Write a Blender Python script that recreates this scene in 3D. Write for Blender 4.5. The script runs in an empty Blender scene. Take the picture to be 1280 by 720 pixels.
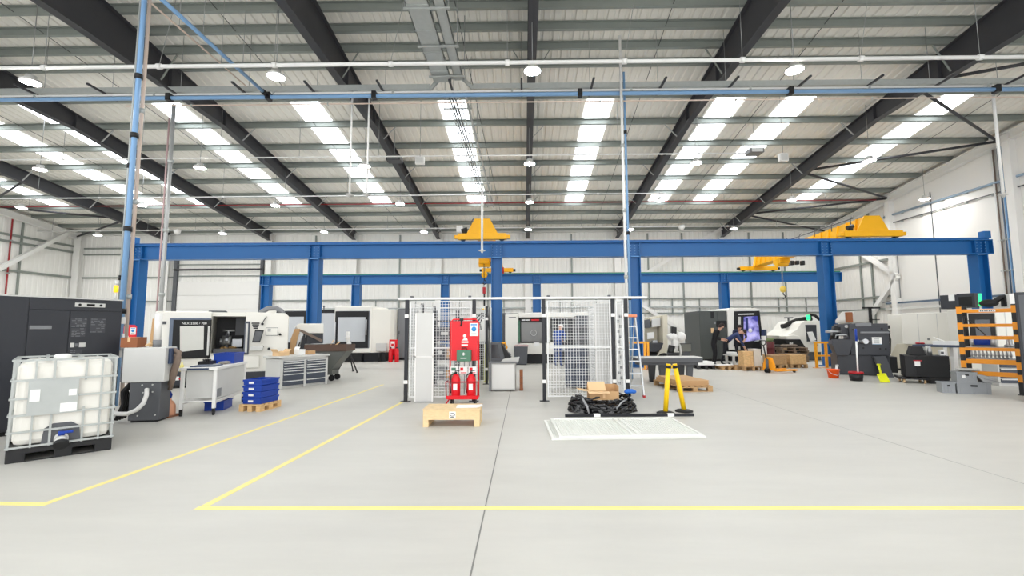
SKY_E, LAMP_E, WORLD_E, EXPO = 5.0, 160.0, 2.5, 0.27
import bpy, bmesh, math, random
from mathutils import Vector, Matrix
random.seed(7)
C = bpy.context.scene.collection
PI = math.pi

# ------------------------------------------------------------------ camera
F, CX, CY, CAMZ = 570.0, 649.0, 360.0, 1.5
PITCH = math.atan(51 / F); YAW = math.atan(5.8 / F); ROLL = 0.0052
_f = Vector((-math.sin(YAW) * math.cos(PITCH), math.cos(YAW) * math.cos(PITCH), math.sin(PITCH)))
_r0 = Vector((math.cos(YAW), math.sin(YAW), 0))
_u0 = _r0.cross(_f)
_r = _r0 * math.cos(ROLL) - _u0 * math.sin(ROLL)
_u = _u0 * math.cos(ROLL) + _r0 * math.sin(ROLL)
EYE = Vector((0, 0, CAMZ))
cam_d = bpy.data.cameras.new('camera'); cam = bpy.data.objects.new('camera', cam_d); C.objects.link(cam)
cam_d.sensor_width = 36; cam_d.lens = F / 1280 * 36; cam_d.shift_x = (640 - CX) / 1280
cam_d.clip_start = 0.05; cam_d.clip_end = 300
M = Matrix.Identity(4)
for i in range(3):
    M[i][0] = _r[i]; M[i][1] = _u[i]; M[i][2] = -_f[i]; M[i][3] = EYE[i]
cam.matrix_world = M
bpy.context.scene.camera = cam

def ray(px, py): return _f + _r * ((px - CX) / F) + _u * ((CY - py) / F)
def fl(px, py, z=0.0):
    d = ray(px, py); return EYE + d * ((z - CAMZ) / d.z)
def aty(px, py, Y):
    d = ray(px, py); return EYE + d * (Y / d.y)
def atx(px, py, X):
    d = ray(px, py); return EYE + d * (X / d.x)
def V(*a): return Vector(a)

# --------------------------------------------------------------- materials
def lin(c):
    c = c / 255.0
    return c / 12.92 if c <= 0.04045 else ((c + 0.055) / 1.055) ** 2.4
MATS = {}
def mat(name, rgb, rough=0.5, metal=0.0, spec=0.4, var=0.06, scale=4.0, emit=0.0, alpha=1.0, bump=0.0, trans=0.0):
    if name in MATS: return MATS[name]
    m = bpy.data.materials.new(name); m.use_nodes = True
    nt = m.node_tree; b = nt.nodes['Principled BSDF']
    col = (lin(rgb[0]), lin(rgb[1]), lin(rgb[2]), 1)
    b.inputs['Base Color'].default_value = col
    b.inputs['Roughness'].default_value = rough
    b.inputs['Metallic'].default_value = metal
    b.inputs['Specular IOR Level'].default_value = spec
    if trans: b.inputs['Transmission Weight'].default_value = trans
    if alpha < 1: b.inputs['Alpha'].default_value = alpha
    if emit:
        b.inputs['Emission Color'].default_value = col
        b.inputs['Emission Strength'].default_value = emit
    if var or bump:
        tc = nt.nodes.new('ShaderNodeTexCoord'); nz = nt.nodes.new('ShaderNodeTexNoise')
        nz.inputs['Scale'].default_value = scale; nz.inputs['Detail'].default_value = 4
        nt.links.new(tc.outputs['Object'], nz.inputs['Vector'])
        if var:
            mx = nt.nodes.new('ShaderNodeMix'); mx.data_type = 'RGBA'
            mx.inputs[6].default_value = tuple(min(1, v * (1 + var)) for v in col[:3]) + (1,)
            mx.inputs[7].default_value = tuple(v * (1 - var) for v in col[:3]) + (1,)
            nt.links.new(nz.outputs['Fac'], mx.inputs[0]); nt.links.new(mx.outputs[2], b.inputs['Base Color'])
        if bump:
            bp = nt.nodes.new('ShaderNodeBump'); bp.inputs['Strength'].default_value = bump; bp.inputs['Distance'].default_value = 0.02
            nt.links.new(nz.outputs['Fac'], bp.inputs['Height']); nt.links.new(bp.outputs['Normal'], b.inputs['Normal'])
    MATS[name] = m
    return m

def wood(name, rgb, dark=0.7, scale=6.0):
    if name in MATS: return MATS[name]
    m = mat(name, rgb, 0.7, var=0)
    nt = m.node_tree; b = nt.nodes['Principled BSDF']
    tc = nt.nodes.new('ShaderNodeTexCoord'); mp = nt.nodes.new('ShaderNodeMapping')
    mp.inputs['Scale'].default_value = (scale, scale * 0.6, scale * 4)
    nz = nt.nodes.new('ShaderNodeTexNoise'); nz.inputs['Scale'].default_value = 2.0; nz.inputs['Detail'].default_value = 6
    rp = nt.nodes.new('ShaderNodeValToRGB')
    c = [lin(v) for v in rgb]
    rp.color_ramp.elements[0].position = 0.3; rp.color_ramp.elements[0].color = (c[0] * dark, c[1] * dark, c[2] * dark, 1)
    rp.color_ramp.elements[1].position = 0.65; rp.color_ramp.elements[1].color = (c[0], c[1], c[2], 1)
    nt.links.new(tc.outputs['Object'], mp.inputs[0]); nt.links.new(mp.outputs[0], nz.inputs['Vector'])
    nt.links.new(nz.outputs['Fac'], rp.inputs[0]); nt.links.new(rp.outputs[0], b.inputs['Base Color'])
    return m

# ------------------------------------------------------------ mesh builder
class MB:
    def __init__(s): s.b = bmesh.new(); s.mats = []; s.cur = 0; s.X = None
    def m(s, mt):
        if mt not in s.mats: s.mats.append(mt)
        s.cur = s.mats.index(mt); return s
    def _fin(s, verts, faces):
        vs = [s.b.verts.new(v) for v in verts]; out = []
        for f in faces:
            try:
                q = s.b.faces.new([vs[i] for i in f]); q.material_index = s.cur; out.append(q)
            except ValueError: pass
        return vs, out
    def hexa(s, p, bev=0):
        vs, fs = s._fin(p, [(0, 3, 2, 1), (4, 5, 6, 7), (0, 1, 5, 4), (1, 2, 6, 5), (2, 3, 7, 6), (3, 0, 4, 7)])
        if bev:
            es = list({e for f in fs for e in f.edges})
            r = bmesh.ops.bevel(s.b, geom=es, offset=bev, segments=2, affect='EDGES', profile=0.5)
            for f in r['faces']: f.material_index = s.cur
        return s
    def box(s, x0, x1, y0, y1, z0, z1, bev=0):
        x0, x1 = min(x0, x1), max(x0, x1); y0, y1 = min(y0, y1), max(y0, y1); z0, z1 = min(z0, z1), max(z0, z1)
        return s.hexa([(x0, y0, z0), (x1, y0, z0), (x1, y1, z0), (x0, y1, z0), (x0, y0, z1), (x1, y0, z1), (x1, y1, z1), (x0, y1, z1)], bev)
    def bar(s, p0, p1, w, h, up=(0, 0, 1), bev=0):
        p0, p1 = Vector(p0), Vector(p1); d = (p1 - p0).normalized(); up = Vector(up)
        if abs(d.dot(up)) > 0.99: up = Vector((0, 1, 0))
        a = d.cross(up).normalized(); b = a.cross(d).normalized()
        a *= w / 2; b *= h / 2
        return s.hexa([p0 - a - b, p1 - a - b, p1 + a - b, p0 + a - b, p0 - a + b, p1 - a + b, p1 + a + b, p0 + a + b][0:8] if False else
                      [p0 - a - b, p0 + a - b, p1 + a - b, p1 - a - b, p0 - a + b, p0 + a + b, p1 + a + b, p1 - a + b], bev)
    def tube(s, pts, r, n=8, caps=True, radii=None):
        pts = [Vector(p) for p in pts]; k = len(pts); rings = []
        ref = None
        for i, p in enumerate(pts):
            t = (pts[min(i + 1, k - 1)] - pts[max(i - 1, 0)]).normalized()
            if ref is None:
                ref = Vector((0, 0, 1)) if abs(t.z) < 0.9 else Vector((1, 0, 0))
            a = (ref - t * ref.dot(t)).normalized(); ref = a; b = t.cross(a)
            rr = radii[i] if radii else r
            rings.append([p + a * (rr * math.cos(2 * PI * j / n)) + b * (rr * math.sin(2 * PI * j / n)) for j in range(n)])
        verts = [v for R in rings for v in R]; faces = []
        for i in range(k - 1):
            for j in range(n):
                faces.append((i * n + j, i * n + (j + 1) % n, (i + 1) * n + (j + 1) % n, (i + 1) * n + j))
        if caps:
            faces.append(tuple(range(n - 1, -1, -1))); faces.append(tuple(range((k - 1) * n, k * n)))
        vs, fs = s._fin(verts, faces)
        for f in fs[:(k - 1) * n]: f.smooth = True
        return s
    def cyl(s, p0, p1, r, r1=None, n=14):
        return s.tube([p0, p1], r, n, True, [r, r if r1 is None else r1])
    def lathe(s, prof, c=(0, 0, 0), n=16):
        c = Vector(c); k = len(prof)
        verts = [c + Vector((r * math.cos(2 * PI * j / n), r * math.sin(2 * PI * j / n), z)) for r, z in prof for j in range(n)]
        faces = [(i * n + j, i * n + (j + 1) % n, (i + 1) * n + (j + 1) % n, (i + 1) * n + j) for i in range(k - 1) for j in range(n)]
        if prof[0][0] > 1e-5: faces.append(tuple(range(n - 1, -1, -1)))
        if prof[-1][0] > 1e-5: faces.append(tuple(range((k - 1) * n, k * n)))
        vs, fs = s._fin(verts, faces)
        for f in fs: f.smooth = True
        return s
    def prism(s, poly, axis, a, b, bev=0):
        """extrude a 2D polygon: axis 'x' -> poly is (y,z); 'y' -> (x,z); 'z' -> (x,y)"""
        def P(q, t): return {'x': (t, q[0], q[1]), 'y': (q[0], t, q[1]), 'z': (q[0], q[1], t)}[axis]
        n = len(poly)
        verts = [P(q, a) for q in poly] + [P(q, b) for q in poly]
        faces = [tuple(range(n - 1, -1, -1)), tuple(range(n, 2 * n))] + [(i, (i + 1) % n, n + (i + 1) % n, n + i) for i in range(n)]
        vs, fs = s._fin(verts, faces)
        bmesh.ops.recalc_face_normals(s.b, faces=fs)
        if bev:
            es = list({e for f in fs for e in f.edges})
            r = bmesh.ops.bevel(s.b, geom=es, offset=bev, segments=2, affect='EDGES', profile=0.5)
            for f in r['faces']: f.material_index = s.cur
        return s
    def ball(s, c, r, sx=1, sy=1, sz=1, n=12):
        prof = [(max(0.0, math.sin(PI * i / n)) * r, -math.cos(PI * i / n) * r) for i in range(n + 1)]
        c = Vector(c); k = len(prof); w = 14
        verts = [c + Vector((q * sx * math.cos(2 * PI * j / w), q * sy * math.sin(2 * PI * j / w), z * sz)) for q, z in prof for j in range(w)]
        faces = [(i * w + j, i * w + (j + 1) % w, (i + 1) * w + (j + 1) % w, (i + 1) * w + j) for i in range(k - 1) for j in range(w)]
        vs, fs = s._fin(verts, faces)
        for f in fs: f.smooth = True
        bmesh.ops.remove_doubles(s.b, verts=vs, dist=1e-5)
        return s
    def quad(s, a, b, c, d): s._fin([a, b, c, d], [(0, 1, 2, 3)]); return s
    def grid_wire(s, x0, x1, z0, z1, nx, nz, w, y=0.0, t=None):
        """welded wire panel in the x-z plane"""
        t = t or w
        for i in range(nx + 1):
            x = x0 + (x1 - x0) * i / nx; s.box(x - w / 2, x + w / 2, y, y + t, z0, z1)
        for i in range(nz + 1):
            z = z0 + (z1 - z0) * i / nz; s.box(x0, x1, y - t, y, z - w / 2, z + w / 2)
        return s
    def build(s, name, parent=None, mt=None):
        me = bpy.data.meshes.new(name)
        s.b.normal_update(); s.b.to_mesh(me); s.b.free()
        for q in (s.mats or [mt]): me.materials.append(q)
        o = bpy.data.objects.new(name, me); C.objects.link(o)
        if parent is not None: o.parent = parent
        return o

def T(name, label, cat, loc=(0, 0, 0), rz=0.0, group=None):
    o = bpy.data.objects.new(name, None); C.objects.link(o); o.empty_display_size = 0.1
    o.location = loc; o.rotation_euler = (0, 0, rz)
    return tag(o, label, cat, group)
def tag(o, label, cat, group=None):
    o['label'] = label; o['category'] = cat
    if group: o['group'] = group
    return o
def struct(name, mb, mt=None, parent=None):
    o = mb.build(name, parent, mt)
    if parent is None: o['kind'] = 'structure'
    return o
def dup(o, loc=None, rz=None, label=None, parent=None):
    c = o.copy(); C.objects.link(c)
    if parent is not None: c.parent = parent
    if loc is not None: c.location = loc
    if rz is not None: c.rotation_euler = (0, 0, rz)
    if label: c['label'] = label
    for ch in [x for x in o.children]: dup(ch, parent=c)
    return c
def text(name, body, parent, mt, loc, size, rot=(PI / 2, 0, 0), ext=0.002, align='CENTER'):
    cu = bpy.data.curves.new(name, 'FONT'); cu.body = body; cu.size = size; cu.extrude = ext
    cu.align_x = align; cu.align_y = 'CENTER'; cu.materials.append(mt)
    o = bpy.data.objects.new(name, cu); me = bpy.data.meshes.new_from_object(o); bpy.data.objects.remove(o)
    me.materials.clear(); me.materials.append(mt); o = bpy.data.objects.new(name, me); C.objects.link(o); o.parent = parent; o.location = loc; o.rotation_euler = rot
    return o

class Fr:
    """local frame of an upright front face standing on the floor between two floor points (left, right)"""
    def __init__(s, a, b):
        s.a = Vector((a[0], a[1], 0)); d = Vector((b[0] - a[0], b[1] - a[1], 0)); s.w = d.length; s.u = d.normalized()
        s.n = Vector((-s.u.y, s.u.x, 0)); s.rz = math.atan2(s.u.y, s.u.x)
    def at(s, px, py, d=0.0):
        """(along, height) where the sight line through a photo point meets the face plane, pushed d into the thing"""
        q = ray(px, py); o = s.a + s.n * d
        t = (o - EYE).dot(s.n) / q.dot(s.n); p = EYE + q * t
        return (p - s.a).dot(s.u), p.z
    def rect(s, x0, y0, x1, y1, d=0.0):
        a = s.at(x0, y1, d); b = s.at(x1, y0, d)
        c = s.at(x0, y0, d); e = s.at(x1, y1, d)
        return (a[0] + c[0]) / 2, (b[0] + e[0]) / 2, (a[1] + e[1]) / 2, (b[1] + c[1]) / 2     # u0,u1,z0,z1
# ------------------------------------------------------------------- palette
floor_m = bpy.data.materials.new('floor_screed'); floor_m.use_nodes = True
nt = floor_m.node_tree; b = nt.nodes['Principled BSDF']
tc = nt.nodes.new('ShaderNodeTexCoord')
def _n(scale, det, vec, rough=0.55):
    z = nt.nodes.new('ShaderNodeTexNoise'); z.inputs['Scale'].default_value = scale; z.inputs['Detail'].default_value = det
    z.inputs['Roughness'].default_value = rough; nt.links.new(vec, z.inputs['Vector']); return z
mp = nt.nodes.new('ShaderNodeMapping'); mp.inputs['Scale'].default_value = (0.5, 2.2, 1); mp.inputs['Rotation'].default_value = (0, 0, 0.35)
nt.links.new(tc.outputs['Object'], mp.inputs[0])
n1 = _n(0.25, 3, tc.outputs['Object']); n2 = _n(1.1, 6, mp.outputs[0], 0.7)
ad = nt.nodes.new('ShaderNodeMath'); ad.operation = 'ADD'
nt.links.new(n1.outputs['Fac'], ad.inputs[0]); nt.links.new(n2.outputs['Fac'], ad.inputs[1])
rp = nt.nodes.new('ShaderNodeValToRGB')
rp.color_ramp.elements[0].position = 0.35; rp.color_ramp.elements[0].color = (lin(190), lin(188), lin(182), 1)
rp.color_ramp.elements[1].position = 0.75; rp.color_ramp.elements[1].color = (lin(206), lin(204), lin(197), 1)
hv = nt.nodes.new('ShaderNodeMath'); hv.operation = 'MULTIPLY'; hv.inputs[1].default_value = 0.5
nt.links.new(ad.outputs[0], hv.inputs[0]); nt.links.new(hv.outputs[0], rp.inputs[0]); nt.links.new(rp.outputs[0], b.inputs['Base Color'])
b.inputs['Roughness'].default_value = 0.42; b.inputs['Specular IOR Level'].default_value = 0.35
bp = nt.nodes.new('ShaderNodeBump'); bp.inputs['Strength'].default_value = 0.06; bp.inputs['Distance'].default_value = 0.01
nt.links.new(n2.outputs['Fac'], bp.inputs['Height']); nt.links.new(bp.outputs['Normal'], b.inputs['Normal'])

m_liner = mat('roof_liner_white', (238, 235, 228), 0.55, var=0.03, scale=0.6)
m_clad = mat('wall_cladding_white', (240, 239, 235), 0.5, var=0.03, scale=0.5)
m_clad_r = mat('wall_panel_white', (232, 230, 226), 0.45, var=0.02, scale=0.5)
m_galv = mat('galvanised_steel', (176, 180, 178), 0.42, 0.35, var=0.1, scale=8)
m_purlin = mat('purlin_steel', (142, 148, 143), 0.45, 0.3, var=0.08, scale=3)
m_rafter = mat('rafter_grey_paint', (64, 64, 68), 0.5, var=0.08, scale=2)
m_white = mat('white_paint', (232, 231, 228), 0.4, var=0.02)
m_cream = mat('machine_white', (238, 236, 228), 0.38, var=0.02, scale=1.5)
m_beige = mat('machine_beige', (214, 208, 190), 0.45, var=0.04)
m_blue = mat('gantry_blue', (27, 98, 162), 0.38, var=0.06, scale=1.2)
m_pblue = mat('pipe_blue', (126, 165, 206), 0.35, var=0.04)
m_green = mat('rail_green', (62, 128, 96), 0.5)
m_yel = mat('crane_yellow', (248, 182, 14), 0.4, var=0.05)
m_yel2 = mat('barrier_yellow', (250, 205, 20), 0.4, var=0.04)
m_line = mat('line_yellow', (240, 224, 142), 0.55, var=0.06, scale=3)
m_black = mat('black_plastic', (28, 28, 30), 0.45, var=0.1)
m_char = mat('charcoal_panel', (58, 60, 66), 0.42, var=0.05)
m_dark = mat('dark_recess', (20, 21, 23), 0.5, var=0.1)
m_grey = mat('mid_grey', (128, 130, 133), 0.45, var=0.05)
m_lgrey = mat('light_grey', (206, 206, 203), 0.42, var=0.03)
m_dgrey = mat('dark_grey', (88, 90, 94), 0.45, var=0.05)
m_slate = mat('drawer_slate', (74, 80, 92), 0.42, var=0.05)
m_red = mat('fire_red', (222, 20, 34), 0.35, var=0.04)
m_dred = mat('dark_red', (170, 24, 34), 0.4)
m_navy = mat('navy_strip', (52, 66, 92), 0.45)
m_crate = mat('crate_blue', (24, 62, 158), 0.4, var=0.06)
m_card = mat('cardboard', (198, 160, 116), 0.75, var=0.06, scale=6)
m_cardb = mat('brown_card', (150, 94, 62), 0.75, var=0.08)
m_cardl = mat('pale_card', (226, 192, 148), 0.75, var=0.05)
m_wood = wood('pallet_wood', (228, 188, 134))
m_wood2 = wood('old_pallet_wood', (190, 154, 110))
m_wood3 = wood('pale_ply', (234, 206, 160), 0.86)
m_orange = mat('rack_orange', (240, 152, 30), 0.42, var=0.06)
m_bucket = mat('bucket_orange', (248, 92, 24), 0.4)
m_lime = mat('shovel_lime', (226, 230, 32), 0.4)
m_alu = mat('aluminium', (206, 208, 210), 0.32, 0.55, var=0.04)
m_steel = mat('bare_steel', (170, 172, 174), 0.28, 0.8, var=0.06)
m_glass = mat('machine_window', (178, 182, 186), 0.12, 0.0, 0.7, var=0.05, scale=2)
m_paper = mat('paper_white', (240, 240, 238), 0.6, var=0.0)
m_screen = mat('screen_dark', (48, 52, 56), 0.15, 0, 0.6, var=0.2, scale=3)
m_copper = mat('copper_pipe', (214, 194, 180), 0.35, 0.0)
m_redp = mat('sprinkler_red', (158, 46, 50), 0.45)
m_fgreen = mat('aid_green', (76, 122, 98), 0.45)
m_sblue = mat('sign_blue', (60, 150, 214), 0.45)
m_rubber = mat('rubber_black', (24, 24, 25), 0.6, var=0.15)
m_hose = mat('hose_brown', (120, 104, 92), 0.5, var=0.15, scale=10)
m_gl = mat('green_lamp', (40, 215, 120), 0.3, var=0, emit=1.6)
m_yl = mat('amber_lamp', (250, 200, 40), 0.3, var=0, emit=0.6)

# --------------------------------------------------------------------- room
XL, XR, YB, YF, EH, SL, RY = -33.0, 22.0, 33.0, -9.0, 8.8, 0.1245, 12.0
def roof(y): return EH + SL * (YB - y) if y >= RY else EH + SL * (YB - RY) - SL * (RY - y)

mb = MB(); mb.box(XL - .3, XR + .3, YF, YB + .3, -0.25, 0.0); struct('floor', mb, floor_m)

# painted lines and floor joints lie on the floor
def strip(name, p, q, w, mt, z=0.002):
    p, q = Vector((p[0], p[1], 0)), Vector((q[0], q[1], 0)); mb = MB()
    mb.bar(p + V(0, 0, z / 2), q + V(0, 0, z / 2), w, z); return struct(name, mb, mt)
strip('floor_line.001', (-2.79, 3.985), (15, 3.955), .07, m_line)
strip('floor_line.002', (-2.745, 4.03), (-2.53, 9.6), .07, m_line, .0025)
strip('floor_line.003', (-4.19, 4.06), (-3.86, 12.6), .07, m_line)
strip('floor_line.004', (-9, 4.28), (-4.15, 4.075), .07, m_line, .0025)
m_joint = mat('joint_sealant', (128, 127, 124), 0.7)
strip('floor_joint.001', (-.335, -8), (-.34, 32), .011, m_joint, .0016)
strip('floor_joint.002', (4.77, -8), (4.77, 32), .011, mat('joint_pale', (168, 167, 163), .7), .0016)


# ceiling: ribbed liner sheet following the roof slope, ribs run down the slope
def ribs(a, bnd, per, d):
    out = []; x = a
    while x < bnd - 1e-6:
        out += [(x, 0), (x + per * .55, 0), (x + per * .65, d), (x + per * .9, d)]; x += per
    out.append((bnd, 0)); return out
mb = MB(); mb.m(m_liner)
rb = ribs(XL - .3, XR + .3, .3333, .04)
ys = [YF, RY, YB + .3]
vs = [[(x, y, roof(y) + d) for x, d in rb] for y in ys]
for k in range(2):
    base = [mb.b.verts.new(v) for v in vs[k]]; top = [mb.b.verts.new(v) for v in vs[k + 1]]
    for i in range(len(base) - 1): mb.b.faces.new([base[i], base[i + 1], top[i + 1], top[i]])
for k in range(2):   # outer skin over the liner
    mb.quad((XL - .3, ys[k], roof(ys[k]) + .2), (XR + .3, ys[k], roof(ys[k]) + .2), (XR + .3, ys[k + 1], roof(ys[k + 1]) + .2), (XL - .3, ys[k + 1], roof(ys[k + 1]) + .2))
struct('ceiling', mb)

# walls of ribbed cladding
def clad(name, p, q, ztop0, ztop1, mt, per=.3333, d=.022, t=.2, step=None):
    """ribbed sheet from p to q (plan), top edge height runs ztop0 -> ztop1; ribs stand d towards the room (left of p->q is the room)"""
    p, q = Vector((p[0], p[1], 0)), Vector((q[0], q[1], 0)); L = (q - p).length; u = (q - p) / L; n = Vector((-u.y, u.x, 0))
    mb = MB(); mb.m(mt); prof = ribs(0, L, per, -d)
    lo = [mb.b.verts.new(p + u * s + n * e) for s, e in prof]
    hi = [mb.b.verts.new(p + u * s + n * e + V(0, 0, ztop0 + (ztop1 - ztop0) * s / L)) for s, e in prof]
    for i in range(len(lo) - 1): mb.b.faces.new([lo[i], lo[i + 1], hi[i + 1], hi[i]])
    a, c = p - n * t, q - n * t
    mb.quad(a, c, c + V(0, 0, ztop1), a + V(0, 0, ztop0))
    return struct(name, mb)
# roller door opening: X -24.9 .. -18.75, height 5
DX0, DX1, DZ = aty(222, 380, YB).x, aty(325, 380, YB).x, aty(270, 352, YB).z
clad('wall_back', (XR, YB), (XL, YB), EH, EH, m_clad)
clad('wall_left', (XL, YB), (XL, RY), EH, roof(RY), m_clad)
clad('wall_left.001', (XL, RY), (XL, YF), roof(RY), roof(YF), m_clad)
clad('wall_right', (XR, RY), (XR, YB), roof(RY), EH, m_clad_r)
clad('wall_right.001', (XR, YF), (XR, RY), roof(YF), roof(RY), m_clad_r)

# sectional door in the back wall
mb = MB(); mb.m(m_white)
for i in range(5):
    z0 = DZ * i / 5; mb.box(DX0, DX1, YB - .12, YB - .05, z0 + .006, DZ * (i + 1) / 5 - .006, .004)
dr = struct('door_1', mb)
mb = MB(); mb.m(m_dgrey)
mb.box(DX0 - .28, DX0 - .02, YB - .22, YB - .03, 0, DZ + 1.6); mb.box(DX1 + .02, DX1 + .22, YB - .22, YB - .03, 0, DZ + 1.6)
struct('door_track', mb, None, dr)
mb = MB(); mb.m(m_rafter); mb.cyl((DX0 - .2, YB - .3, DZ + .85), (DX1 + .2, YB - .3, DZ + .85), .07); struct('door_shaft', mb, None, dr)

# white columns on the back wall under each rafter, and at the corners
RX = [-26.0, -18.5, -12.3, -6.15, 0.3, 6.75, 14.3]
def ibeam_v(mb, x, y, z0, z1, w, d):
    mb.box(x - w / 2, x + w / 2, y - d, y - d + .03, z0, z1); mb.box(x - w / 2, x + w / 2, y - .03, y, z0, z1); mb.box(x - .02, x + .02, y - d + .03, y - .03, z0, z1)
for x in RX:
    mb = MB(); mb.m(m_white); ibeam_v(mb, x, YB - .04, 0, EH - .35, .42, .42); struct('wall_column', mb)
for x in (XL + .35, XR - .35):
    mb = MB(); mb.m(m_white); ibeam_v(mb, x, YB - .04, 0, EH - .1, .5, .4); struct('wall_column', mb)
# girts: horizontal rails on the walls
for z in (7.55, 7.1, 5.38, 3.62):
    mb = MB(); mb.m(m_purlin); segs = [(XL + .6, DX0 - .3), (DX1 + .25, XR - .6)] if z < 6 else [(XL + .6, DX0 - .3)]
    if z == 7.55 or z == 7.1: segs = [(XL + .6, -26.3)]
    if z == 5.38: segs = [(XL + .6, DX0 - .3)]
    for a, c in segs: mb.box(a, c, YB - .14, YB - .03, z - .05, z + .05)
    for i, (a, c) in enumerate(segs):
        pass
    struct('wall_girt', mb)
for z, h in ((3.0, .05), (2.55, .06)):
    mb = MB(); mb.m(m_galv if h < .06 else m_purlin); mb.box(DX1 + .3, XR - .6, YB - .16, YB - .03, z - h, z + h); struct('wall_girt', mb)
# girts across the upper door bay
for z in (DZ + 1.25, DZ + .4):
    mb = MB(); mb.m(m_purlin); mb.box(DX0 - .02, DX1 + .02, YB - .1, YB - .03, z - .04, z + .04); struct('wall_girt', mb)
# dark vertical joints between the cladding sheets
for px in (162, 394.5, 500, 610, 714.5, 810, 853, 937, 980):
    x = aty(px, 330, YB).x
    mb = MB(); mb.m(m_purlin); mb.box(x - .055, x + .055, YB - .1, YB - .03, 2.6 if px > 330 else 0, EH - .4); struct('trim_1', mb)
# short droppers between the two lower rails
for px in (470, 520, 575, 630, 700, 745, 840, 874, 973, 1007):
    x = aty(px, 380, YB).x
    mb = MB(); mb.m(m_purlin); mb.box(x - .03, x + .03, YB - .1, YB - .03, 2.5, 3.6); struct('trim_2', mb)
# eave trim along the back wall
mb = MB(); mb.m(m_lgrey); mb.box(XL + .1, XR - .1, YB - .3, YB - .03, EH - .3, EH - .02); struct('trim_3', mb)

# white wall braces
def brace(p, q, w=.2, mt=None, name='wall_brace'):
    mb = MB(); mb.m(mt or m_white); mb.bar(p, q, w, w); return struct(name, mb)
brace(aty(905, 284, YB - .55), aty(806, 342, YB - .55), .22)
brace(aty(800, 380, YB - .55), aty(880, 432, YB - .55), .22)
brace(atx(85, 291, XL + .35), atx(-40, 356, XL + .35), .24)
# right wall brace at the corner bay
brace(atx(1073, 314, XR - .3), atx(1122, 345, XR - .3), .24)
brace(atx(1122, 345, XR - .3), atx(1090, 392, XR - .3), .24)
for py, r in ((379.5, .05), (386.5, .06)):
    a, c = atx(1108, py, XR - .3), atx(1200, py + 1.5, XR - .3)
    mb = MB(); mb.m(m_lgrey if py > 380 else mat('pipe_steel_blue', (92, 108, 128), .4)); mb.bar((XR - .3, a.y, a.z), (XR - .3, 14, a.z), r * 2, r * 2); struct('wall_rail', mb)
# left wall girts + joints
for pa, pb in (((0, 294), (85, 307)), ((0, 302), (85, 314.5)), ((0, 337), (85, 346.5))):
    z = atx(pb[0], pb[1], XL).z
    mb = MB(); mb.m(m_purlin); mb.box(XL + .03, XL + .15, 14, YB - .45, z - .07, z + .07); struct('wall_girt', mb)
y = atx(24, 320, XL).y
mb = MB(); mb.m(m_purlin); mb.box(XL + .03, XL + .1, y - .06, y + .06, 0, roof(y) - .5); struct('trim_4', mb)
# right wall: girts near the back corner, plain white panels nearer
for (px, py) in ((1075, 331), (1075, 373.5), (1075, 388), (1080, 262)):
    z = atx(px, py, XR).z
    mb = MB(); mb.m(m_purlin); mb.box(XR - .15, XR - .03, 27.2, YB - .45, z - .06, z + .06); struct('wall_girt', mb)
for px in (1078, 1092):
    y = atx(px, 350, XR).y
    mb = MB(); mb.m(m_purlin); mb.box(XR - .1, XR - .03, y - .06, y + .06, 0, roof(y) - .5); struct('trim_4', mb)
mb = MB(); mb.m(m_clad_r)
mb.prism([(8, 0), (27.0, 0), (27.0, roof(27) - .6), (12, roof(12) - .6), (8, roof(8) - .6)], 'x', XR - .12, XR - .05); struct('wall_right_lining', mb)
for y, w in ((26.8, .34), (20.0, .34), (13.4, .34)):
    mb = MB(); mb.m(m_white); mb.box(XR - .42, XR - .12, y - w / 2, y + w / 2, 0, roof(y) - .35); struct('wall_column', mb)
y = 24.2
mb = MB(); mb.m(m_dgrey); mb.box(XR - .15, XR - .12, y - .02, y + .02, 0, roof(y) - 1.2); struct('trim_4', mb)

# -------------------------------------------------------------------- roof steel
PY = [12.85, 13.7, 14.55, 15.4, 17.2, 19.05, 20.9, 22.7, 24.5, 26.4, 28.0, 29.5, 31.3, 32.7]
BAYS = [XL + .2] + RX + [XR - .2]
for y in PY + [11.15, 9.4, 7.0, 4.5, 1.5, -2, -5.5]:
    z = roof(y)
    mb = MB(); mb.m(m_purlin)
    mb.box(XL + .2, XR - .2, y - .012, y + .012, z - .235, z - .01)       # web
    mb.box(XL + .2, XR - .2, y + .012, y + .1, z - .235, z - .222)      # lower flange
    mb.box(XL + .2, XR - .2, y - .1, y - .012, z - .03, z - .015)       # upper flange
    struct('roof_purlin', mb)
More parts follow.
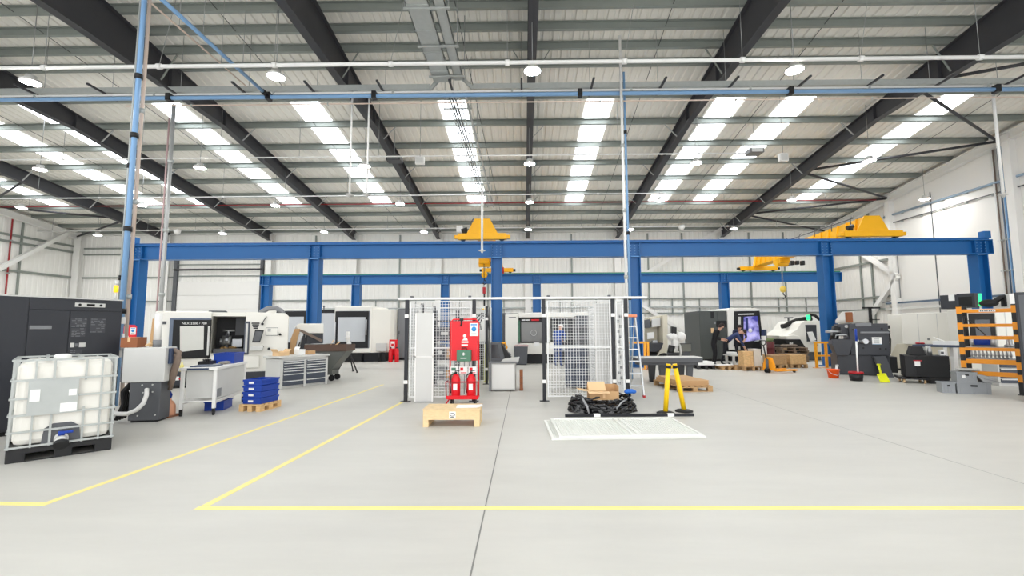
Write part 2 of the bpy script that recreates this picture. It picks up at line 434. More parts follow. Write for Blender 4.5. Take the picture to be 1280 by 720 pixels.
# rafters: tapered I-section, deep haunch towards the ridge
def rafter(x, mt, w=.26, name='roof_rafter', dep=.62, haunch=True):
    mb = MB(); mb.m(mt); OFF = .245
    for sgn in (1, -1):
        sec = [(YB - .15, dep), (17.9, dep), (15.2, dep + .28), (14.9, 1.0), (RY, 1.32)] if haunch else [(YB - .15, dep), (RY, dep)]
        pts = [(RY + sgn * (y - RY) if sgn > 0 else max(YF + .2, RY - (y - RY)), d) for y, d in sec]
        for (ya, da), (yb, db) in zip(pts[:-1], pts[1:]):
            if abs(ya - yb) < 1e-4: continue
            za, zb = roof(ya) - OFF, roof(yb) - OFF
            mb.hexa([(x - .012, ya, za - da), (x + .012, ya, za - da), (x + .012, yb, zb - db), (x - .012, yb, zb - db), (x - .012, ya, za), (x + .012, ya, za), (x + .012, yb, zb), (x - .012, yb, zb)])
            for (o, t) in ((0, .025), (1, .025)):
                a0, b0 = (za - da, zb - db) if o == 0 else (za - t, zb - t)
                mb.hexa([(x - w / 2, ya, a0), (x + w / 2, ya, a0), (x + w / 2, yb, b0), (x - w / 2, yb, b0), (x - w / 2, ya, a0 + t), (x + w / 2, ya, a0 + t), (x + w / 2, yb, b0 + t), (x - w / 2, yb, b0 + t)])
        for yy in ((15.0, 1.0), (17.9, .62)) if haunch else ():   # web stiffeners
            ya = yy[0] if sgn > 0 else RY - (yy[0] - RY); za = roof(ya) - OFF
            mb.box(x - w / 2, x + w / 2, ya - .012, ya + .012, za - yy[1], za)
    bmesh.ops.recalc_face_normals(mb.b, faces=mb.b.faces[:])
    return struct(name, mb)
for x in RX: rafter(x, m_rafter)
for x in (XL + .3, XR - .3): rafter(x, m_white, .3, 'gable_rafter', .42, False)
# stays from purlin to rafter's lower flange (pale galvanised struts)
m_stay = mat('galvanised_pale', (176, 178, 178), 0.4, 0.3)
for x in RX:
    for y in (14.55, 19.05, 22.7, 26.4, 29.5, 31.3):
        s = -1 if x > .5 else 1
        mb = MB(); mb.m(m_stay if y > 15 else m_purlin); z = roof(y)
        dep = .62 if y > 16 else 1.0
        for sg in ((s,) if y > 16 else (1, -1)):
            mb.bar((x + sg * .62, y + .02, z - .26), (x + sg * .1, y + .02, z - .245 - dep * .92), .06, .02)
        struct('rafter_stay', mb)
# wind bracing in the end bays
def rp_(px, py, x): # point on roof underside plane at given X
    d = ray(px, py); t = x / d.x; return EYE + d * t
for sgn, xa, xb in ((1, RX[-1], XR - .3), (-1, RX[0], XL + .3)):
    for yr, yg in ((29.1, 32.6), (29.1, 26.8), (23.1, 26.8), (23.1, 20.4), (16.2, 20.4), (16.2, 13.8)):
        pa = V(xa, yr, roof(yr) - .5); pb = V(xb, yg, roof(yg) - .45)
        mb = MB(); mb.m(m_rafter); mb.cyl(pa, pb, .06, n=10); struct('roof_brace', mb)
# thin tie rods between purlins (anti-sag)
for x in (-22, -15.4, -9.2, -2.9 + .9, 3.5 + 1, 10.4 - .9, 18.6):
    mb = MB(); mb.m(m_rafter); mb.tube([(x, 12.5, roof(12.5) - .18), (x + .6, 32.5, roof(32.5) - .18)], .012, 5); struct('roof_tie_rod', mb)
# rooflights
m_sky = bpy.data.materials.new('rooflight_daylight'); m_sky.use_nodes = True
bb = m_sky.node_tree.nodes['Principled BSDF']; bb.inputs['Base Color'].default_value = (.8, .85, .9, 1)
bb.inputs['Emission Color'].default_value = (.90, .95, 1.0, 1); bb.inputs['Emission Strength'].default_value = SKY_E
n = 0
for x, w in ((-29.3, 1.05), (-23.3, 1.1), (-20.0, 1.15), (-14.5, 1.1), (-8.85, 1.15), (-2.85, 1.05), (3.15, 1.0), (8.35, 1.1), (11.2, 1.1), (17.4, 1.15)):
    for ya, yb, vis in ((17.5, 28.1, 1), (-4.0, 6.5, 0)):
        n += 1; mb = MB(); mb.m(m_sky)
        mb.hexa([(x - w / 2, ya, roof(ya) - .022), (x + w / 2, ya, roof(ya) - .022), (x + w / 2, yb, roof(yb) - .022), (x - w / 2, yb, roof(yb) - .022),
                 (x - w / 2, ya, roof(ya) - .005), (x + w / 2, ya, roof(ya) - .005), (x + w / 2, yb, roof(yb) - .005), (x - w / 2, yb, roof(yb) - .005)])
        struct('window_%d' % n, mb)
# =============================================================== overhead services
m_wire = mat('hanger_wire', (150, 152, 152), 0.4, 0.5, var=0)
m_conduit = mat('conduit_white', (232, 232, 230), 0.35, var=0.02)
m_lens = mat('lamp_lens', (255, 253, 248), 0.3, var=0, emit=LAMP_E)
ORD = ['first', 'second', 'third', 'fourth', 'fifth', 'sixth', 'seventh', 'eighth', 'ninth', 'tenth']

# four conduit runs across the hall, each hung on wires
runs = [(11.5, 78, .05, 'thick white conduit run hung across the hall under the roof haunches', XL + .6, XR - .6),
        (17.7, 194, .026, 'thin white conduit run crossing the middle of the rooflights', XL + .6, aty(932, 190, 17.7).x),
        (22.7, 243, .028, 'thin white conduit run crossing the far ends of the rooflights', XL + .6, aty(832, 241, 22.7).x),
        (29.6, 284.5, .036, 'white conduit run furthest back, hung just above the blue front beam', XL + .6, aty(1064, 281, 29.6).x)]
RUN_Z = []
for Y, py, r, lab, x0, x1 in runs:
    z = aty(655, py, Y).z; RUN_Z.append(z)
    t = T('conduit_run', lab, 'conduit', (0, Y, z))
    mb = MB(); mb.m(m_conduit); mb.tube([(x0, 0, 0), (x1, 0, 0)], r, 10); mb.build('pipe', t)
    k = 0; step = 3.1 if Y < 12 else 3.2
    x = x0 + 1.0
    while x < x1:
        mb = MB(); mb.m(m_wire); top = roof(Y) - z - .02
        mb.tube([(x, 0, r), (x + (.5 if Y < 12 and k % 2 else 0), 0, top)], .007 if Y < 14 else .009, 5); mb.build('hanger_wire', t)
        mb = MB(); mb.m(m_conduit); mb.cyl((x - .06, 0, 0), (x + .06, 0, 0), r * 1.5, n=10); mb.build('clip', t)
        x += step; k += 1

# high bay lamps in rows
rows = [(11.78, [(38, 103), (345, 96), (665.5, 89), (993, 88)], 'row nearest the camera'),
        (18.2, [(50, 212), (250, 210), (456, 208), (662, 205), (870, 204), (1087, 201)], 'second row back'),
        (23.5, [(27, 260), (177, 257), (344, 257), (500, 255), (662, 253), (825, 251), (990, 250), (1156, 249)], 'third row back'),
        (29.0, [(122, 294), (278, 292), (405, 290), (530, 290), (660, 287), (788, 287), (917, 286), (1048, 285)], 'row furthest back')]
proto = None
for (Y, pts, where), n_ in zip(rows, range(4)):
    for i, (px, py) in enumerate(pts):
        p = aty(px, py, Y)
        t = T('high_bay_lamp', 'round white high bay lamp, %s from the left wall, %s' % (ORD[i], where), 'ceiling lamp', (p.x, Y, p.z), 0, 'high bay lamps')
        mb = MB(); mb.m(m_lgrey); mb.lathe([(.05, .2), (.12, .19), (.12, .1), (.22, .06), (.24, .0), (.235, -.005)], n=18); mb.build('housing', t)
        mb = MB(); mb.m(m_lens); mb.lathe([(.0, -.03), (.16, -.025), (.225, -.002), (.225, .004), (0, .006)], n=18); mb.build('lens', t)
        mb = MB(); mb.m(m_wire); mb.tube([(0, 0, .19), (0, 0, roof(Y) - p.z - .02)], .01, 5); mb.build('hanger_wire', t)

# ---------------------------------------------------- transverse services at mid distance
TY = 13.6
zb_ = aty(655, 118, TY).z
def xat(px, py=118): return aty(px, py, TY).x
t = T('compressed_air_pipe', 'long light blue compressed air pipe running across the hall under the rafters', 'pipe', (0, TY, zb_))
mb = MB(); mb.m(m_pblue); mb.tube([(XL + .6, 0, 0), (XR - .6, 0, 0)], .062, 12); mb.build('pipe', t)
for px in (212, 336, 468, 725, 988, 1246):
    mb = MB(); mb.m(m_black); x = xat(px); mb.box(x - .07, x + .07, -.1, .1, -.1, .13, .01); mb.build('valve', t)
ZTR = aty(655, 110, TY + .25).z
# galvanised trunking just above, white pipe and copper line
t = T('cable_trunking', 'galvanised cable trunking running across the hall just above the blue air pipe', 'trunking', (0, TY + .35, ZTR))
mb = MB(); mb.m(m_galv)
for a, c in ((XL + .6, xat(535)), (xat(590), XR - .6)): mb.box(a, c, -.1, .1, 0, .17)
mb.bar((xat(535), 0, .05), (xat(548), 0, .45), .1, .1); mb.bar((xat(590), 0, .05), (xat(574), 0, .45), .1, .1)
mb.box(xat(547), xat(576), -.1, .1, .42, .5)
mb.build('channel', t)
for px in list(range(-52, 1370, 88)):
    x = xat(px, 110); k = len(t.children)
    if XL + 1 < x < XR - 1:
        mb = MB(); mb.m(m_rafter); mb.box(x - .03, x + .03, -.75, .3, -.09, -.04); mb.build('support_bracket', t)
        mb = MB(); mb.m(m_wire); mb.tube([(x, .1, -.04), (x, .1, roof(TY + .4) - ZTR - .04)], .008, 5); mb.build('hanger_rod', t)
t = T('water_pipe', 'white pipe running across the hall between the trunking and the blue pipe', 'pipe', (0, TY + .1, aty(655, 113.6, TY + .1).z))
mb = MB(); mb.m(m_conduit); mb.tube([(XL + .6, 0, 0), (XR - .6, 0, 0)], .03, 8); mb.build('pipe', t)
for px in range(40, 1260, 150):
    mb = MB(); mb.m(m_galv); x = xat(px); mb.box(x - .03, x + .03, -.04, .04, -.045, .05); mb.build('clip', t)
t = T('copper_pipe', 'thin copper pipe running across the hall below the blue air pipe', 'pipe', (0, TY, aty(655, 127.5, TY).z))
mb = MB(); mb.m(m_copper); mb.tube([(xat(158), 0, 0), (XR - .6, 0, 0)], .02, 8); mb.build('pipe', t)
for px in range(240, 1260, 170):
    mb = MB(); mb.m(m_galv); x = xat(px, 127); mb.box(x - .02, x + .02, -.03, .03, -.03, .035); mb.build('clip', t)
# dark red sprinkler pipe crossing at the far ends of the rooflights
pz = aty(655, 253.5, 26.8)
t = T('sprinkler_pipe', 'thin dark red sprinkler pipe crossing the roof at the far ends of the rooflights', 'pipe', (0, 26.8, pz.z))
mb = MB(); mb.m(m_redp); mb.tube([(XL + 1, 0, 0), (XR - 1, 0, 0)], .03, 8); mb.build('pipe', t)
for x in range(-30, 21, 6):
    mb = MB(); mb.m(m_wire); mb.tube([(x, 0, .03), (x, 0, roof(26.8) - pz.z - .02)], .008, 5); mb.build('hanger_wire', t)
# blue branch running towards the camera, with thin conduits beside it
p0 = aty(335, 120, TY); p1 = V(p0.x, 9.2, p0.z)
t = T('air_pipe_branch', 'light blue air pipe branch running from the long blue pipe back over the black cabinet', 'pipe', p0)
mb = MB(); mb.m(m_pblue); mb.tube([(0, -.1, 0), (0, -4.6, 0)], .05, 10); mb.build('pipe', t)
mb = MB(); mb.m(m_black); mb.cyl((0, -.105, 0), (0, -.3, 0), .075, n=12); mb.build('valve', t)
for y in (-1.3, -2.9, -4.2):
    mb = MB(); mb.m(m_wire); mb.tube([(0, y, .05), (0, y, roof(TY + y) - p0.z)], .008, 5); mb.build('hanger_wire', t)
p0 = aty(308, 108, TY)
t = T('branch_conduit', 'thin pale conduit running beside the blue air pipe branch', 'conduit', p0)
mb = MB(); mb.m(m_copper); mb.tube([(0, 0, 0), (0, -4.6, 0)], .022, 8); mb.build('pipe', t)
for y in (-1.2, -2.8, -4.2):
    mb = MB(); mb.m(m_wire); mb.tube([(0, y, .02), (0, y, roof(TY + y) - p0.z)], .007, 5); mb.build('hanger_wire', t)

# ------------------------------------------------------- vertical pipe drops
def drop(name, lab, cat, px, pytop, pybot, Y, r, mt, foot=None, ztop=None, clips=(), clipm=None):
    a = aty(px, pybot, Y); a.x = aty(px, 440 if pybot > 440 else pybot, Y).x; zt = ztop if ztop else aty(px, pytop, Y).z
    z0 = max(a.z, 0)
    t = T(name, lab, cat, (a.x, Y, z0))
    mb = MB(); mb.m(mt); mb.tube([(0, 0, 0), (0, 0, zt - z0)], r, 10); mb.build('pipe', t)
    for z in clips:
        mb = MB(); mb.m(clipm or m_black); mb.cyl((0, 0, z - z0 - .05), (0, 0, z - z0 + .05), r * 1.5, n=10); mb.build('collar', t)
    if foot:
        mb = MB(); mb.m(foot); mb.lathe([(.0, -.09), (.035, -.09), (.05, -.03), (.12, -.02), (.13, 0), (r, .03), (0, .03)], n=12); mb.build('end_cap', t)
        mb = MB(); mb.m(m_galv); mb.cyl((0, 0, zt - z0), (0, 0, zt - z0 + .05), r * 1.4, n=10); mb.build('hanger_clamp', t)
    return t
drop('air_drop_pipe', 'light blue vertical air pipe beside the black machine cabinet', 'pipe', 148.5, 0, 560, 9.2, .05, m_pblue, ztop=roof(9.2) - .3, clips=(1.9, 3.6, 5.6, 6.9))
drop('copper_drop_pipe', 'pale vertical pipe right against the light blue drop by the black cabinet', 'pipe', 156, 0, 560, 9.33, .034, m_copper, ztop=roof(9.2) - .3, clips=(2.2, 4.2, 6.2), clipm=m_galv)
drop('galvanised_drop_pipe', 'galvanised vertical pipe on the outer side of the light blue drop', 'pipe', 143.5, 0, 560, 9.35, .02, m_galv, ztop=roof(9.2) - .3, clips=(2.6, 5.0), clipm=m_black)
drop('pipe_drop', 'pale grey vertical pipe coming down behind the grey coolant cabinet', 'pipe', 197.5, 130, 490, TY + .22, .055, m_stay, clips=(2.6, 4.6, 6.8), clipm=m_galv, ztop=zb_ - .1)
drop('pipe_drop_red', 'thin reddish vertical pipe just left of the pale grey drop behind the cabinet', 'pipe', 192.5, 150, 490, TY + .3, .024, mat('pipe_pink', (190, 160, 160), .4), ztop=zb_ - .5)
drop('sensor_drop', 'white drop rod with sensor head, nearer the roller door of the pair', 'sensor', 437, 108, 243, TY + .18, .028, m_conduit, m_lgrey, ztop=zb_ + .2)
drop('sensor_drop', 'white drop rod with sensor head, nearer the yellow crane of the pair', 'sensor', 458.5, 108, 243, TY + .18, .028, m_conduit, m_lgrey, ztop=zb_ + .2)
drop('cable_drop', 'white drop pipe hanging in front of the middle yellow crane', 'pipe', 602.5, 235, 313, 16.4, .042, m_conduit, m_white, ztop=aty(602, 232, 16.4).z)
drop('white_drop_pipe', 'tall white vertical pipe behind the fence cell and stepladder', 'pipe', 785, 50, 490, TY - .2, .042, m_conduit, ztop=aty(771, 50, TY).z, clips=(3.0, 5.0, 7.0), clipm=m_galv)
drop('blue_drop_pipe', 'slim light blue vertical air pipe behind the fence cell and stepladder', 'pipe', 789, 85, 490, TY + .2, .036, m_pblue, ztop=aty(775, 86, TY).z, clips=(2.4, 4.4, 7.6))
drop('white_drop_rod', 'white drop pipe ending beside the wall pipes high above the orange rack', 'pipe', 1254, 100, 243, TY + .19, .042, m_conduit, m_lgrey, ztop=zb_ + .25)

# ------------------------------------------------------------- cable trays over the crane bay
h = aty(560, 110, TY).z + .3
xt0, xt1 = aty(541, 110, TY).x, aty(563, 110, TY).x
t = T('cable_tray', 'wide perforated grey cable tray running lengthwise under the roof haunches', 'cable tray', ((xt0 + xt1) / 2, 13.3, h))
hw = (xt1 - xt0) / 2
mb = MB(); mb.m(m_galv); mb.box(-hw, hw, -5.2, .5, 0, .012); mb.box(-hw, -hw + .02, -5.2, .5, 0, .09); mb.box(hw - .02, hw, -5.2, .5, 0, .09)
for i in range(6): mb.box(-hw, hw, -4.9 + i * .95, -4.84 + i * .95, -.02, .02)
mb.build('tray', t)
for y in (-4.4, -2.9, -1.4, .1):
    mb = MB(); mb.m(m_galv); mb.box(-hw - .08, hw + .5, y - .03, y + .03, -.06, -.02); mb.build('bracket', t)
    for x in (-hw - .05, hw + .46):
        mb = MB(); mb.m(m_wire); mb.tube([(x, y, -.04), (x, y, roof(13.3 + y) - h)], .012, 6); mb.build('hanger_rod', t)
t = T('narrow_cable_tray', 'narrow grey cable tray running beside the wide perforated tray', 'cable tray', (xt1 + .26, 13.3, h))
mb = MB(); mb.m(m_galv); mb.box(-.14, .14, -5.2, .4, 0, .012); mb.box(-.14, -.12, -5.2, .4, 0, .08); mb.box(.12, .14, -5.2, .4, 0, .08); mb.build('tray', t)
mb = MB(); mb.m(m_rubber)
for x in (-.06, 0.0, .05): mb.tube([(x, -5.1, .03), (x + .02, -2, .035), (x - .02, .35, .03)], .018, 6)
mb.build('cables', t)
# wire basket continuing to the back wall, over a rooflight
bx = (aty(563, 120, TY).x + aty(575, 120, TY).x) / 2
t = T('cable_basket', 'long wire cable basket running under the rooflight towards the yellow crane', 'cable tray', (bx - .22, 14.15, h - .15))
L = 28.3 - 14.15
mb = MB(); mb.m(m_galv)
for x in (-.2, -.1, 0, .1, .2): mb.box(x - .008, x + .008, 0, L, 0, .014)
for x in (-.2, .2): mb.box(x - .008, x + .008, 0, L, .08, .094)
for i in range(46):
    y = L * i / 45; mb.box(-.2, .2, y - .007, y + .007, -.014, 0); mb.box(-.208, -.194, y - .007, y + .007, 0, .09); mb.box(.194, .208, y - .007, y + .007, 0, .09)
mb.build('basket', t)
mb = MB(); mb.m(m_dgrey)
for x in (-.12, -.04, .06): mb.tube([(x, 0, .04), (x + .03, L * .5, .045), (x, L, .04)], .028, 6)
mb.build('cables', t)
for i in range(7):
    y = 1 + i * 2.05; mb = MB(); mb.m(m_galv); mb.box(-.42, .56, y - .025, y + .025, -.07, -.03); mb.build('bracket', t)
    for x in (-.38, .53):
        mb = MB(); mb.m(m_wire); mb.tube([(x, y, -.05), (x, y, roof(14.15 + y) - h + .12)], .01, 5); mb.build('hanger_rod', t)
t = T('basket_conduit', 'galvanised conduit running alongside the wire cable basket', 'conduit', (bx + .22, 14.15, h - .12))
mb = MB(); mb.m(m_stay); mb.tube([(0, 0, 0), (0, L, 0)], .04, 8); mb.build('pipe', t)
mb = MB(); mb.m(m_galv)
mb.tube([(0, L * .3, -.04), (0, L * .3, .04)], .06, 8); mb.build('clip', t)

# junction boxes, cameras and the dark speaker on the rafter
def sbox(lab, px, py, Y, w, hh, d, mt, name='junction_box', cat='junction box', ztie=None):
    p = aty(px, py, Y); t = T(name, lab, cat, (p.x, Y, p.z))
    mb = MB(); mb.m(mt); mb.box(-w / 2, w / 2, -d / 2, d / 2, -hh / 2, hh / 2, .015); mb.build('housing', t)
    mb = MB(); mb.m(m_lgrey if mt is not m_rafter else m_dgrey); mb.box(-w / 2.6, w / 2.6, -d / 2 - .012, -d / 2, -hh / 2.6, hh / 2.6); mb.build('cover_plate', t)
    mb = MB(); mb.m(m_wire); mb.tube([(0, 0, hh / 2), (0, 0, (ztie or roof(Y)) - p.z)], .01, 5); mb.build('hanger_rod', t)
    return t
sbox('white square box hung in front of the thin conduit beside the dark heater box', 525, 201, 17.55, .36, .3, .16, m_white)
sbox('white square box hung on the thin conduit over the rafter near the right wall', 979, 197, 17.55, .34, .32, .16, m_white)
sbox('dark flat heater box fixed under the rafter beside the white square box', 493, 199, 19.2, .62, .22, .5, m_rafter, 'heater_box', 'heater')
sbox('dark flat heater box fixed under the rooflight near the right wall', 943, 190, 19.2, .6, .2, .5, mat('box_grey', (120, 120, 120)), 'heater_box', 'heater')
def cctv(lab, px, py, Y, ztop):
    p = aty(px, py, Y); t = T('dome_camera', lab, 'camera', (p.x, Y, p.z))
    mb = MB(); mb.m(m_white); mb.lathe([(0, -.2), (.12, -.16), (.19, -.05), (.2, .06), (.16, .1), (.05, .12), (.05, ztop - p.z), (0, ztop - p.z)], n=16); mb.build('dome', t)
    mb = MB(); mb.m(m_lgrey); mb.cyl((0, 0, .06), (0, 0, .1), .215, n=16); mb.build('mount', t)
cctv('white dome camera under the rearmost conduit above the roller door', 221.5, 289.5, 29.2, RUN_Z[3])
cctv('white dome camera under the rearmost conduit at mid span of the right bays', 852, 284, 29.2, RUN_Z[3])
p = aty(574.5, 286, 29.2); t = T('conduit_box', 'white boxy fitting under the rearmost conduit beside the yellow crane', 'junction box', (p.x, 29.2, p.z))
mb = MB(); mb.m(m_white); mb.box(-.2, .2, -.1, .1, -.22, .18, .02); mb.build('housing', t)
mb = MB(); mb.m(m_lgrey); mb.cyl((0, 0, .18), (0, 0, RUN_Z[3] - p.z), .04); mb.build('mount', t)

# pipes on the right wall
Xw = XR - .22
def wallrun(lab, pa, pb, r, mt, name='wall_pipe', X=None, ynear=14.0):
    X = X or Xw
    a, c = atx(pa[0], pa[1], X), atx(pb[0], pb[1], X); z = (a.z + c.z) / 2
    t = T(name, lab, 'pipe', (X, c.y, z))
    mb = MB(); mb.m(mt); mb.tube([(0, ynear - c.y, 0), (0, a.y - c.y, 0)], r, 8); mb.build('pipe', t)
    for i in range(6):
        y = (a.y - c.y) * i / 5; mb = MB(); mb.m(m_galv); mb.box(-.02, .14, y - .03, y + .03, -.09, .04); mb.build('bracket', t)
wallrun('upper galvanised pipe along the right wall, above the dark pipe', (1105, 273), (1240, 228), .06, mat('pipe_grey_blue', (150, 170, 190), .4, .2))
wallrun('lower dark pipe along the right wall', (1105, 283), (1240, 241), .03, m_dgrey)
def wallv(lab, pxt, pyt, pxb, pyb, r, mt, off=0.0):
    a = atx(pxt, pyt, Xw - off); c = atx(pxb, pyb, Xw - off); y = (a.y + c.y) / 2
    t = T('wall_drop_pipe', lab, 'pipe', (Xw - off, y, 0))
    mb = MB(); mb.m(mt); mb.tube([(0, 0, .0), (0, 0, a.z)], r, 8); mb.build('pipe', t)
    for z in (1.2, 2.6, 4.0, 5.4):
        mb = MB(); mb.m(m_galv); mb.box(-.03, off + .15, -r - .03, r + .03, z - .03, z + .03); mb.build('bracket', t)
wallv('blue vertical pipe in the bundle on the right wall, next to the white column', 1254, 180, 1271, 365, .04, m_pblue)
wallv('blue vertical pipe in the middle of the bundle on the right wall', 1250, 183, 1267.5, 365, .04, m_pblue)
wallv('dark vertical pipe at the front of the bundle on the right wall', 1247, 185, 1263.5, 365, .03, mat('pipe_steel_blue', (92, 108, 128), .4))
wallv('white vertical pipe on the right wall, set apart from the blue bundle', 1236, 156, 1256, 365, .05, m_conduit)
wallv('brown vertical conduit on the right wall beside the white pipe', 1240, 186, 1259, 365, .03, m_hose)
# thin pipe dropping in front of the gantry end and a red pipe on the left wall
t_ = T('wall_conduit', 'thin grey conduit bending down the right wall behind the yellow crane', 'conduit', (0, 0, 0))
a = atx(1120, 300, Xw); c = atx(1124, 372, Xw); d_ = atx(1092, 378, Xw)
mb = MB(); mb.m(m_grey); mb.tube([a, V(Xw, a.y, c.z), V(Xw, d_.y, d_.z - .2)], .025, 8); mb.build('pipe', t_)
mb = MB(); mb.m(m_galv); mb.box(Xw - .05, Xw + .1, a.y - .05, a.y + .05, a.z - .3, a.z - .2); mb.build('clip', t_)
a = atx(15, 282, XL + .15); t_ = T('red_riser', 'thin red riser pipe on the left gable wall', 'pipe', (XL + .15, a.y, 0))
mb = MB(); mb.m(m_redp); mb.tube([(0, 0, 0), (0, 0, roof(a.y) - .6)], .045, 8); mb.build('pipe', t_)
for z in (3, 5.2, 7.3):
    mb = MB(); mb.m(m_galv); mb.box(-.06, .1, -.06, .06, z - .04, z + .04); mb.build('clip', t_)

# ================================================================= crane gantry
GY, RYG = 18.0, 28.1
zt, zb2 = aty(655, 304, GY).z, aty(655, 322, GY).z
def hcol(mb, x, y, z1, w=.4, d=.4):
    mb.box(x - w / 2, x + w / 2, y - d / 2, y - d / 2 + .035, .03, z1); mb.box(x - w / 2, x + w / 2, y + d / 2 - .035, y + d / 2, .03, z1)
    mb.box(x - .02, x + .02, y - d / 2 + .035, y + d / 2 - .035, .03, z1)
def hcol_side(mb, x, y, z1, w=.4, d=.4):
    mb.box(x - w / 2, x - w / 2 + .035, y - d / 2, y + d / 2, .03, z1); mb.box(x + w / 2 - .035, x + w / 2, y - d / 2, y + d / 2, .03, z1)
    mb.box(x - w / 2 + .035, x + w / 2 - .035, y - .02, y + .02, .03, z1)
def gantry(lab, y, cols, x0, x1, zt, zb, rail, ends, side):
    t = T('crane_runway', lab, 'crane gantry', (0, y, 0))
    mb = MB(); mb.m(m_blue); hw = .17
    mb.box(x0, x1, -hw, hw, zt - .035, zt); mb.box(x0, x1, -hw, hw, zb, zb + .035); mb.box(x0, x1, -.02, .02, zb + .035, zt - .035)
    for px in cols:
        x = aty(px, 322, y).x
        for s in (-.2, .2): mb.box(x + s - .012, x + s + .012, -hw + .01, hw - .01, zb + .035, zt - .035)
    for x in (x0, x1): mb.box(x - .012, x + .012, -hw, hw, zb, zt)
    mb.build('beam', t)
    mb = MB(); mb.m(rail); mb.box(x0, x1, -.05, .05, zt, zt + .09); mb.build('rail', t)
    for px in cols:
        x = aty(px, 322, y).x
        mb = MB(); mb.m(m_blue)
        (hcol_side if side else hcol)(mb, x, 0, zb, .42 if y < 20 else .5, .42)
        mb.box(x - .3, x + .3, -.3, .3, 0, .03)
        c = mb.build('column', t)
        mb = MB(); mb.m(mat('bolt_blue', (92, 140, 190), .35, .3))
        for i in range(3):
            for j in range(4): mb.cyl((x - .16 + .16 * i, -hw - .03, zb + .1 + j * .11), (x - .16 + .16 * i, -hw + .005, zb + .1 + j * .11), .018, n=6)
        mb.box(x - .2, x + .2, -.2, .2, zb - .03, zb); mb.build('splice_bolts', c)
    if ends:
        for x in (x0 + .12, x1 - .12):
            mb = MB(); mb.m(m_blue); mb.box(x - .13, x + .13, -.13, .13, zt + .05, zt + .34, .01); mb.build('end_stop', t)
    return t
gx0, gx1 = aty(163, 315, GY).x, aty(1236, 310, GY).x
gantry('tall blue steel crane runway standing across the hall nearer the camera, six columns', GY, (174, 395, 621, 792.5, 1030.5, 1222), gx0, gx1, zt, zb2, m_blue, True, True)
rx0, rx1 = aty(327, 350, RYG).x, aty(1050, 346, RYG).x
rzt = aty(655, 343, RYG).z; rzb = aty(655, 354.5, RYG).z
gantry('blue steel crane runway with a green rail standing before the back wall', RYG, (335.5, 447, 557, 670.5, 790, 903), rx0, rx1, rzt, rzb, m_green, False, True)

def crane(lab, xf, xr, wide, loc_cable):
    """bridge girder from the front runway to the rear runway"""
    t = T('overhead_crane', lab, 'overhead crane', (xf, GY, zt + .092))
    L = RYG - GY; dx = xr - xf; H = .6; dz = rzt - zt
    for y, x, z in ((0, 0, 0), (L, dx, dz)):
        mb = MB(); mb.m(m_yel); mb.box(x - wide / 2, x + wide / 2, y - .13, y + .13, .06 + z, .30 + z, .015)
        ec = mb.build('end_carriage', t)
        for s in (-1, 1):
            mb = MB(); mb.m(m_black); mb.cyl((x + s * wide * .4, y - .07, .13 + z), (x + s * wide * .4, y + .07, .13 + z), .125, n=16); mb.build('wheel', ec)
            mb = MB(); mb.m(m_yel if y == 0 else m_black); mb.box(x + s * (wide / 2 + .07) - .07, x + s * (wide / 2 + .07) + .07, y - .1, y + .1, .1 + z, .24 + z, .01); mb.build('buffer', ec)
    mb = MB(); mb.m(m_yel)
    for (ya, yb, za, zb) in ((-.05, L + .05, 0, dz),):
        mb.hexa([(-.3, ya, .3), (.3, ya, .3), (.3 + dx, yb, .3 + dz), (-.3 + dx, yb, .3 + dz), (-.2, ya, .3 + H), (.2, ya, .3 + H), (.2 + dx, yb, .3 + H + dz), (-.2 + dx, yb, .3 + H + dz)])
    # flared end plate
    mb.prism([(-.62, .3), (.62, .3), (.3, .3 + H), (-.3, .3 + H)], 'y', -.1, -.05)
    for i in range(16):
        y = .5 + i * (L - .9) / 15; x = dx * y / L; z = dz * y / L
        for s in (-1, 1):
            mb.hexa([(x + s * .3, y - .02, .3 + z), (x + s * .36, y - .02, .3 + z), (x + s * .36, y + .02, .3 + z), (x + s * .3, y + .02, .3 + z),
                     (x + s * .2, y - .02, .3 + H + z), (x + s * .26, y - .02, .3 + H + z), (x + s * .26, y + .02, .3 + H + z), (x + s * .2, y + .02, .3 + H + z)])
    mb.build('girder', t)
    mb = MB(); mb.m(m_black); x = -wide * .36
    mb.cyl((x, .0, .3), (x, 0, .46), .1, n=12); mb.cyl((x - .14, -.02, .42), (x + .1, -.02, .5), .08, n=12); mb.build('drive_motor', t)
    mb = MB(); mb.m(m_dgrey)
    mb.tube([(-.45, .3, .9), (-.5, L * .5, .88), (dx - .45, L - .3, .9 + dz)], .02, 6)
    for i in range(9):
        y = .4 + i * (L - .8) / 8; mb.tube([(-.4, y, 1.02), (-.5, y, .9), (-.5, y, .62)], .02, 6)
    mb.build('festoon_cable', t)
    return t, L, dx, dz, H
xf = aty(603, 300, GY).x
t, L, dx, dz, H = crane('yellow overhead crane bridge seen end on above the middle blue column', xf, aty(622, 343, RYG).x, 1.95, 0)
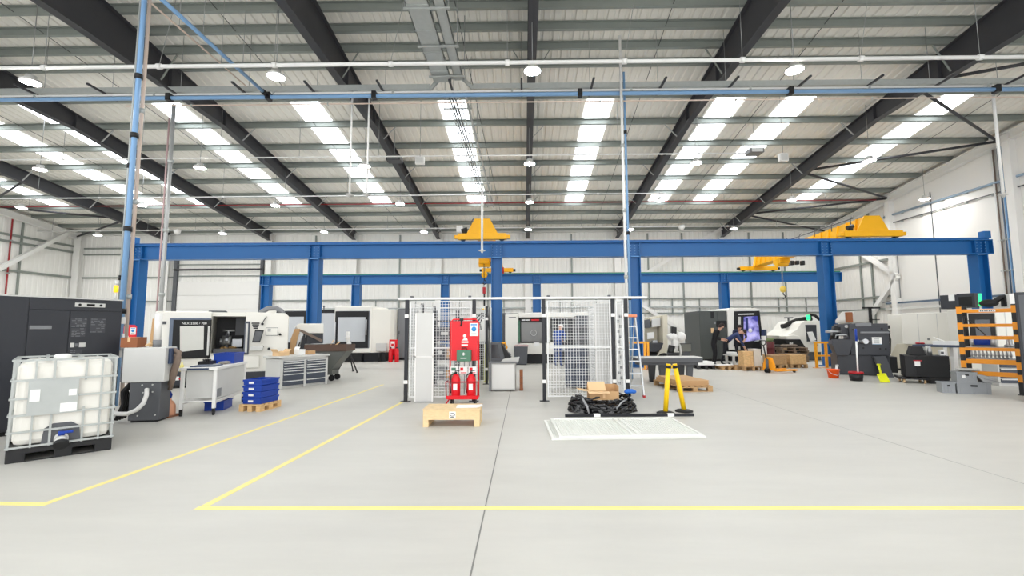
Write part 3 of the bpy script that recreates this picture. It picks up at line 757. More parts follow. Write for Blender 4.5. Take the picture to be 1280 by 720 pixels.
# hoist and hook under the middle crane
hy = 6.6
def hoist(t, x, y, zlow, ballm, chain=.012):
    mb = MB(); mb.m(m_yel); mb.box(x - .28, x + .28, y - .35, y + .35, .02, .28, .02); mb.cyl((x - .3, y, .02), (x + .3, y, .02), .17, n=14)
    h = mb.build('hoist', t)
    mb = MB(); mb.m(m_grey); mb.cyl((x + .3, y, .02), (x + .42, y, .02), .14, n=14); mb.build('motor', h)
    mb = MB(); mb.m(m_wire); mb.tube([(x - .03, y, .0), (x - .03, y, zlow + .3)], chain, 6); mb.tube([(x + .03, y, .0), (x + .03, y, zlow + .3)], chain, 6); mb.build('chain', h)
    mb = MB(); mb.m(ballm); mb.ball((x, y, zlow + .2), .17, 1, .8, 1.1); hb = mb.build('hook_block', h)
    mb = MB(); mb.m(m_black)
    mb.tube([(x, y, zlow + .05), (x, y, zlow - .08), (x + .09, y, zlow - .16), (x + .1, y, zlow - .26), (x, y, zlow - .33), (x - .1, y, zlow - .26)], .028, 8); mb.build('hook', hb)
p = aty(605.5, 348, GY + hy)
hoist(t, p.x - xf, hy, p.z - (zt + .092), m_yel)
mb = MB(); mb.m(m_dred); q = p.x - xf - .0; zz = p.z - (zt + .092)
mb.box(q - .07, q + .09, hy - .3, hy - .2, zz - .85, zz - .5, .02); pe = mb.build('pendant_control', t)
mb = MB(); mb.m(m_black); mb.tube([(q, hy - .25, .0), (q, hy - .25, zz - .5)], .018, 6); mb.tube([(q + .02, hy - .25, zz - .85), (q + .02, hy - .25, zz - 1.5)], .045, 8); mb.build('cable', pe)
mb = MB(); mb.m(m_dred); mb.cyl((q + .75, hy + 2.6, .0), (q + .95, hy + 2.6, .0), .2, n=14); mb.build('cable_reel', t)
xf2 = aty(1090, 300, GY).x
t, L, dx, dz, H = crane('yellow overhead crane bridge at the right wall end, ribbed girder and hanging hook', xf2, aty(948, 340, RYG).x, 2.3, 0)
p = aty(979, 366, GY + 7.2)
hoist(t, p.x - xf2, 7.2, p.z - (zt + .092), mat('hook_yellow', (232, 200, 90), .4))
mb = MB(); mb.m(m_black)
for i in range(5): mb.box(dx * .8 - .1 + i * .3, dx * .8 + .08 + i * .3, L * .72, L * .72 + .2, -.05 + .03 * (i % 2), .2, .02)
mb.build('cable_carriers', t)
# =============================================================== left side of the hall
def TF(fr, name, label, cat, group=None): return T(name, label, cat, fr.a, fr.rz, group)

# ---- IBC tank on its pallet
fr = Fr(fl(5, 581), fl(139, 561.8))
t = TF(fr, 'bulk_container', 'white plastic bulk liquid tank in a galvanised cage on black pallet, by the black cabinet', 'liquid tank')
W, D, ZP, ZT = fr.w, 1.15, .15, 1.17
mb = MB(); mb.m(mat('tank_white', (236, 234, 226), .35, 0, .5, var=.03)); mb.box(.035, W - .035, .035, D - .035, ZP + .02, ZT - .03, .07)
for i in range(1, 4):   # moulded waists
    x = W * i / 4; mb.box(x - .012, x + .012, .03, .05, ZP + .1, ZT - .1)
bt = mb.build('bottle', t)
mb = MB(); mb.m(m_paper); mb.lathe([(0, 0), (.085, 0), (.085, .05), (.06, .07), (0, .07)], (W * .45, D * .5, ZT - .035), 18); mb.build('filler_cap', bt)
mb = MB(); mb.m(m_galv)
us = [.0, .2, .375, .69, .86, 1.0]
for u in us:
    x = .012 + (W - .024) * u
    mb.box(x - .009, x + .009, 0, .016, ZP, ZT) if not (.3 < u < .8) else (mb.box(x - .011, x + .011, 0, .016, ZP, ZP + .42), mb.box(x - .011, x + .011, 0, .016, ZT - .27, ZT))
    mb.box(x - .011, x + .011, D - .016, D, ZP, ZT)
for v in (0, .25, .5, .75, 1.0):
    y = .012 + (D - .024) * v
    for x in (0, W - .016): mb.box(x, x + .016, y - .011, y + .011, ZP, ZT)
for z in (ZP + .02, .34, .53, .72, .93, ZT - .01):
    for y in (-.012, D - .006): mb.box(-.01, W + .01, y, y + .018, z - .011, z + .011)
    for x in (-.012, W - .006): mb.box(x, x + .018, -.01, D + .01, z - .011, z + .011)
for x in (W * .3, W * .62): mb.box(x - .015, x + .015, 0, D, ZT - .01, ZT + .012)
mb.build('cage', t)
mb = MB(); mb.m(m_galv); mb.box(*[fr.rect(34, 486, 97, 521)[i] for i in (0, 1)], -.03, -.018, .52, .92)
pl = mb.build('label_plate', t)
for a in ((37, 487, 50, 502), (86, 486, 96, 494), (75, 503, 96, 514)):
    r_ = fr.rect(*a, -.03); mb = MB(); mb.m(m_paper); mb.box(r_[0], r_[1], -.036, -.03, r_[2], r_[3]); mb.build('paper_label', pl)
mb = MB(); mb.m(m_black)
for x in (0, W * .43, W - .16): mb.box(x, x + .16 if x else .16, 0, D, 0, .11, .01)
mb.box(0, W, 0, .12, .09, ZP, .008); mb.box(0, W, D - .12, D, .09, ZP, .008); mb.box(0, W, .45, .6, .1, ZP); mb.box(.0, W, 0, D, ZP - .012, ZP)
mb.box(.1, W - .1, -.0, .02, .0, .012)
mb.build('pallet', t)
ux, uz = fr.at(76, 552)
mb = MB(); mb.m(m_dgrey); mb.prism([(ux - .17, ZP + .02), (ux + .17, ZP + .02), (ux + .15, ZP + .2), (ux + .08, ZP + .25), (ux - .08, ZP + .25), (ux - .15, ZP + .2)], 'y', .018, .05); mb.build('valve_recess', t)
mb = MB(); mb.m(m_lgrey); mb.cyl((ux, .05, .22), (ux, -.05, .22), .065); mb.cyl((ux, -.05, .22), (ux, -.1, .18), .055); v_ = mb.build('outlet_valve', t)
mb = MB(); mb.m(m_crate); mb.box(ux - .02, ux + .1, -.08, -.04, .28, .31, .008); mb.cyl((ux, -.05, .26), (ux, -.05, .31), .03); mb.build('valve_handle', v_)
mb = MB(); mb.m(m_black); mb.cyl((ux, -.1, .18), (ux, -.13, .155), .07); mb.build('valve_cap', v_)

# ---- black machine cabinet behind the tank
P0 = V(-7.47, 6.6, 0); u_ = V(math.sin(math.radians(24)), math.cos(math.radians(24)), 0)
fr = Fr(P0 - u_ * .9, P0 + u_ * 1.32)
t = TF(fr, 'machine_cabinet', 'tall charcoal machine cabinet with warning labels behind the white liquid tank', 'machine cabinet')
H = fr.at(60, 370.5)[1]; W = fr.w
mb = MB(); mb.m(m_char); mb.box(0, W, 0, 1.3, .06, H - .02, .015); mb.m(m_dark); mb.box(.03, W - .03, .03, 1.25, 0, .06); mb.build('body', t)
mb = MB(); mb.m(m_lgrey); mb.box(-.005, W + .005, -.006, 1.3, H - .02, H); mb.build('top_trim', t)
mc2 = mat('charcoal_door', (54, 56, 62), .38, var=.04)
xs = fr.at(30, 450)[0]; xd = fr.at(85, 420)[0]; zs = fr.at(80, 388)[1]
mb = MB(); mb.m(mc2); mb.box(xs + .008, xd - .006, -.014, 0, .1, zs - .006, .004)
d_ = mb.build('door', t)
r_ = fr.rect(36, 407, 64, 411.5); mb = MB(); mb.m(m_grey); mb.box(r_[0], r_[1], -.024, -.012, r_[2], r_[3], .003); mb.build('handle', d_)
mb = MB(); mb.m(mc2); mb.box(xd + .006, W - .012, -.014, 0, .1, zs - .006, .004); d2 = mb.build('label_panel', t)
mb = MB(); mb.m(mc2); mb.box(xs + .008, W - .012, -.014, 0, zs + .006, H - .03, .004); mb.build('top_panel', t)
mb = MB(); mb.m(mc2); mb.box(.01, xs - .006, -.014, 0, .1, H - .03, .004); mb.build('side_panel', t)
r_ = fr.rect(93, 379, 131, 384); mb = MB(); mb.m(m_lgrey); mb.box(r_[0], r_[1], -.022, -.014, r_[2], r_[3], .004)
mb.m(m_dark)
for x in (r_[0] + .06, r_[1] - .06): mb.cyl((x, -.026, (r_[2] + r_[3]) / 2), (x, -.02, (r_[2] + r_[3]) / 2), .02)
for i in range(9):
    x = r_[0] + .16 + i * (r_[1] - r_[0] - .32) / 8; mb.box(x - .012, x + .02, -.0235, -.021, r_[2] + .014, r_[3] - .014)
mb.build('badge', t)
mlab = mat('label_grey', (112, 114, 118), .5); 
def label_block(name, rect, parent, rows, cols, seed):
    rr = random.Random(seed); r_ = fr.rect(*rect); mb = MB(); mb.m(mat('label_back', (70, 72, 77), .5)); mb.box(r_[0], r_[1], -.017, -.0135, r_[2], r_[3])
    mb.m(mlab)
    for i in range(rows):
        z = r_[3] - (i + .5) * (r_[3] - r_[2]) / rows; x = r_[0] + .01
        while x < r_[1] - .03:
            wd = rr.uniform(.015, .06); 
            if rr.random() < .8: mb.box(x, min(x + wd, r_[1] - .005), -.0185, -.0165, z - .006, z + .006)
            x += wd + rr.uniform(.006, .02)
    mb.build(name, parent)
label_block('warning_label', (88, 398, 108, 409), d2, 6, 1, 1); label_block('warning_label', (88, 410, 106, 421), d2, 6, 1, 2)
label_block('warning_label', (112, 398, 131, 416), d2, 8, 1, 3); label_block('warning_label', (86, 437, 102, 448), d2, 5, 1, 4)
r_ = fr.rect(87, 428.5, 102, 434); mb = MB(); mb.m(m_lgrey); mb.box(r_[0], r_[0] + .05, -.018, -.014, r_[2], r_[3]); mb.box(r_[0] + .11, r_[0] + .19, -.018, -.014, r_[2], r_[3]); mb.m(mlab); mb.box(r_[0] + .06, r_[0] + .1, -.018, -.014, r_[2] + .01, r_[3] - .01); mb.build('logo_plate', d2)
mb = MB(); mb.m(m_lgrey); mb.tube([(W + .03, .02, 1.15), (W + .045, .0, 1.3), (W + .04, .02, 1.45)], .022, 8); mb.box(W, W + .05, .0, .04, 1.05, 1.16); mb.build('side_handle', t)
mb = MB(); mb.m(m_lgrey); mb.box(W, W + .06, .01, .05, 1.62, 1.74); mb.build('side_latch', t)
px_, pz_ = fr.at(134, 370)
mb = MB(); mb.m(m_lgrey); mb.cyl((W - .06, .12, H), (W - .06, .12, H + .13), .016); b_ = mb.build('signal_tower', t)
mb = MB(); mb.m(m_yl); mb.cyl((W - .06, .12, H + .13), (W - .06, .12, H + .25), .033); mb.build('amber_lamp', b_)
mb = MB(); mb.m(m_lgrey); mb.cyl((W - .06, .12, H + .25), (W - .06, .12, H + .34), .033, .026); mb.build('lamp_cap', b_)
# orange and yellow things by the foot
# ---- grey coolant unit with hose
fr = Fr(V(-6.60, 7.5, 0), V(-6.03, 7.62, 0))
t = TF(fr, 'coolant_unit', 'pale grey coolant unit on a dark base with a white hose, beside the black cabinet', 'machine')
r_ = fr.rect(153, 434.5, 206, 478); W = r_[1]
x0, x1, z0, z1 = r_
mb = MB(); mb.m(m_lgrey); mb.box(x0, x1, 0, .36, z0, z1, .012); ub = mb.build('upper_box', t)
mb = MB(); mb.m(m_dgrey); mb.box(x0 - .03, x0 - .001, .02, .34, z0 + .01, z1 - .01, .004); mb.build('side_panel', ub)
xl0, xl1 = fr.at(160, 500)[0], fr.at(199, 500)[0]
mb = MB(); mb.m(m_dgrey); mb.box(xl0, xl1, .02, .34, .03, z0, .01); mb.m(m_dark); mb.box(xl0 + .03, xl1 - .03, .05, .31, 0, .03); lb = mb.build('lower_box', t)
mb = MB(); mb.m(m_lgrey)
for (px, py) in ((177, 481.5), (190, 481), (178, 491), (190, 490), (171, 520), (193, 519)):
    u, z = fr.at(px, py); mb.cyl((u, .022, z), (u, .01, z), .012, n=8)
mb.build('bolts', lb)
pts = []
for (px, py, d) in ((184.5, 486, .0), (184, 494, -.06), (180, 504, -.1), (172, 512, -.12), (160, 517, -.1), (148, 517, -.05), (138, 514, 0.05)):
    u, z = fr.at(px, py, d); pts.append((u, d - .02, max(z, .04)))
mb = MB(); mb.m(m_white); mb.tube(pts, .033, 10); mb.build('white_hose', t)
# exhaust tube on top
u, z = fr.at(196, 433, .25)
mb = MB(); mb.m(m_grey); mb.cyl((u, .25, z1), (u, .25, z1 + .12), .062); c_ = mb.build('tube_collar', t)
mb = MB(); mb.m(m_white); mb.cyl((u, .25, z1 + .12), (u, .25, 1.8), .056); mb.build('exhaust_tube', t)
mb = MB(); mb.m(m_cardl)
mb.tube([(u - .08, .1, z1 + .03), (u - .07, .18, z1 + .06), (u - .04, .24, z1 + .03)], .02, 8); mb.build('fitting', t)
# brown hoses
mb = MB(); mb.m(m_hose)
for k, (a, bq, c, r) in enumerate(((z1 - .06, 1.12, .66, .045), (z1 - .14, 1.02, .58, .04), (z1 - .2, .95, .5, .035))):
    mb.tube([(W - .01, .2, a), (W + .05, .18, a + .0), (W + .12, .18, a - .03), (W + .09, .18, bq - .1), (W + .04, .18, c + .12), (W + .0, .2, c)], r, 8)
mb.build('brown_hoses', t)
mb = MB(); mb.m(m_navy); mb.box(W, W + .05, .08, .3, z1 - .28, z1 - .02, .01); mb.build('hose_flange', t)
mb = MB(); mb.m(m_rubber)
for k in range(4):
    y = .06 + k * .07; mb.tube([(xl0 - .02, y, z0 - .02), (xl0 - .12 - .02 * k, y, z0 - .15), (xl0 - .1, y, .3), (xl0 - .16, y - .05, .05)], .028, 7)
mb.build('black_cables', t)
# cardboard box on top
u0, _ = fr.at(152, 433, .1); u1, _ = fr.at(173, 433, .1)
o = MB(); o.m(m_cardb); o.box(u0, u1, .06, .33, z1 + .002, z1 + .17, .004); o.m(m_cardl); o.box((u0 + u1) / 2 - .02, (u0 + u1) / 2 + .02, .058, .332, z1 + .1, z1 + .173)
o = o.build('cardboard_box'); o.location = fr.a; o.rotation_euler = (0, 0, fr.rz); tag(o, 'plain brown cardboard box lying on top of the pale grey coolant unit', 'box')
# orange bottle on drip tray
p = aty(208, 515, 8.0); p.y = 7.98
t = T('drip_tray', 'shallow rusty drip tray on the floor beside the coolant unit', 'tray', (p.x - .07, p.y + .12, 0), .0)
mb = MB(); mb.m(mat('rust_tray', (150, 104, 78), .6, var=.2)); mb.box(-.15, .15, -.15, .15, 0, .012)
for a in ((-.15, .15, -.15, -.14), (-.15, .15, .14, .15), (-.15, -.14, -.15, .15), (.14, .15, -.15, .15)): mb.box(a[0], a[1], a[2], a[3], .012, .03)
mb.build('tray', t)
t = T('oil_jug', 'pale orange oil jug with a blue cloth in its neck, standing on the drip tray', 'jug', (p.x - .04, p.y + .12, .0125))
mb = MB(); mb.m(mat('jug_orange', (224, 164, 130), .35)); mb.lathe([(0, 0), (.1, 0), (.105, .03), (.1, .18), (.06, .25), (.035, .27), (.035, .3), (0, .3)], n=16); mb.build('body', t)
mb = MB(); mb.m(m_crate); mb.lathe([(.0, .3), (.03, .3), (.045, .36), (.02, .42), (0, .43)], n=7); mb.build('blue_cloth', t)

# ---- lathe with the open door
fr = Fr(V(-9.78, 12.0, 0), V(-6.98, 13.5, 0))
t = TF(fr, 'turning_lathe', 'long white turning lathe with its door slid open, behind the wheeled white bench', 'machine tool')
H = 2.02; W = fr.w
uA = fr.at(263, 420)[0]; uB = fr.at(306, 420)[0]
mb = MB(); mb.m(m_cream)
# shell: bottom skirt, left body, right body, top beam, back
mb.box(0, uA, .02, 1.5, .3, H, .03)
mb.prism([(uB, .3), (W, .3), (W, H - .12), (W - .1, H - .02), (uB, H)], 'y', .05, 1.5, .02)
mb.box(uA, uB, .06, 1.5, .3, .86); mb.box(uA, uB, .2, 1.5, H - .12, H - .01); mb.box(uA, uB, 1.2, 1.5, .3, H)
mb.box(uA, uB + .4, .0, .2, .42, .78, .03)
mb.build('enclosure', t)
mb = MB(); mb.m(m_char); mb.box(.05, W - .02, .0, 1.4, 0, .32, .01); mb.build('base', t)
# open working area
mb = MB(); mb.m(m_dark); mb.box(uA + .01, uB - .01, 1.1, 1.19, .86, H - .13); mb.m(mat('sheet_inner', (150, 148, 142), .4, .2)); mb.box(uA + .005, uA + .02, .2, 1.1, .86, H - .12); mb.m(m_dgrey); mb.box(uB - .3, uB - .02, .9, 1.09, 1.35, H - .14)
wk = mb.build('working_area', t)
mb = MB(); mb.m(m_steel); u, z = fr.at(283, 427, .7)
mb.cyl((u - .1, .7, z), (u + .12, .7, z), .17, n=18); mb.cyl((u - .16, .7, z), (u - .1, .7, z), .1)
mb.m(m_dgrey)
for k in range(8):
    a = k * PI / 4; mb.bar((u + .02, .7 + .12 * math.cos(a), z + .12 * math.sin(a)), (u + .02, .7 + .27 * math.cos(a), z + .27 * math.sin(a)), .07, .06)
mb.m(m_steel); mb.cyl((u + .05, .62, z + .16), (u + .05, .62, z + .34), .035); mb.cyl((u - .1, .6, z + .32), (u + .2, .6, z + .32), .03)
mb.build('tool_turret', wk)
mb = MB(); mb.m(m_steel); mb.box(uB - .35, uB - .08, .5, .8, 1.0, 1.25, .02); mb.cyl((uB - .55, .65, 1.1), (uB - .35, .65, 1.1), .05); mb.build('tailstock', wk)
mb = MB(); mb.m(m_dgrey); mb.box(uA + .05, uB - .05, .25, 1.1, .86, .98); mb.m(mat('swarf', (140, 112, 70), .5, .4, var=.3))
for k in range(22): mb.ball((random.uniform(uA + .2, uB - .2), random.uniform(.3, .6), .99), random.uniform(.02, .05), n=5)
mb.build('chip_bed', wk)
# sliding door (slid over the left body)
r_ = fr.rect(213, 399, 263, 448)
mb = MB(); mb.m(m_dark); mb.box(r_[0] + .03, r_[1] + .01, -.05, .02, r_[2], r_[3], .02); sd = mb.build('sliding_door', t)
mb = MB(); mb.m(mat('door_frame_grey', (104, 116, 134), .35)); 
mb.box(r_[0] - .03, r_[0] + .06, -.055, .02, r_[2], r_[3] + .02, .02); mb.box(r_[0] - .03, r_[1], -.055, .02, r_[3] - .02, r_[3] + .03, .01); mb.build('door_trim', sd)
w0 = fr.at(225, 408, -.05); w1 = fr.at(255, 407, -.05); w2 = fr.at(254.5, 436.5, -.05); w3 = fr.at(225, 440, -.05)
mb = MB(); mb.m(mat('window_sheet', (214, 214, 208), .2, 0, .5)); 
vs = [(w0[0], w0[1]), (w1[0], w1[1]), (w2[0], w2[1]), (w3[0], w3[1])]
mb.prism(vs, 'y', -.062, -.048); mb.build('window', sd)
mb = MB(); mb.m(m_lgrey); u, z = fr.at(260.5, 425, -.08); mb.box(u - .025, u + .025, -.1, -.05, z - .42, z + .38, .015); mb.build('handle', sd)
u0, z = fr.at(243, 404.3, -.06)
text('lettering', 'NLX 2500 / 700', sd, m_paper, (u0, -.056, z), .085)
u, z = fr.at(205, 403.5); mb = MB(); mb.m(m_dgrey); mb.box(u - .05, u + .05, .005, .022, z - .04, z + .04, .004); mb.build('vent', t)
# right body: second narrow window frame, control panel, badges
mb = MB(); mb.m(m_slate); u, z = fr.at(308.5, 422); mb.box(u - .07, u + .06, -.02, .06, z - .48, z + .46, .02); mb.m(m_lgrey); mb.box(u - .035, u + .02, -.03, -.0, z - .42, z + .4); wd = mb.build('door_post', t)
cp = [fr.at(319, 412, -.12), fr.at(330, 413, -.12), fr.at(325, 428, -.12), fr.at(315, 428, -.12)]
mb = MB(); mb.m(m_dark); mb.prism(cp, 'y', -.16, -.1); cpn = mb.build('control_panel', t)
mb = MB(); mb.m(m_lgrey); u, z = fr.at(319, 434, -.1); mb.box(u - .14, u + .2, -.2, -.02, z - .1, z + .03, .02); mb.build('keyboard', cpn)
mb = MB(); mb.m(m_screen); c0 = [(p[0] * .8 + .2 * sum(q[0] for q in cp) / 4, p[1] * .8 + .2 * sum(q[1] for q in cp) / 4) for p in cp]; mb.prism(c0, 'y', -.165, -.16); mb.build('screen', cpn)
mb = MB(); mb.m(m_dark)
for i, wd_ in enumerate((.1, .085, .07, .055)):
    u, z = fr.at(319.5, 404 + i * 2.1, .04); mb.box(u - wd_, u + wd_, .035, .05, z - .018, z + .018)
mb.build('louvre_badge', t)
r_ = fr.rect(332, 409.5, 347.5, 419.5); mb = MB(); mb.m(m_dgrey); mb.box(r_[0], r_[1], .035, .05, r_[2], r_[3]); mb.m(m_cream); mb.box(r_[0] + .012, r_[1] - .012, .03, .05, r_[2] + .012, r_[3] - .012); mb.m(m_grey)
for k in range(3): mb.box(r_[0] + .05, r_[0] + .13, .027, .031, r_[3] - .05 - k * .03, r_[3] - .035 - k * .03)
mb.build('name_plate', t)
mb = MB(); mb.m(m_dark)
for (px, py) in ((328, 433.5), (336, 436), (328, 405), (350, 418)):
    u, z = fr.at(px, py); mb.cyl((u, .05, z), (u, -.02, z), .035)
u, z = fr.at(330, 400); mb.bar((u - .05, .02, z - .1), (u + .06, .02, z + .1), .02, .02); mb.build('knobs', t)
# dark curved hood over the end
pts = []
for (px, py) in ((323, 397), (327, 390), (335, 385.5), (345, 385), (352, 389), (356, 397), (357, 408)):
    u, z = fr.at(px, py, .7); pts.append((u, .7, z))
mb = MB(); mb.m(m_grey); mb.tube(pts, .075, 10); mb.build('exhaust_duct', t)
mb = MB(); mb.m(m_dgrey); u, z = fr.at(271, 391, .5); mb.box(u - .2, u + .22, .5, .9, H, H + .05, .01); mb.build('roof_hatch', t)
# swarf drawer at the left foot
mb = MB(); mb.m(m_char); u0, _ = fr.at(211, 480, -.25); u1, _ = fr.at(232, 480, -.25); mb.box(u0, u1, -.3, .0, .06, .42, .02); mb.m(m_dark); mb.box(u0 - .1, u1 + .2, -.35, 0.0, 0, .06); c_ = mb.build('coolant_drawer', t)
mb = MB(); mb.m(m_paper); mb.box(u0 + .1, u0 + .22, -.31, -.3, .2, .3); mb.m(m_red); mb.box(u0 + .2, u0 + .3, -.31, -.3, .22, .26); mb.build('sticker', c_)
# yellow bottle and tan panel beside
p = fr.a + fr.u * .9 - fr.n * .55
o = MB(); o.m(mat('spray_yellow', (236, 224, 140), .4)); o.lathe([(0, 0), (.05, 0), (.05, .15), (.02, .19), (.02, .24), (0, .25)], n=12)
# (stands on the coolant drawer)
o = o.build('spray_bottle'); q = fr.a + fr.u * (u1 - .12) + fr.n * -.15; o.location = (q.x, q.y, .4205); tag(o, 'small yellow spray bottle standing on the dark coolant drawer of the lathe', 'bottle')
o = MB(); o.m(m_card); a = aty(190, 400, 12.6); o.box(-.12, .12, -.02, .02, 0, 1.85, .004); o.m(m_cardb); o.box(-.1, .1, -.024, -.02, .2, .23)
o = o.build('plywood_sheet'); o.location = (a.x - .22, 12.9, 0); o.rotation_euler = (-.08, 0, 0); tag(o, 'narrow tan plywood offcut standing upright behind the white lathe', 'board')

# ---- second red fire trolley far behind is made with the first (see centre)

# ---- white wheeled bench
A = fl(268, 519); B_ = A + V(-.2497, .968, 0) * 1.55
fr = Fr(A + V(-.968, -.2497, 0).normalized() * .56, A)
t = TF(fr, 'wheeled_bench', 'white workbench on castors with end panels, in front of the open lathe', 'workbench')
W = fr.w; D = 1.55; H = fr.at(268, 459)[1]
mb = MB(); mb.m(m_white); mb.box(-.02, W + .02, -.02, D + .02, H - .05, H, .006); mb.build('bench_top', t)
for x in (.025, W - .025):
    for y in (.025, D - .025):
        mb = MB(); mb.m(m_white); mb.box(x - .027, x + .027, y - .027, y + .027, .12, H - .05, .005); lg = mb.build('leg', t)
        mb = MB(); mb.m(m_black); mb.cyl((x - .014, y, .04), (x + .014, y, .04), .04, n=14); mb.box(x - .022, x + .022, y - .025, y + .025, .04, .121, .005); mb.build('castor', lg)
mb = MB(); mb.m(m_lgrey); mb.box(W - .03, W - .015, .055, D - .055, .27, H - .05); mb.m(m_grey); u_y = .3; mb.box(W - .016, W - .012, .1, .3, .3, .45); sp = mb.build('side_panel', t)
mb = MB(); mb.m(m_lgrey); mb.box(.06, W - .06, .08, .095, .3, H - .05); mb.build('end_panel', t)
mb = MB(); mb.m(m_white); mb.box(.0, W, .02, D, .235, .255); mb.box(.02, .05, .05, D - .05, .2, .24); mb.box(W - .05, W - .02, .05, D - .05, .2, .24); mb.build('lower_rail', t)
mb = MB(); mb.m(m_navy); mb.box(.1, W - .12, -.024, -.02, H - .045, H - .01); mb.build('edge_strip', t)
def on(fr, name, label, cat, build, loc, rz=0, mt=None):
    mb = MB()
    if mt: mb.m(mt)
    build(mb); o = mb.build(name); q = fr.a + fr.u * loc[0] + fr.n * loc[1]; o.location = (q.x, q.y, loc[2]); o.rotation_euler = (0, 0, fr.rz + rz)
    return tag(o, label, cat)
def open_box(mb, w, d, h, t=.012, taper=.0, lip=True):
    mb.box(-w / 2, w / 2, -d / 2, d / 2, 0, t)
    mb.box(-w / 2, w / 2, -d / 2, -d / 2 + t, t, h); mb.box(-w / 2, w / 2, d / 2 - t, d / 2, t, h)
    mb.box(-w / 2, -w / 2 + t, -d / 2 + t, d / 2 - t, t, h); mb.box(w / 2 - t, w / 2, -d / 2 + t, d / 2 - t, t, h)
    if lip:
        q = .012
        for (x0, x1, y0, y1) in ((-w / 2 - q, w / 2 + q, -d / 2 - q, -d / 2), (-w / 2 - q, w / 2 + q, d / 2, d / 2 + q), (-w / 2 - q, -w / 2, -d / 2, d / 2), (w / 2, w / 2 + q, -d / 2, d / 2)): mb.box(x0, x1, y0, y1, h - .025, h)
on(fr, 'storage_crate', 'open blue plastic crate on the far end of the wheeled white bench', 'crate', lambda m: open_box(m, .36, .56, .2), (W - .22, D - .32, H + .001), 0, m_crate)
def under(m): open_box(m, .32, .44, .17)
on(fr, 'storage_crate', 'blue plastic crate on the floor under the wheeled white bench', 'crate', under, (W - .2, .75, 0.0), 0, m_crate)
on(fr, 'foam_mat', 'dark blue tool mat lying on the near end of the wheeled white bench', 'mat', lambda m: (m.box(-.2, .2, -.22, .22, 0, .015, .004), m.box(-.19, .19, -.21, .21, .015, .018)), (W * .52, .3, H + .001), .05, m_navy)
on(fr, 'shop_cloth', 'crumpled grey cloth on the wheeled white bench beside the blue crate', 'cloth', lambda m: [m.ball((random.uniform(-.04, .04), random.uniform(-.05, .05), .03), random.uniform(.04, .055), 1.3, 1, .55, 6) for i in range(6)], (W - .15, .8, H + .0), 0, mat('cloth_grey', (150, 146, 140), .8, var=.1))
on(fr, 'paper_stack', 'loose white papers lying on the wheeled white bench', 'papers', lambda m: [m.box(-.06 + .01 * i, .05 + .01 * i, -.06 + .01 * i, .06, .004 * i, .004 * i + .003) for i in range(4)], (W * .55, .6, H + .001), .1, m_paper)
on(fr, 'small_carton', 'small white carton on the wheeled white bench near the lathe', 'box', lambda m: (m.box(-.06, .06, -.08, .08, 0, .09, .004), m.box(-.062, .062, -.02, .02, .07, .092)), (.07, 1.2, H + .001), 0, m_paper)
on(fr, 'parts_tray', 'black parts tray with small fittings at the bench end near the hoses', 'tray', lambda m: (open_box(m, .2, .3, .07, .01, lip=False), [m.cyl((random.uniform(-.06, .06), random.uniform(-.1, .1), .02), (random.uniform(-.06, .06), random.uniform(-.1, .1), .1), .014, n=7) for i in range(8)]), (.12, .75, H + .001), 0, m_black)

# ---- pallet with four blue crates
A = fl(325, 515); sd_ = V(.12, .99, 0).normalized(); fr2 = Fr(A - V(sd_.y, -sd_.x, 0) * .43, A)
def pallet(t, w, d, h, mt, nb=5, nx=3):
    mb = MB(); mb.m(mt)
    for i in range(nb):
        y0 = i * (d - .09) / (nb - 1); mb.box(0, w, y0, y0 + .09, h - .022, h, .002)
    mb.build('deck_boards', t)
    for i in range(nx):
        mb = MB(); mb.m(mt)
        x0 = i * (w - .09) / (nx - 1)
        mb.box(x0, x0 + .09, 0, d, h - .044, h - .0225); 
        for y in (0, d / 2 - .06, d - .12): mb.box(x0, x0 + .09, y, y + .12, .02, h - .0445)
        mb.box(x0, x0 + .09, 0, d, 0, .0195)
        mb.build('bearer', t)
t = TF(fr2, 'small_pallet', 'small pale wooden pallet carrying the four blue crates', 'pallet')
pallet(t, .43, .6, .13, m_wood)
ca = fr2
for i in range(4):
    s_ = .134 + i * .113
    t = T('stacking_crate', 'blue stacking crate on the small pallet, %s of the stack' % ['at the bottom', 'second from the bottom', 'second from the top', 'topmost'][i], 'crate', fr2.a + fr2.u * .215 + fr2.n * .3 + V(0, 0, s_), fr2.rz, 'blue crates on the small pallet')
    mb = MB(); mb.m(m_crate); open_box(mb, .36, .5, .106, .012, lip=False); mb.box(-.19, .19, -.262, -.25, .07, .105); mb.box(-.19, .19, .25, .262, .07, .105); mb.box(.18, .192, -.262, .262, .07, .105); mb.box(-.192, -.18, -.262, .262, .07, .105)
    mb.box(-.17, .17, -.24, .24, .002, .015); mb.build('body', t)
    if i < 3 or True:
        mb = MB(); mb.m(m_paper); mb.box(-.07, .03, -.257, -.25, .03, .068)
        mb.build('label', t)

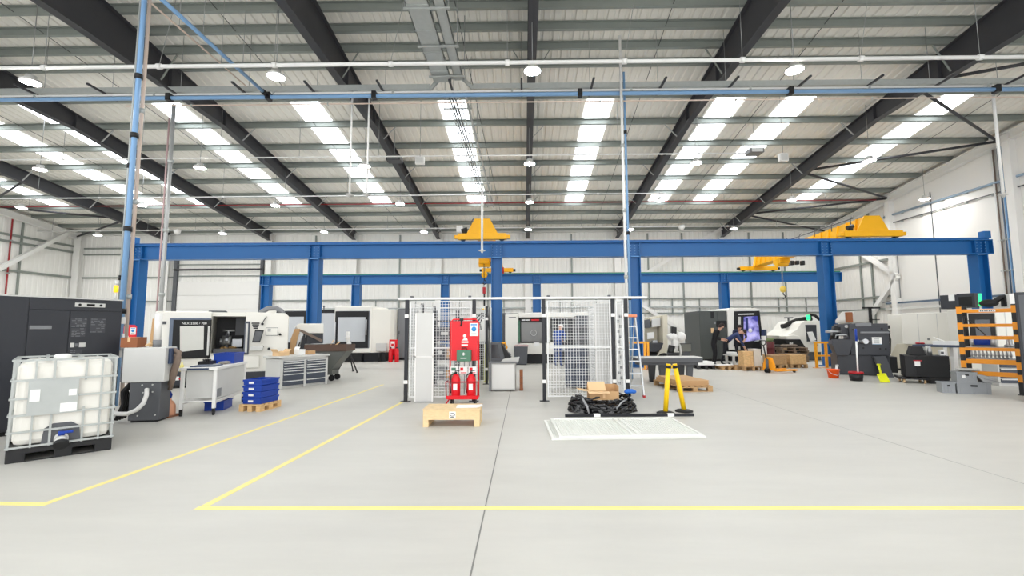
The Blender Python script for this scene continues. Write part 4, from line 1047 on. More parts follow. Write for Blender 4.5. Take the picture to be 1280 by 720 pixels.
# ---- drawer cabinet
fr = Fr(V(-6.19, 11.65, 0), V(-5.48, 12.80, 0))
t = TF(fr, 'drawer_cabinet', 'wide workshop drawer cabinet with two columns of slate drawers, beside the blue crates', 'cabinet')
W, D, H = fr.w, .7, .78
mb = MB(); mb.m(m_lgrey)
mb.box(0, W, .02, D, .06, H - .02); mb.box(0, .07, 0, .02, .0, H); mb.box(W - .07, W, 0, .02, 0, H); mb.box(W / 2 - .035, W / 2 + .035, 0, .02, 0, H); mb.box(0, W, 0, .02, H - .05, H); mb.box(.05, W - .05, .05, D - .05, 0, .06)
mb.build('body', t)
mb = MB(); mb.m(m_lgrey); mb.box(-.06, W + .05, -.03, D + .02, H, H + .045, .006); mb.build('worktop', t)
zs_ = [.07, .2, .37, .455, .525, .59, .655, .71]
for c in (0, 1):
    x0 = .075 if c == 0 else W / 2 + .04; x1 = W / 2 - .04 if c == 0 else W - .075
    for a, bq in zip(zs_[:-1], zs_[1:]):
        mb = MB(); mb.m(m_slate); mb.box(x0, x1, -.012, .018, a + .004, bq - .004, .003); dw = mb.build('drawer', t)
        mb = MB(); mb.m(m_paper); mb.box(x0 + .01, x1 - .01, -.026, -.0125, bq - .024, bq - .008); mb.build('handle', dw)
HT = H + .046
on(fr, 'cardboard_tray', 'open shallow pale cardboard tray on the drawer cabinet worktop', 'box', lambda m: (open_box(m, .3, .26, .1, .006, lip=False), m.bar((-.15, 0, .1), (-.22, 0, .18), .26, .006), m.bar((.15, 0, .1), (.21, 0, .17), .26, .006), m.ball((0, 0, .08), .07, 1.3, 1, .7, 6)), (.24, .42, HT), .1, m_cardl)
on(fr, 'white_carton', 'small white carton with open lid on the drawer cabinet worktop', 'box', lambda m: (m.box(-.1, .1, -.1, .1, 0, .15, .004), m.bar((-.1, 0, .15), (-.06, 0, .22), .2, .006)), (.72, .35, HT), .1, m_paper)
on(fr, 'brown_carton', 'small brown carton on the drawer cabinet worktop next to the white one', 'box', lambda m: (m.box(-.12, .12, -.09, .09, 0, .1, .004), m.box(-.122, .122, -.012, .012, .06, .102)), (1.02, .36, HT), .05, m_card)

# ---- swarf conveyor and hopper cart behind the drawer cabinet
o_ = fl(403, 470)
fr = Fr(V(-6.75, 14.55, 0), V(-5.35, 15.35, 0))
t = TF(fr, 'swarf_conveyor', 'dark swarf conveyor with raised white head and tan side, behind the drawer cabinet', 'conveyor')
def q3(px, py, d=0.0): u, z = fr.at(px, py, d); return (u, z)
mb = MB(); mb.m(m_char); mb.prism([q3(383, 433), q3(404, 433), q3(404, 416), q3(383, 416)], 'y', .0, .6, .01); mb.prism([q3(371, 447), q3(380, 447), q3(386, 424), q3(379, 420)], 'y', .05, .5)
z_ = q3(390, 455)[1]; mb.box(q3(384, 450)[0], q3(402, 450)[0], .1, .5, 0, q3(390, 432)[1]); mb.build('conveyor_body', t)
mb = MB(); mb.m(m_cream); mb.prism([q3(377, 416.5), q3(404.5, 416.5), q3(404.5, 404.5), q3(374, 404.5), q3(370, 409)], 'y', -.05, .65, .02); mb.build('discharge_head', t)
mb = MB(); mb.m(m_card); mb.prism([q3(361, 447), q3(365, 447), q3(375, 411), q3(368, 411), q3(363, 424)], 'y', -.25, -.1, .01); mb.build('tan_cover', t)
mb = MB(); mb.m(m_lgrey); mb.prism([q3(365.5, 446), q3(369, 440), q3(377, 416), q3(375, 413)], 'y', -.3, -.24); mb.m(m_hose); mb.prism([q3(373, 414), q3(376, 412), q3(402, 424.5), q3(400, 427)], 'y', -.32, -.2); mb.build('chute', t)
# hopper cart
fr = Fr(V(-6.15, 14.0, 0), V(-4.2, 14.0, 0))
A0 = V(aty(380, 440, 13.4).x, 13.4, 0); A1 = V(aty(433, 440, 13.4).x, 13.4, 0); fr = Fr(A0, A1)
t = TF(fr, 'hopper_cart', 'dark wheeled swarf hopper with brown tray rim, tapering down, behind the drawer cabinet', 'cart')
W = fr.w; zt_ = fr.at(405, 431)[1]; zr = fr.at(405, 439)[1]
mb = MB(); mb.m(mat('tray_brown', (84, 62, 50), .5, var=.15)); mb.box(0, W, 0, .7, zr, zr + .02); mb.box(0, W, 0, .02, zr + .02, zt_); mb.box(0, W, .68, .7, zr + .02, zt_); mb.box(0, .02, .02, .68, zr + .02, zt_); mb.box(W - .02, W, .02, .68, zr + .02, zt_); mb.build('tray', t)
mb = MB(); mb.m(mat('hopper_grey', (96, 98, 94), .45)); mb.prism([(W * .28, .32), (W * .62, .32), (W * .98, zr - .001), (.05, zr - .001)], 'y', .05, .65, .01); mb.box(W * .26, W * .64, .1, .6, .18, .32); mb.build('hopper', t)
for x in (W * .3, W * .62):
    for y in (.15, .55):
        mb = MB(); mb.m(m_black); mb.cyl((x, y - .025, .09), (x, y + .025, .09), .09, n=16); mb.box(x - .03, x + .03, y - .04, y + .04, .09, .185); mb.build('castor', t)
mb = MB(); mb.m(m_steel); u, z = fr.at(402, 428, .3); mb.tube([(u - .5, .3, zt_ + .0), (u + .4, .3, zt_ + .03)], .02, 7); mb.build('push_bar', t)
on(fr, 'hand_tools', 'wooden block and metal scraper lying on the brown hopper tray rim', 'tool', lambda m: (m.box(-.14, .14, -.06, .06, 0, .07, .01), m.bar((.0, .0, .07), (.22, 0, .24), .03, .03), m.bar((-.1, .02, .07), (.02, .02, .3), .03, .02)), (W * .55, .35, zr + .021), 0, m_cardl)

# ---- measuring arm on a tripod
p = fl(436, 463, 0); p = aty(436, 440, 16.2); 
t = T('measuring_arm', 'white portable measuring arm on a black tripod, before the long white machining centre', 'instrument', (p.x, 16.2, 0))
zt_ = aty(436, 440, 16.2).z
for k, (dx, dy) in enumerate(((-.36, -.1), (.36, -.12), (.02, .4))):
    mb = MB(); mb.m(m_black); mb.tube([(dx * .1, dy * .1, zt_ - .03), (dx, dy, .02)], .024, 8); mb.box(dx - .03, dx + .03, dy - .03, dy + .03, 0, .025); mb.build('leg', t)
mb = MB(); mb.m(m_dgrey); mb.lathe([(0, zt_ - .12), (.05, zt_ - .12), (.06, zt_), (0.0, zt_)], n=12); mb.build('tripod_head', t)
mb = MB(); mb.m(m_white); mb.cyl((0, 0, zt_), (0, 0, zt_ + .28), .06); mb.ball((0, 0, zt_ + .3), .08)
mb.tube([(0, 0, zt_ + .3), (-.06, 0, zt_ + .42), (-.05, 0, zt_ + .72)], .065, 10); mb.ball((-.05, 0, zt_ + .5), .085)
mb.tube([(0, -.02, zt_ + .26), (-.2, -.05, zt_ + .16), (-.46, -.1, zt_ + .04)], .045, 8); mb.ball((-.46, -.1, zt_ + .04), .06); mb.build('arm', t)
mb = MB(); mb.m(m_black); mb.cyl((-.46, -.1, zt_ + .04), (-.58, -.12, zt_ - .01), .018, n=8); mb.build('probe', t)

# ---- long white machining centre behind
fr = Fr(V(aty(322, 450, 21.3).x, 21.3, 0), V(aty(464, 450, 21.3).x, 21.3, 0))
t = TF(fr, 'machining_centre', 'long white machining centre with two large windowed doors, behind the first blue columns', 'machine tool')
W = fr.w; H = fr.at(440, 382.5)[1]; D = 2.6
uR = W
mb = MB(); mb.m(m_cream)
ua, ub = fr.at(390, 400)[0], fr.at(417.5, 400)[0]
mb.box(0, ua, .05, D, .42, H - .1, .05); mb.box(ub, W, .0, D, .42, H, .06); mb.box(ua, ub, .35, D, .42, H - .25)
# tapering right end block
rx_ = fr.at(493, 395, .8)[0]
mb.prism([(W - .06, .02), (rx_ - .1, .55), (rx_, .8), (rx_, D), (W - .06, D)], 'z', .42, H - .14, .02)
mb.build('enclosure', t)
mb = MB(); mb.m(m_dark); mb.box(.1, rx_ - .25, .25, D - .1, 0, .42); 
for x in (.5, 2.0, W - .5, rx_ - .5): mb.cyl((x, .2, 0), (x, .2, .42), .05)
mb.build('base', t)
mb = MB(); mb.m(m_glass); mb.box(ua + .02, ub - .02, .2, .35, .75, H - .32); mb.m(m_dark); mb.box(ua + .02, ub - .02, .2, .36, H - .32, H - .16); mb.build('centre_panel', t)
def wdoor(rc, win, name='door'):
    r_ = fr.rect(*rc); mb = MB(); mb.m(mat('door_frame_steel', (120, 124, 132), .35)); mb.box(r_[0] - .02, r_[1] + .05, -.03, .05, r_[2] - .03, r_[3] + .02, .05)
    mb.m(m_dark); mb.box(r_[0], r_[1], -.05, .0, r_[2], r_[3], .03); d = mb.build(name, t)
    q = fr.rect(*win); mb = MB(); mb.m(m_glass); mb.box(q[0], q[1], -.062, -.045, q[2], q[3], .004); mb.build('window', d); return d, r_
d, r_ = wdoor((419, 389, 461, 435), (423, 396.5, 457, 427))
mb = MB(); mb.m(m_steel); mb.cyl((r_[1] - .09, -.11, r_[2] + .6), (r_[1] - .09, -.11, r_[3] - .4), .035); mb.box(r_[0] + .0, r_[0] + .05, -.09, -.05, r_[2] + .3, r_[3] - .5); mb.build('handle', d)
wdoor((345, 389, 385, 437), (352, 396, 380, 428))
r_ = fr.rect(471, 429, 484, 439, .35); mb = MB(); mb.m(m_lgrey); mb.box(r_[0], r_[1], .16, .4, r_[2], r_[3], .02); mb.build('access_hatch', t)
mb = MB(); mb.m(m_dgrey); u, z = fr.at(405, 383, 1.0); mb.cyl((u, 1, H - .26), (u, 1, H + .02), .03); mb.ball((u, 1, H + .04), .05); mb.build('roof_valve', t)
# dark cabinet beside it
fr3 = Fr(V(aty(496.5, 450, 22.6).x, 22.6, 0), V(aty(508, 450, 22.6).x, 22.6, 0))
t = TF(fr3, 'control_cabinet', 'tall dark grey control cabinet at the end of the long white machining centre', 'cabinet')
hh = fr3.at(500, 386)[1]
mb = MB(); mb.m(m_dgrey); mb.box(0, .8, 0, 1.2, .08, hh, .01); mb.m(m_dark); mb.box(.03, .77, .03, 1.17, 0, .08); mb.build('body', t)
mb = MB(); mb.m(m_grey); mb.box(.02, .78, -.015, 0, .12, hh - .04, .004); d = mb.build('door', t)
mb = MB(); mb.m(m_black); mb.box(.06, .09, -.03, -.015, hh * .5, hh * .5 + .16); mb.build('handle', d)
# red fire point stand
p = fl(492, 452.5)
t = T('fire_point_stand', 'small red fire point with extinguishers at the end of the long white machining centre', 'fire point', (p.x, p.y, 0))
mb = MB(); mb.m(m_red); mb.box(-.24, .14, .06, .1, .3, 1.03, .01); mb.box(-.24, -.2, .02, .14, 0, .3); mb.box(.1, .14, .02, .14, 0, .3); mb.build('backboard', t)
mb = MB(); mb.m(m_paper); mb.box(-.17, .02, .05, .06, .62, .95); mb.m(m_red); mb.box(-.14, -.02, .045, .05, .72, .84); mb.build('sign', t)
for x in (-.12, .1):
    mb = MB(); mb.m(m_red); mb.lathe([(0, 0), (.09, 0), (.1, .03), (.1, .5), (.07, .6), (.03, .63), (0, .63)], (x + (.06 if x > 0 else 0), -.06, .0), 14); e = mb.build('extinguisher', t)
    mb = MB(); mb.m(m_black); mb.box(x - .02 + (.06 if x > 0 else 0), x + .02 + (.06 if x > 0 else 0), -.12, -.03, .63, .69); mb.build('valve', e)
# =============================================================== centre of the hall
FY = 9.65
def X_(px, Y, py=440): return aty(px, py, Y).x
fz = aty(640, 373, FY).z
m_mesh = mat('mesh_wire', (226, 227, 226), 0.4, var=0)
m_post = mat('post_black', (30, 32, 38), 0.4, var=0.05)
FENCE = T('safety_fence', 'white wire mesh robot cell fence with black posts in the middle of the hall', 'safety fence', (0, FY, 0))
def fpost(x, y=0.0, z1=None, white=False):
    z1 = z1 or fz - .02
    mb = MB(); mb.m(m_lgrey if white else m_post); mb.box(x - .035, x + .035, y - .035, y + .035, .012, z1, .004); mb.m(m_post); mb.box(x - .1, x + .1, y - .06, y + .06, 0, .012); p = mb.build('post', FENCE)
    for z in (fz * .19, fz * .83):
        mb = MB(); mb.m(m_white); mb.box(x - .04, x + .04, y - .042, y + .042, z - .035, z + .035); mb.build('bracket', p)
px_posts = (508, 592.5, 680, 767, 783.5)
fx = [X_(p, FY) for p in px_posts]
for x in fx: fpost(x)
def panel(x0, x1, z0, z1, y, cell=.062):
    mb = MB(); mb.m(m_mesh)
    for a in (x0 + .012, x1 - .012): mb.box(a - .014, a + .014, y - .014, y + .014, z0, z1)
    for z in (z0, z1, z0 + (z1 - z0) * .51): mb.box(x0, x1, y - .011, y + .011, z - .012, z + .012)
    nx = max(2, round((x1 - x0) / cell)); nz = round((z1 - z0) / cell)
    mb.grid_wire(x0, x1, z0, z1, nx, nz, .0075, y, .006); return mb.build('mesh_panel', FENCE)
panel(fx[0] + .07, fx[1] - .05, .1, fz - .06, 0)
panel(fx[2] + .07, fx[3] - .05, .1, fz - .06, 0)
panel(fx[3] + .06, fx[4] - .06, .1, fz - .06, 0)
# returns going back from the front posts, and the far side of the cell
def side_panel(x, y0, y1, z0, z1, cell=.062):
    mb = MB(); mb.m(m_mesh); n = round((y1 - y0) / cell); k = round((z1 - z0) / cell)
    for i in range(n + 1): y = y0 + (y1 - y0) * i / n; mb.box(x - .003, x + .003, y - .00375, y + .00375, z0, z1)
    for i in range(k + 1): z = z0 + (z1 - z0) * i / k; mb.box(x - .006, x, y0, y1, z - .00375, z + .00375)
    for y in (y0, y1): mb.box(x - .014, x + .014, y - .014, y + .014, z0, z1)
    return mb.build('mesh_panel', FENCE)
side_panel(fx[0], .07, 1.4, .1, fz - .06); side_panel(fx[0], 1.5, 2.9, .1, fz - .06)
side_panel(fx[4], .07, 1.4, .1, fz - .06); side_panel(fx[4], 1.5, 2.9, .1, fz - .06)
for x in (fx[0], fx[4]): fpost(x, 1.45); fpost(x, 2.95)
bx0, bx1 = fx[0], fx[1] + .1
for a, c in ((fx[0] + .07, fx[0] + 1.4), (fx[0] + 1.5, fx[1] + .1)):
    o = panel(a, c, .1, fz - .06, 2.95)
fpost(fx[0] + 1.45, 2.95)
# inner door leaf seen obliquely on the far side of the opening
xs_ = X_(741, 10.9)
o = MB(); o.m(m_mesh); n = 22; k = 34; y0, y1 = .4, 1.75
for i in range(n + 1): y = y0 + (y1 - y0) * i / n; o.box(xs_ - .003, xs_ + .003, y - .004, y + .004, .12, fz - .15)
for i in range(k + 1): z = .12 + (fz - .27) * i / k; o.box(xs_ - .006, xs_, y0, y1, z - .004, z + .004)
for y in (y0, y1): o.box(xs_ - .018, xs_ + .018, y - .018, y + .018, .1, fz - .12)
o.build('mesh_door', FENCE)
mb = MB(); mb.m(m_conduit); mb.box(X_(497, FY), X_(810, FY), -.05, .05, fz - .02, fz + .025, .006); rl = mb.build('cable_rail', FENCE)
mb = MB(); mb.m(m_dgrey)
for px in (514, 587, 686, 763):
    x = X_(px, FY); mb.box(x - .03, x + .03, -.03, .03, fz + .025, fz + .06)
mb.build('rail_clips', rl)
# white sheets inside the cell
def sheet(lab, x0, x1, y, z0, z1, t=.03):
    tt = T('guard_sheet', lab, 'panel', ((x0 + x1) / 2, y, 0)); w = (x1 - x0) / 2
    mb = MB(); mb.m(m_lgrey); mb.box(-w, w, 0, t, z0, z1, .004); mb.build('sheet', tt)
    mb = MB(); mb.m(m_white); mb.box(-w, -w + .03, -.012, 0, z0, z1); mb.box(w - .03, w, -.012, 0, z0, z1); mb.box(-w, w, -.012, 0, (z0 + z1) / 2 - .012, (z0 + z1) / 2 + .012); mb.build('edge_trim', tt)
    mb = MB(); mb.m(m_grey); mb.box(-w, w, -.05, t, 0, max(z0, .012)); mb.build('foot', tt)
sheet('plain white guard sheet leaning flat against the mesh, the one beside the red fire trolley', X_(518.5, FY - .08), X_(542, FY - .08), FY - .075, .012, aty(530, 391, FY - .08).z)
sheet('plain white guard sheet behind the mesh, the one beside the stepladder', X_(744, FY + .25), X_(765, FY + .25), FY + .25, .012, aty(750, 379, FY + .25).z)
# slim white upright cable duct between the two posts by the ladder
xx = X_(773, FY + .3)
t = T('cable_duct', 'white upright cable duct between the two black posts by the stepladder', 'cable duct', (xx, FY + .3, 0))
mb = MB(); mb.m(m_white); mb.box(-.07, .07, 0, .12, 0, 2.05, .01); mb.build('duct', t)
mb = MB(); mb.m(m_grey)
for i in range(14): mb.box(-.02 + .05 * (i % 2), .03 + .05 * (i % 2), -.012, 0, .3 + i * .11, .36 + i * .11)
mb.build('terminals', t)

# ---- fire trolleys
def trolley(loc, rz, label):
    t = T('fire_point_trolley', label, 'fire trolley', loc, rz, 'red fire point trolleys')
    H = 1.70; w = .29
    mb = MB(); mb.m(m_red)
    mb.tube([(-w, 0, .16), (-w, 0, H - .06), (-w + .06, 0, H), (w - .06, 0, H), (w, 0, H - .06), (w, 0, .16)], .016, 8)
    mb.tube([(-w, 0, .16), (-w, -.05, .1), (-w - .05, -.22, .02)], .014, 7)
    mb.build('frame', t)
    mb = MB(); mb.m(m_red); mb.box(-w + .02, w - .02, -.012, .012, .86, H - .035, .006); bb_ = mb.build('backboard', t)
    mb = MB(); mb.m(m_paper); mb.box(.11, w - .005, -.03, -.014, 1.36, 1.62); mb.m(m_sblue); mb.lathe([(0, 0), (.05, 0), (.05, .004), (0, .004)], (0, 0, 0), 12)
    bmesh.ops.transform(mb.b, matrix=Matrix.Translation((.195, -.03, 1.5)) @ Matrix.Rotation(PI / 2, 4, 'X'), verts=[v for v in mb.b.verts if abs(v.co.x) < .06 and abs(v.co.y) < .06 and v.co.z < .01])
    mb.m(m_sblue); mb.box(.13, .26, -.033, -.0305, 1.575, 1.6); mb.m(mlab); mb.box(.14, .25, -.033, -.0305, 1.39, 1.41); mb.build('notice', bb_)
    mb = MB(); mb.m(m_paper); mb.box(-.06, .07, -.018, -.013, 1.16, 1.19); mb.box(-.06, .08, -.018, -.013, 1.22, 1.25); mb.prism([(-.05, 1.27), (.07, 1.27), (.05, 1.32), (-.0, 1.32)], 'y', -.018, -.013); mb.lathe([(0, 0), (.035, 0), (.035, .004), (0, .004)], (0, 0, 0), 10)
    bmesh.ops.transform(mb.b, matrix=Matrix.Translation((.005, -.014, 1.36)) @ Matrix.Rotation(PI / 2, 4, 'X'), verts=[v for v in mb.b.verts if abs(v.co.x) < .04 and abs(v.co.y) < .04 and v.co.z < .01])
    mb.build('symbol', bb_)
    mb = MB(); mb.m(m_black); mb.tube([(-.07, -.03, H - .0), (-.06, -.03, H - .09), (-.08, -.03, H - .14)], .014, 6); mb.box(-.1, -.02, -.05, .0, H - .03, H + .02, .008); mb.build('bell', t)
    mb = MB(); mb.m(m_fgreen); mb.box(-.14, .15, -.14, -.015, .85, 1.08, .015); fa = mb.build('first_aid_box', t)
    mb = MB(); mb.m(m_paper); mb.box(-.012, .012, -.146, -.1405, .97, 1.03); mb.box(-.03, .03, -.146, -.1405, .988, 1.012); mb.box(-.06, .06, -.146, -.1405, .91, .925); mb.build('cross', fa)
    mb = MB(); mb.m(m_black); mb.tube([(-.04, -.08, 1.08), (-.04, -.08, 1.12), (.05, -.08, 1.12), (.05, -.08, 1.08)], .01, 6); mb.build('handle', fa)
    for i, (x, c) in enumerate(((-.2, m_fgreen), (-.02, m_red), (.17, m_red))):
        mb = MB(); mb.m(m_paper); mb.box(x - .08, x + .08, -.02, -.012, .59, .74); mb.m(c); mb.box(x - .06, x + (.0 if i else .03), -.024, -.0205, .66, .72); mb.box(x - .05, x + .06, -.024, -.0205, .61, .625); mb.build('sign', t)
    mb = MB(); mb.m(m_grey)
    for x in (-.2, -.1, 0, .1, .2): mb.box(x - .008, x + .008, -.008, .008, .2, .86)
    mb.build('back_bars', t)
    mb = MB(); mb.m(m_red); mb.box(-w - .02, w + .02, -.3, .04, .13, .16, .004); mb.box(-w - .02, w + .02, -.31, -.3, .13, .2); mb.build('base_tray', t)
    mb = MB(); mb.m(m_dred); mb.tube([(-w - .04, .0, .46), (-w - .04, -.28, .46), (w + .01, -.28, .46), (w + .01, 0, .46)], .012, 6); mb.tube([(-w - .04, -.28, .46), (-w - .02, -.29, .16)], .01, 6); mb.tube([(w + .01, -.28, .46), (w + .01, -.29, .16)], .01, 6); mb.build('guard_rail', t)
    for x in (-.15, .16):
        mb = MB(); mb.m(m_red); mb.lathe([(0, .162), (.085, .162), (.092, .19), (.092, .5), (.06, .58), (.03, .61), (0, .61)], (x, -.15, 0), 16); e = mb.build('extinguisher', t)
        mb = MB(); mb.m(m_black); mb.cyl((x, -.15, .6), (x, -.15, .65), .025, n=10); mb.bar((x - .02, -.15, .66), (x + .08, -.15, .68), .02, .015); mb.tube([(x - .02, -.15, .63), (x - .09, -.2, .58), (x - .1, -.22, .4), (x - .09, -.22, .24)], .012, 6); mb.build('hose', e)
        mb = MB(); mb.m(m_paper); mb.box(x - .04, x + .04, -.2455, -.238, .3, .42); mb.build('label', e)
    for x in (-w + .06, w - .06):
        mb = MB(); mb.m(m_black); mb.cyl((x - .02, -.16, .06), (x + .02, -.16, .06), .06, n=16); mb.box(x - .025, x + .025, -.19, -.13, .06, .131); mb.build('castor', t)
        mb = MB(); mb.m(m_black); mb.cyl((x - .02, .0, .06), (x + .02, .0, .06), .06, n=16); mb.box(x - .025, x + .025, -.02, .02, .06, .131); mb.build('castor', t)
    return t
tp = aty(580.5, 450, 9.38)
tr = trolley((tp.x, 9.38, 0), 0.0, 'red fire point trolley with extinguishers behind the pale plywood crate')
p = aty(158, 430, 16.6)
dup(tr, (p.x, 16.6, 0), .2, 'red fire point trolley partly hidden behind the grey coolant unit')

# ---- plywood pallet crate
A, B_ = fl(528.5, 534), fl(599.5, 533.5)
fr = Fr(A, B_)
t = TF(fr, 'plywood_crate', 'low pale plywood crate on feet with a black stamp, before the red fire trolley', 'crate')
W = fr.w; H = fr.at(565, 511.5)[1]; D = .52
mb = MB(); mb.m(m_wood3); mb.box(0, W, 0, .018, .11, H - .012); mb.box(0, W, D - .018, D, .11, H - .012); mb.box(0, .018, .018, D - .018, .11, H - .012); mb.box(W - .018, W, .018, D - .018, .11, H - .012); mb.box(.018, W - .018, .018, D - .018, .11, .125); mb.build('sides', t)
mb = MB(); mb.m(m_wood3); mb.box(-.01, W + .01, -.01, D + .01, H - .012, H, .002); mb.build('lid', t)
for x in (0, W - .085):
    mb = MB(); mb.m(m_wood3); mb.box(x, x + .085, 0, D, 0, .1095, .003); mb.build('skid', t)
u, z = fr.at(565.5, 519)
mb = MB(); mb.m(m_paper); mb.box(u - .05, u + .05, -.004, 0, z - .05, z + .055); mb.m(m_dark)
for (a, bq) in ((.032, .022),):
    pts = [(u + a * math.cos(k * PI / 8) * 1.15, -.006, z + .01 + a * .7 * math.sin(k * PI / 8)) for k in range(17)]; mb.tube(pts, .004, 5, False)
mb.box(u - .03, u + .03, -.006, -.0045, z - .034, z - .024); mb.build('stamp', t)
on(fr, 'paper_sheet', 'thin white packing sheet lying on the plywood crate lid', 'paper', lambda m: (m.box(-.16, .16, -.16, .12, 0, .003), m.hexa([(.16, -.16, 0), (.26, -.1, .012), (.24, .1, .012), (.16, .12, 0), (.16, -.16, .003), (.26, -.1, .015), (.24, .1, .015), (.16, .12, .003)])), (W * .74, D * .52, H + .0005), .05, m_paper)

# ---- operator desk
A, B_ = fl(612.5, 489), fl(645, 489)
fr = Fr(A, B_)
t = TF(fr, 'operator_desk', 'plain pale grey operator cabinet with dark sloping console, in the fence opening', 'desk')
W = fr.w; H = fr.at(625, 452)[1]
mb = MB(); mb.m(m_lgrey); mb.box(.03, W - .02, .02, .6, 0.02, H - .04, .006); mb.m(m_grey); mb.box(-.03, .028, .0, .6, 0, H - .04); mb.m(m_white); mb.box(.05, W - .04, .004, .019, .06, H - .07); mb.build('body', t)
mb = MB(); mb.m(m_grey); mb.box(-.04, W + .05, -.02, .64, H - .04, H, .005); mb.build('worktop', t)
mb = MB(); mb.m(m_lgrey); u0 = fr.at(626, 447)[0]; mb.prism([(u0, H), (W + .06, H), (W + .08, H + .1), (u0 + .06, H + .06)], 'y', .0, .34, .006); mb.build('keyboard_shelf', t)
mb = MB(); mb.m(m_dgrey); u0, z0 = fr.at(613, 447, .1); u1, z1 = fr.at(633, 428, .1)
mb.prism([(u0, H), (u0 + .36, H), (u0 + .24, z1), (u0 - .0, z1)], 'y', .1, .5, .01); mb.m(m_black); mb.prism([(u0 + .25, z1 - .02), (u0 + .5, H + .08), (u0 + .38, H + .02), (u0 + .2, H + .1)], 'y', .3, .55, .01); cs = mb.build('console', t)
mb = MB(); mb.m(m_screen); mb.prism([(u0 + .03, H + .08), (u0 + .24, H + .08), (u0 + .18, z1 - .05), (u0 + .03, z1 - .05)], 'y', .094, .1); mb.build('screen', cs)
m_roborange = mat('robot_orange', (244, 168, 40), .4)
pts = []
for (px, py) in ((622, 429.5), (632, 428.5), (634, 434), (631, 439), (636, 441)): u, z = fr.at(px, py, .75); pts.append((u, .585, z))
o = MB(); o.m(m_roborange); o.tube(pts, .028, 8); o.cyl((pts[0][0], .585, H + .001), (pts[0][0], .585, pts[0][2]), .03); o.m(m_grey); o.cyl((pts[-1][0], .585, pts[-1][2]), (pts[-1][0] + .06, .585, pts[-1][2] - .05), .03)
o = o.build('gripper_arm'); o.location = fr.a; o.rotation_euler = (0, 0, fr.rz); tag(o, 'small orange bent arm standing on the pale grey operator cabinet', 'robot arm')
q = fr.a + fr.u * (W + .09) + fr.n * .3
o = MB(); o.m(m_cardb)
for i in range(3): o.box(-.04, .04, -.2, .2, .012 + i * .16, .16 + i * .16, .004)
o.box(-.045, .045, -.21, .21, 0, .012)
o = o.build('wooden_block_stand'); o.location = (q.x + .03, q.y, 0); tag(o, 'narrow brown timber stand beside the pale grey operator cabinet', 'stand')
# robot cell equipment seen past the trolley
Y = 13.4; p = aty(606, 440, Y)
t = T('robot_tooling_frame', 'white robot tooling head with black hoses and gas bottle, beyond the red fire trolley', 'robot tooling', (p.x, Y, 0))
def q2(px, py): a = aty(px, py, Y); return (a.x - p.x, a.z)
a, bq = q2(594, 426), q2(613, 413)
mb = MB(); mb.m(m_white); mb.box(a[0], bq[0], 0, .5, a[1], bq[1], .02); mb.build('head', t)
mb = MB(); mb.m(m_black); a, bq = q2(598, 450), q2(609, 427); mb.box(a[0], bq[0], .05, .4, a[1], bq[1], .02); mb.box(a[0] + .05, bq[0] - .05, .1, .35, 0, a[1]); mb.build('column', t)
mb = MB(); mb.m(mat('gas_yellow', (206, 210, 70), .4)); a, bq = q2(605, 447), q2(610, 430); mb.cyl(((a[0] + bq[0]) / 2, -.08, a[1]), ((a[0] + bq[0]) / 2, -.08, bq[1]), .06); mb.box(a[0], bq[0], -.14, .06, 0, a[1] - .001); mb.build('gas_bottle', t)
mb = MB(); mb.m(m_rubber)
for k in range(3):
    pts = [q2(596 + 2 * k, 412), q2(595 + 2 * k, 398 + 3 * k), q2(602, 391 + 3 * k), q2(609, 394 + 3 * k), q2(611 - k, 404), q2(612 - k, 413)]
    mb.tube([(u, .1 + .08 * k, z) for u, z in pts], .02, 7)
mb.build('hoses', t)
mb = MB(); mb.m(m_lgrey); u, z = q2(611.5, 384); mb.box(u - .05, u + .05, .2, .3, 0, z, .005); u2, z2 = q2(599, 470); mb.box(u2 - .06, u2 + .06, .1, .2, 0, z2 + .3); mb.build('uprights', t)
mb = MB(); mb.m(m_yel2); u, z = q2(606, 386); mb.ball((u, .25, z), .07, 1.6, 1, .6); mb.tube([(u, .25, z), (q2(611, 392)[0], .25, q2(611, 392)[1])], .02, 6); mb.build('warning_beacon', t)
# things behind the mesh between sheet and trolley
Y = 11.6; p = aty(553, 450, Y)
t = T('parts_rack', 'grey shelf rack with dark boxes behind the mesh next to the red fire trolley', 'rack', (p.x, Y, 0))
mb = MB(); mb.m(m_dgrey)
for x in (-.3, .3):
    for y in (.35, .75): mb.box(x - .02, x + .02, y - .02, y + .02, 0, 2.0)
for z in (.2, .7, 1.2, 1.7): mb.box(-.3, .3, .35, .75, z, z + .03)
mb.build('frame', t)
for i, (x, z, w_, h_, mt) in enumerate(((-.12, .235, .3, .3, m_grey), (.15, .735, .22, .28, m_card), (-.14, .735, .24, .35, m_dgrey), (-.02, 1.235, .4, .33, m_dgrey), (.1, .235, .14, .2, m_card))):
    o = MB(); o.m(mt); o.box(-w_ / 2, w_ / 2, 0, .3, 0, h_, .008); o.m(m_lgrey); o.box(-w_ / 4, w_ / 4, -.004, 0, h_ * .35, h_ * .6)
    o = o.build('storage_box'); o.location = (p.x + x, Y + .4, z - .004); tag(o, ['grey box on the bottom shelf of the rack behind the mesh', 'tan carton on the second shelf of the rack behind the mesh', 'dark tall box on the second shelf of the rack behind the mesh', 'wide dark box on the third shelf of the rack behind the mesh', 'small tan carton on the bottom shelf of the rack behind the mesh'][i], 'box')

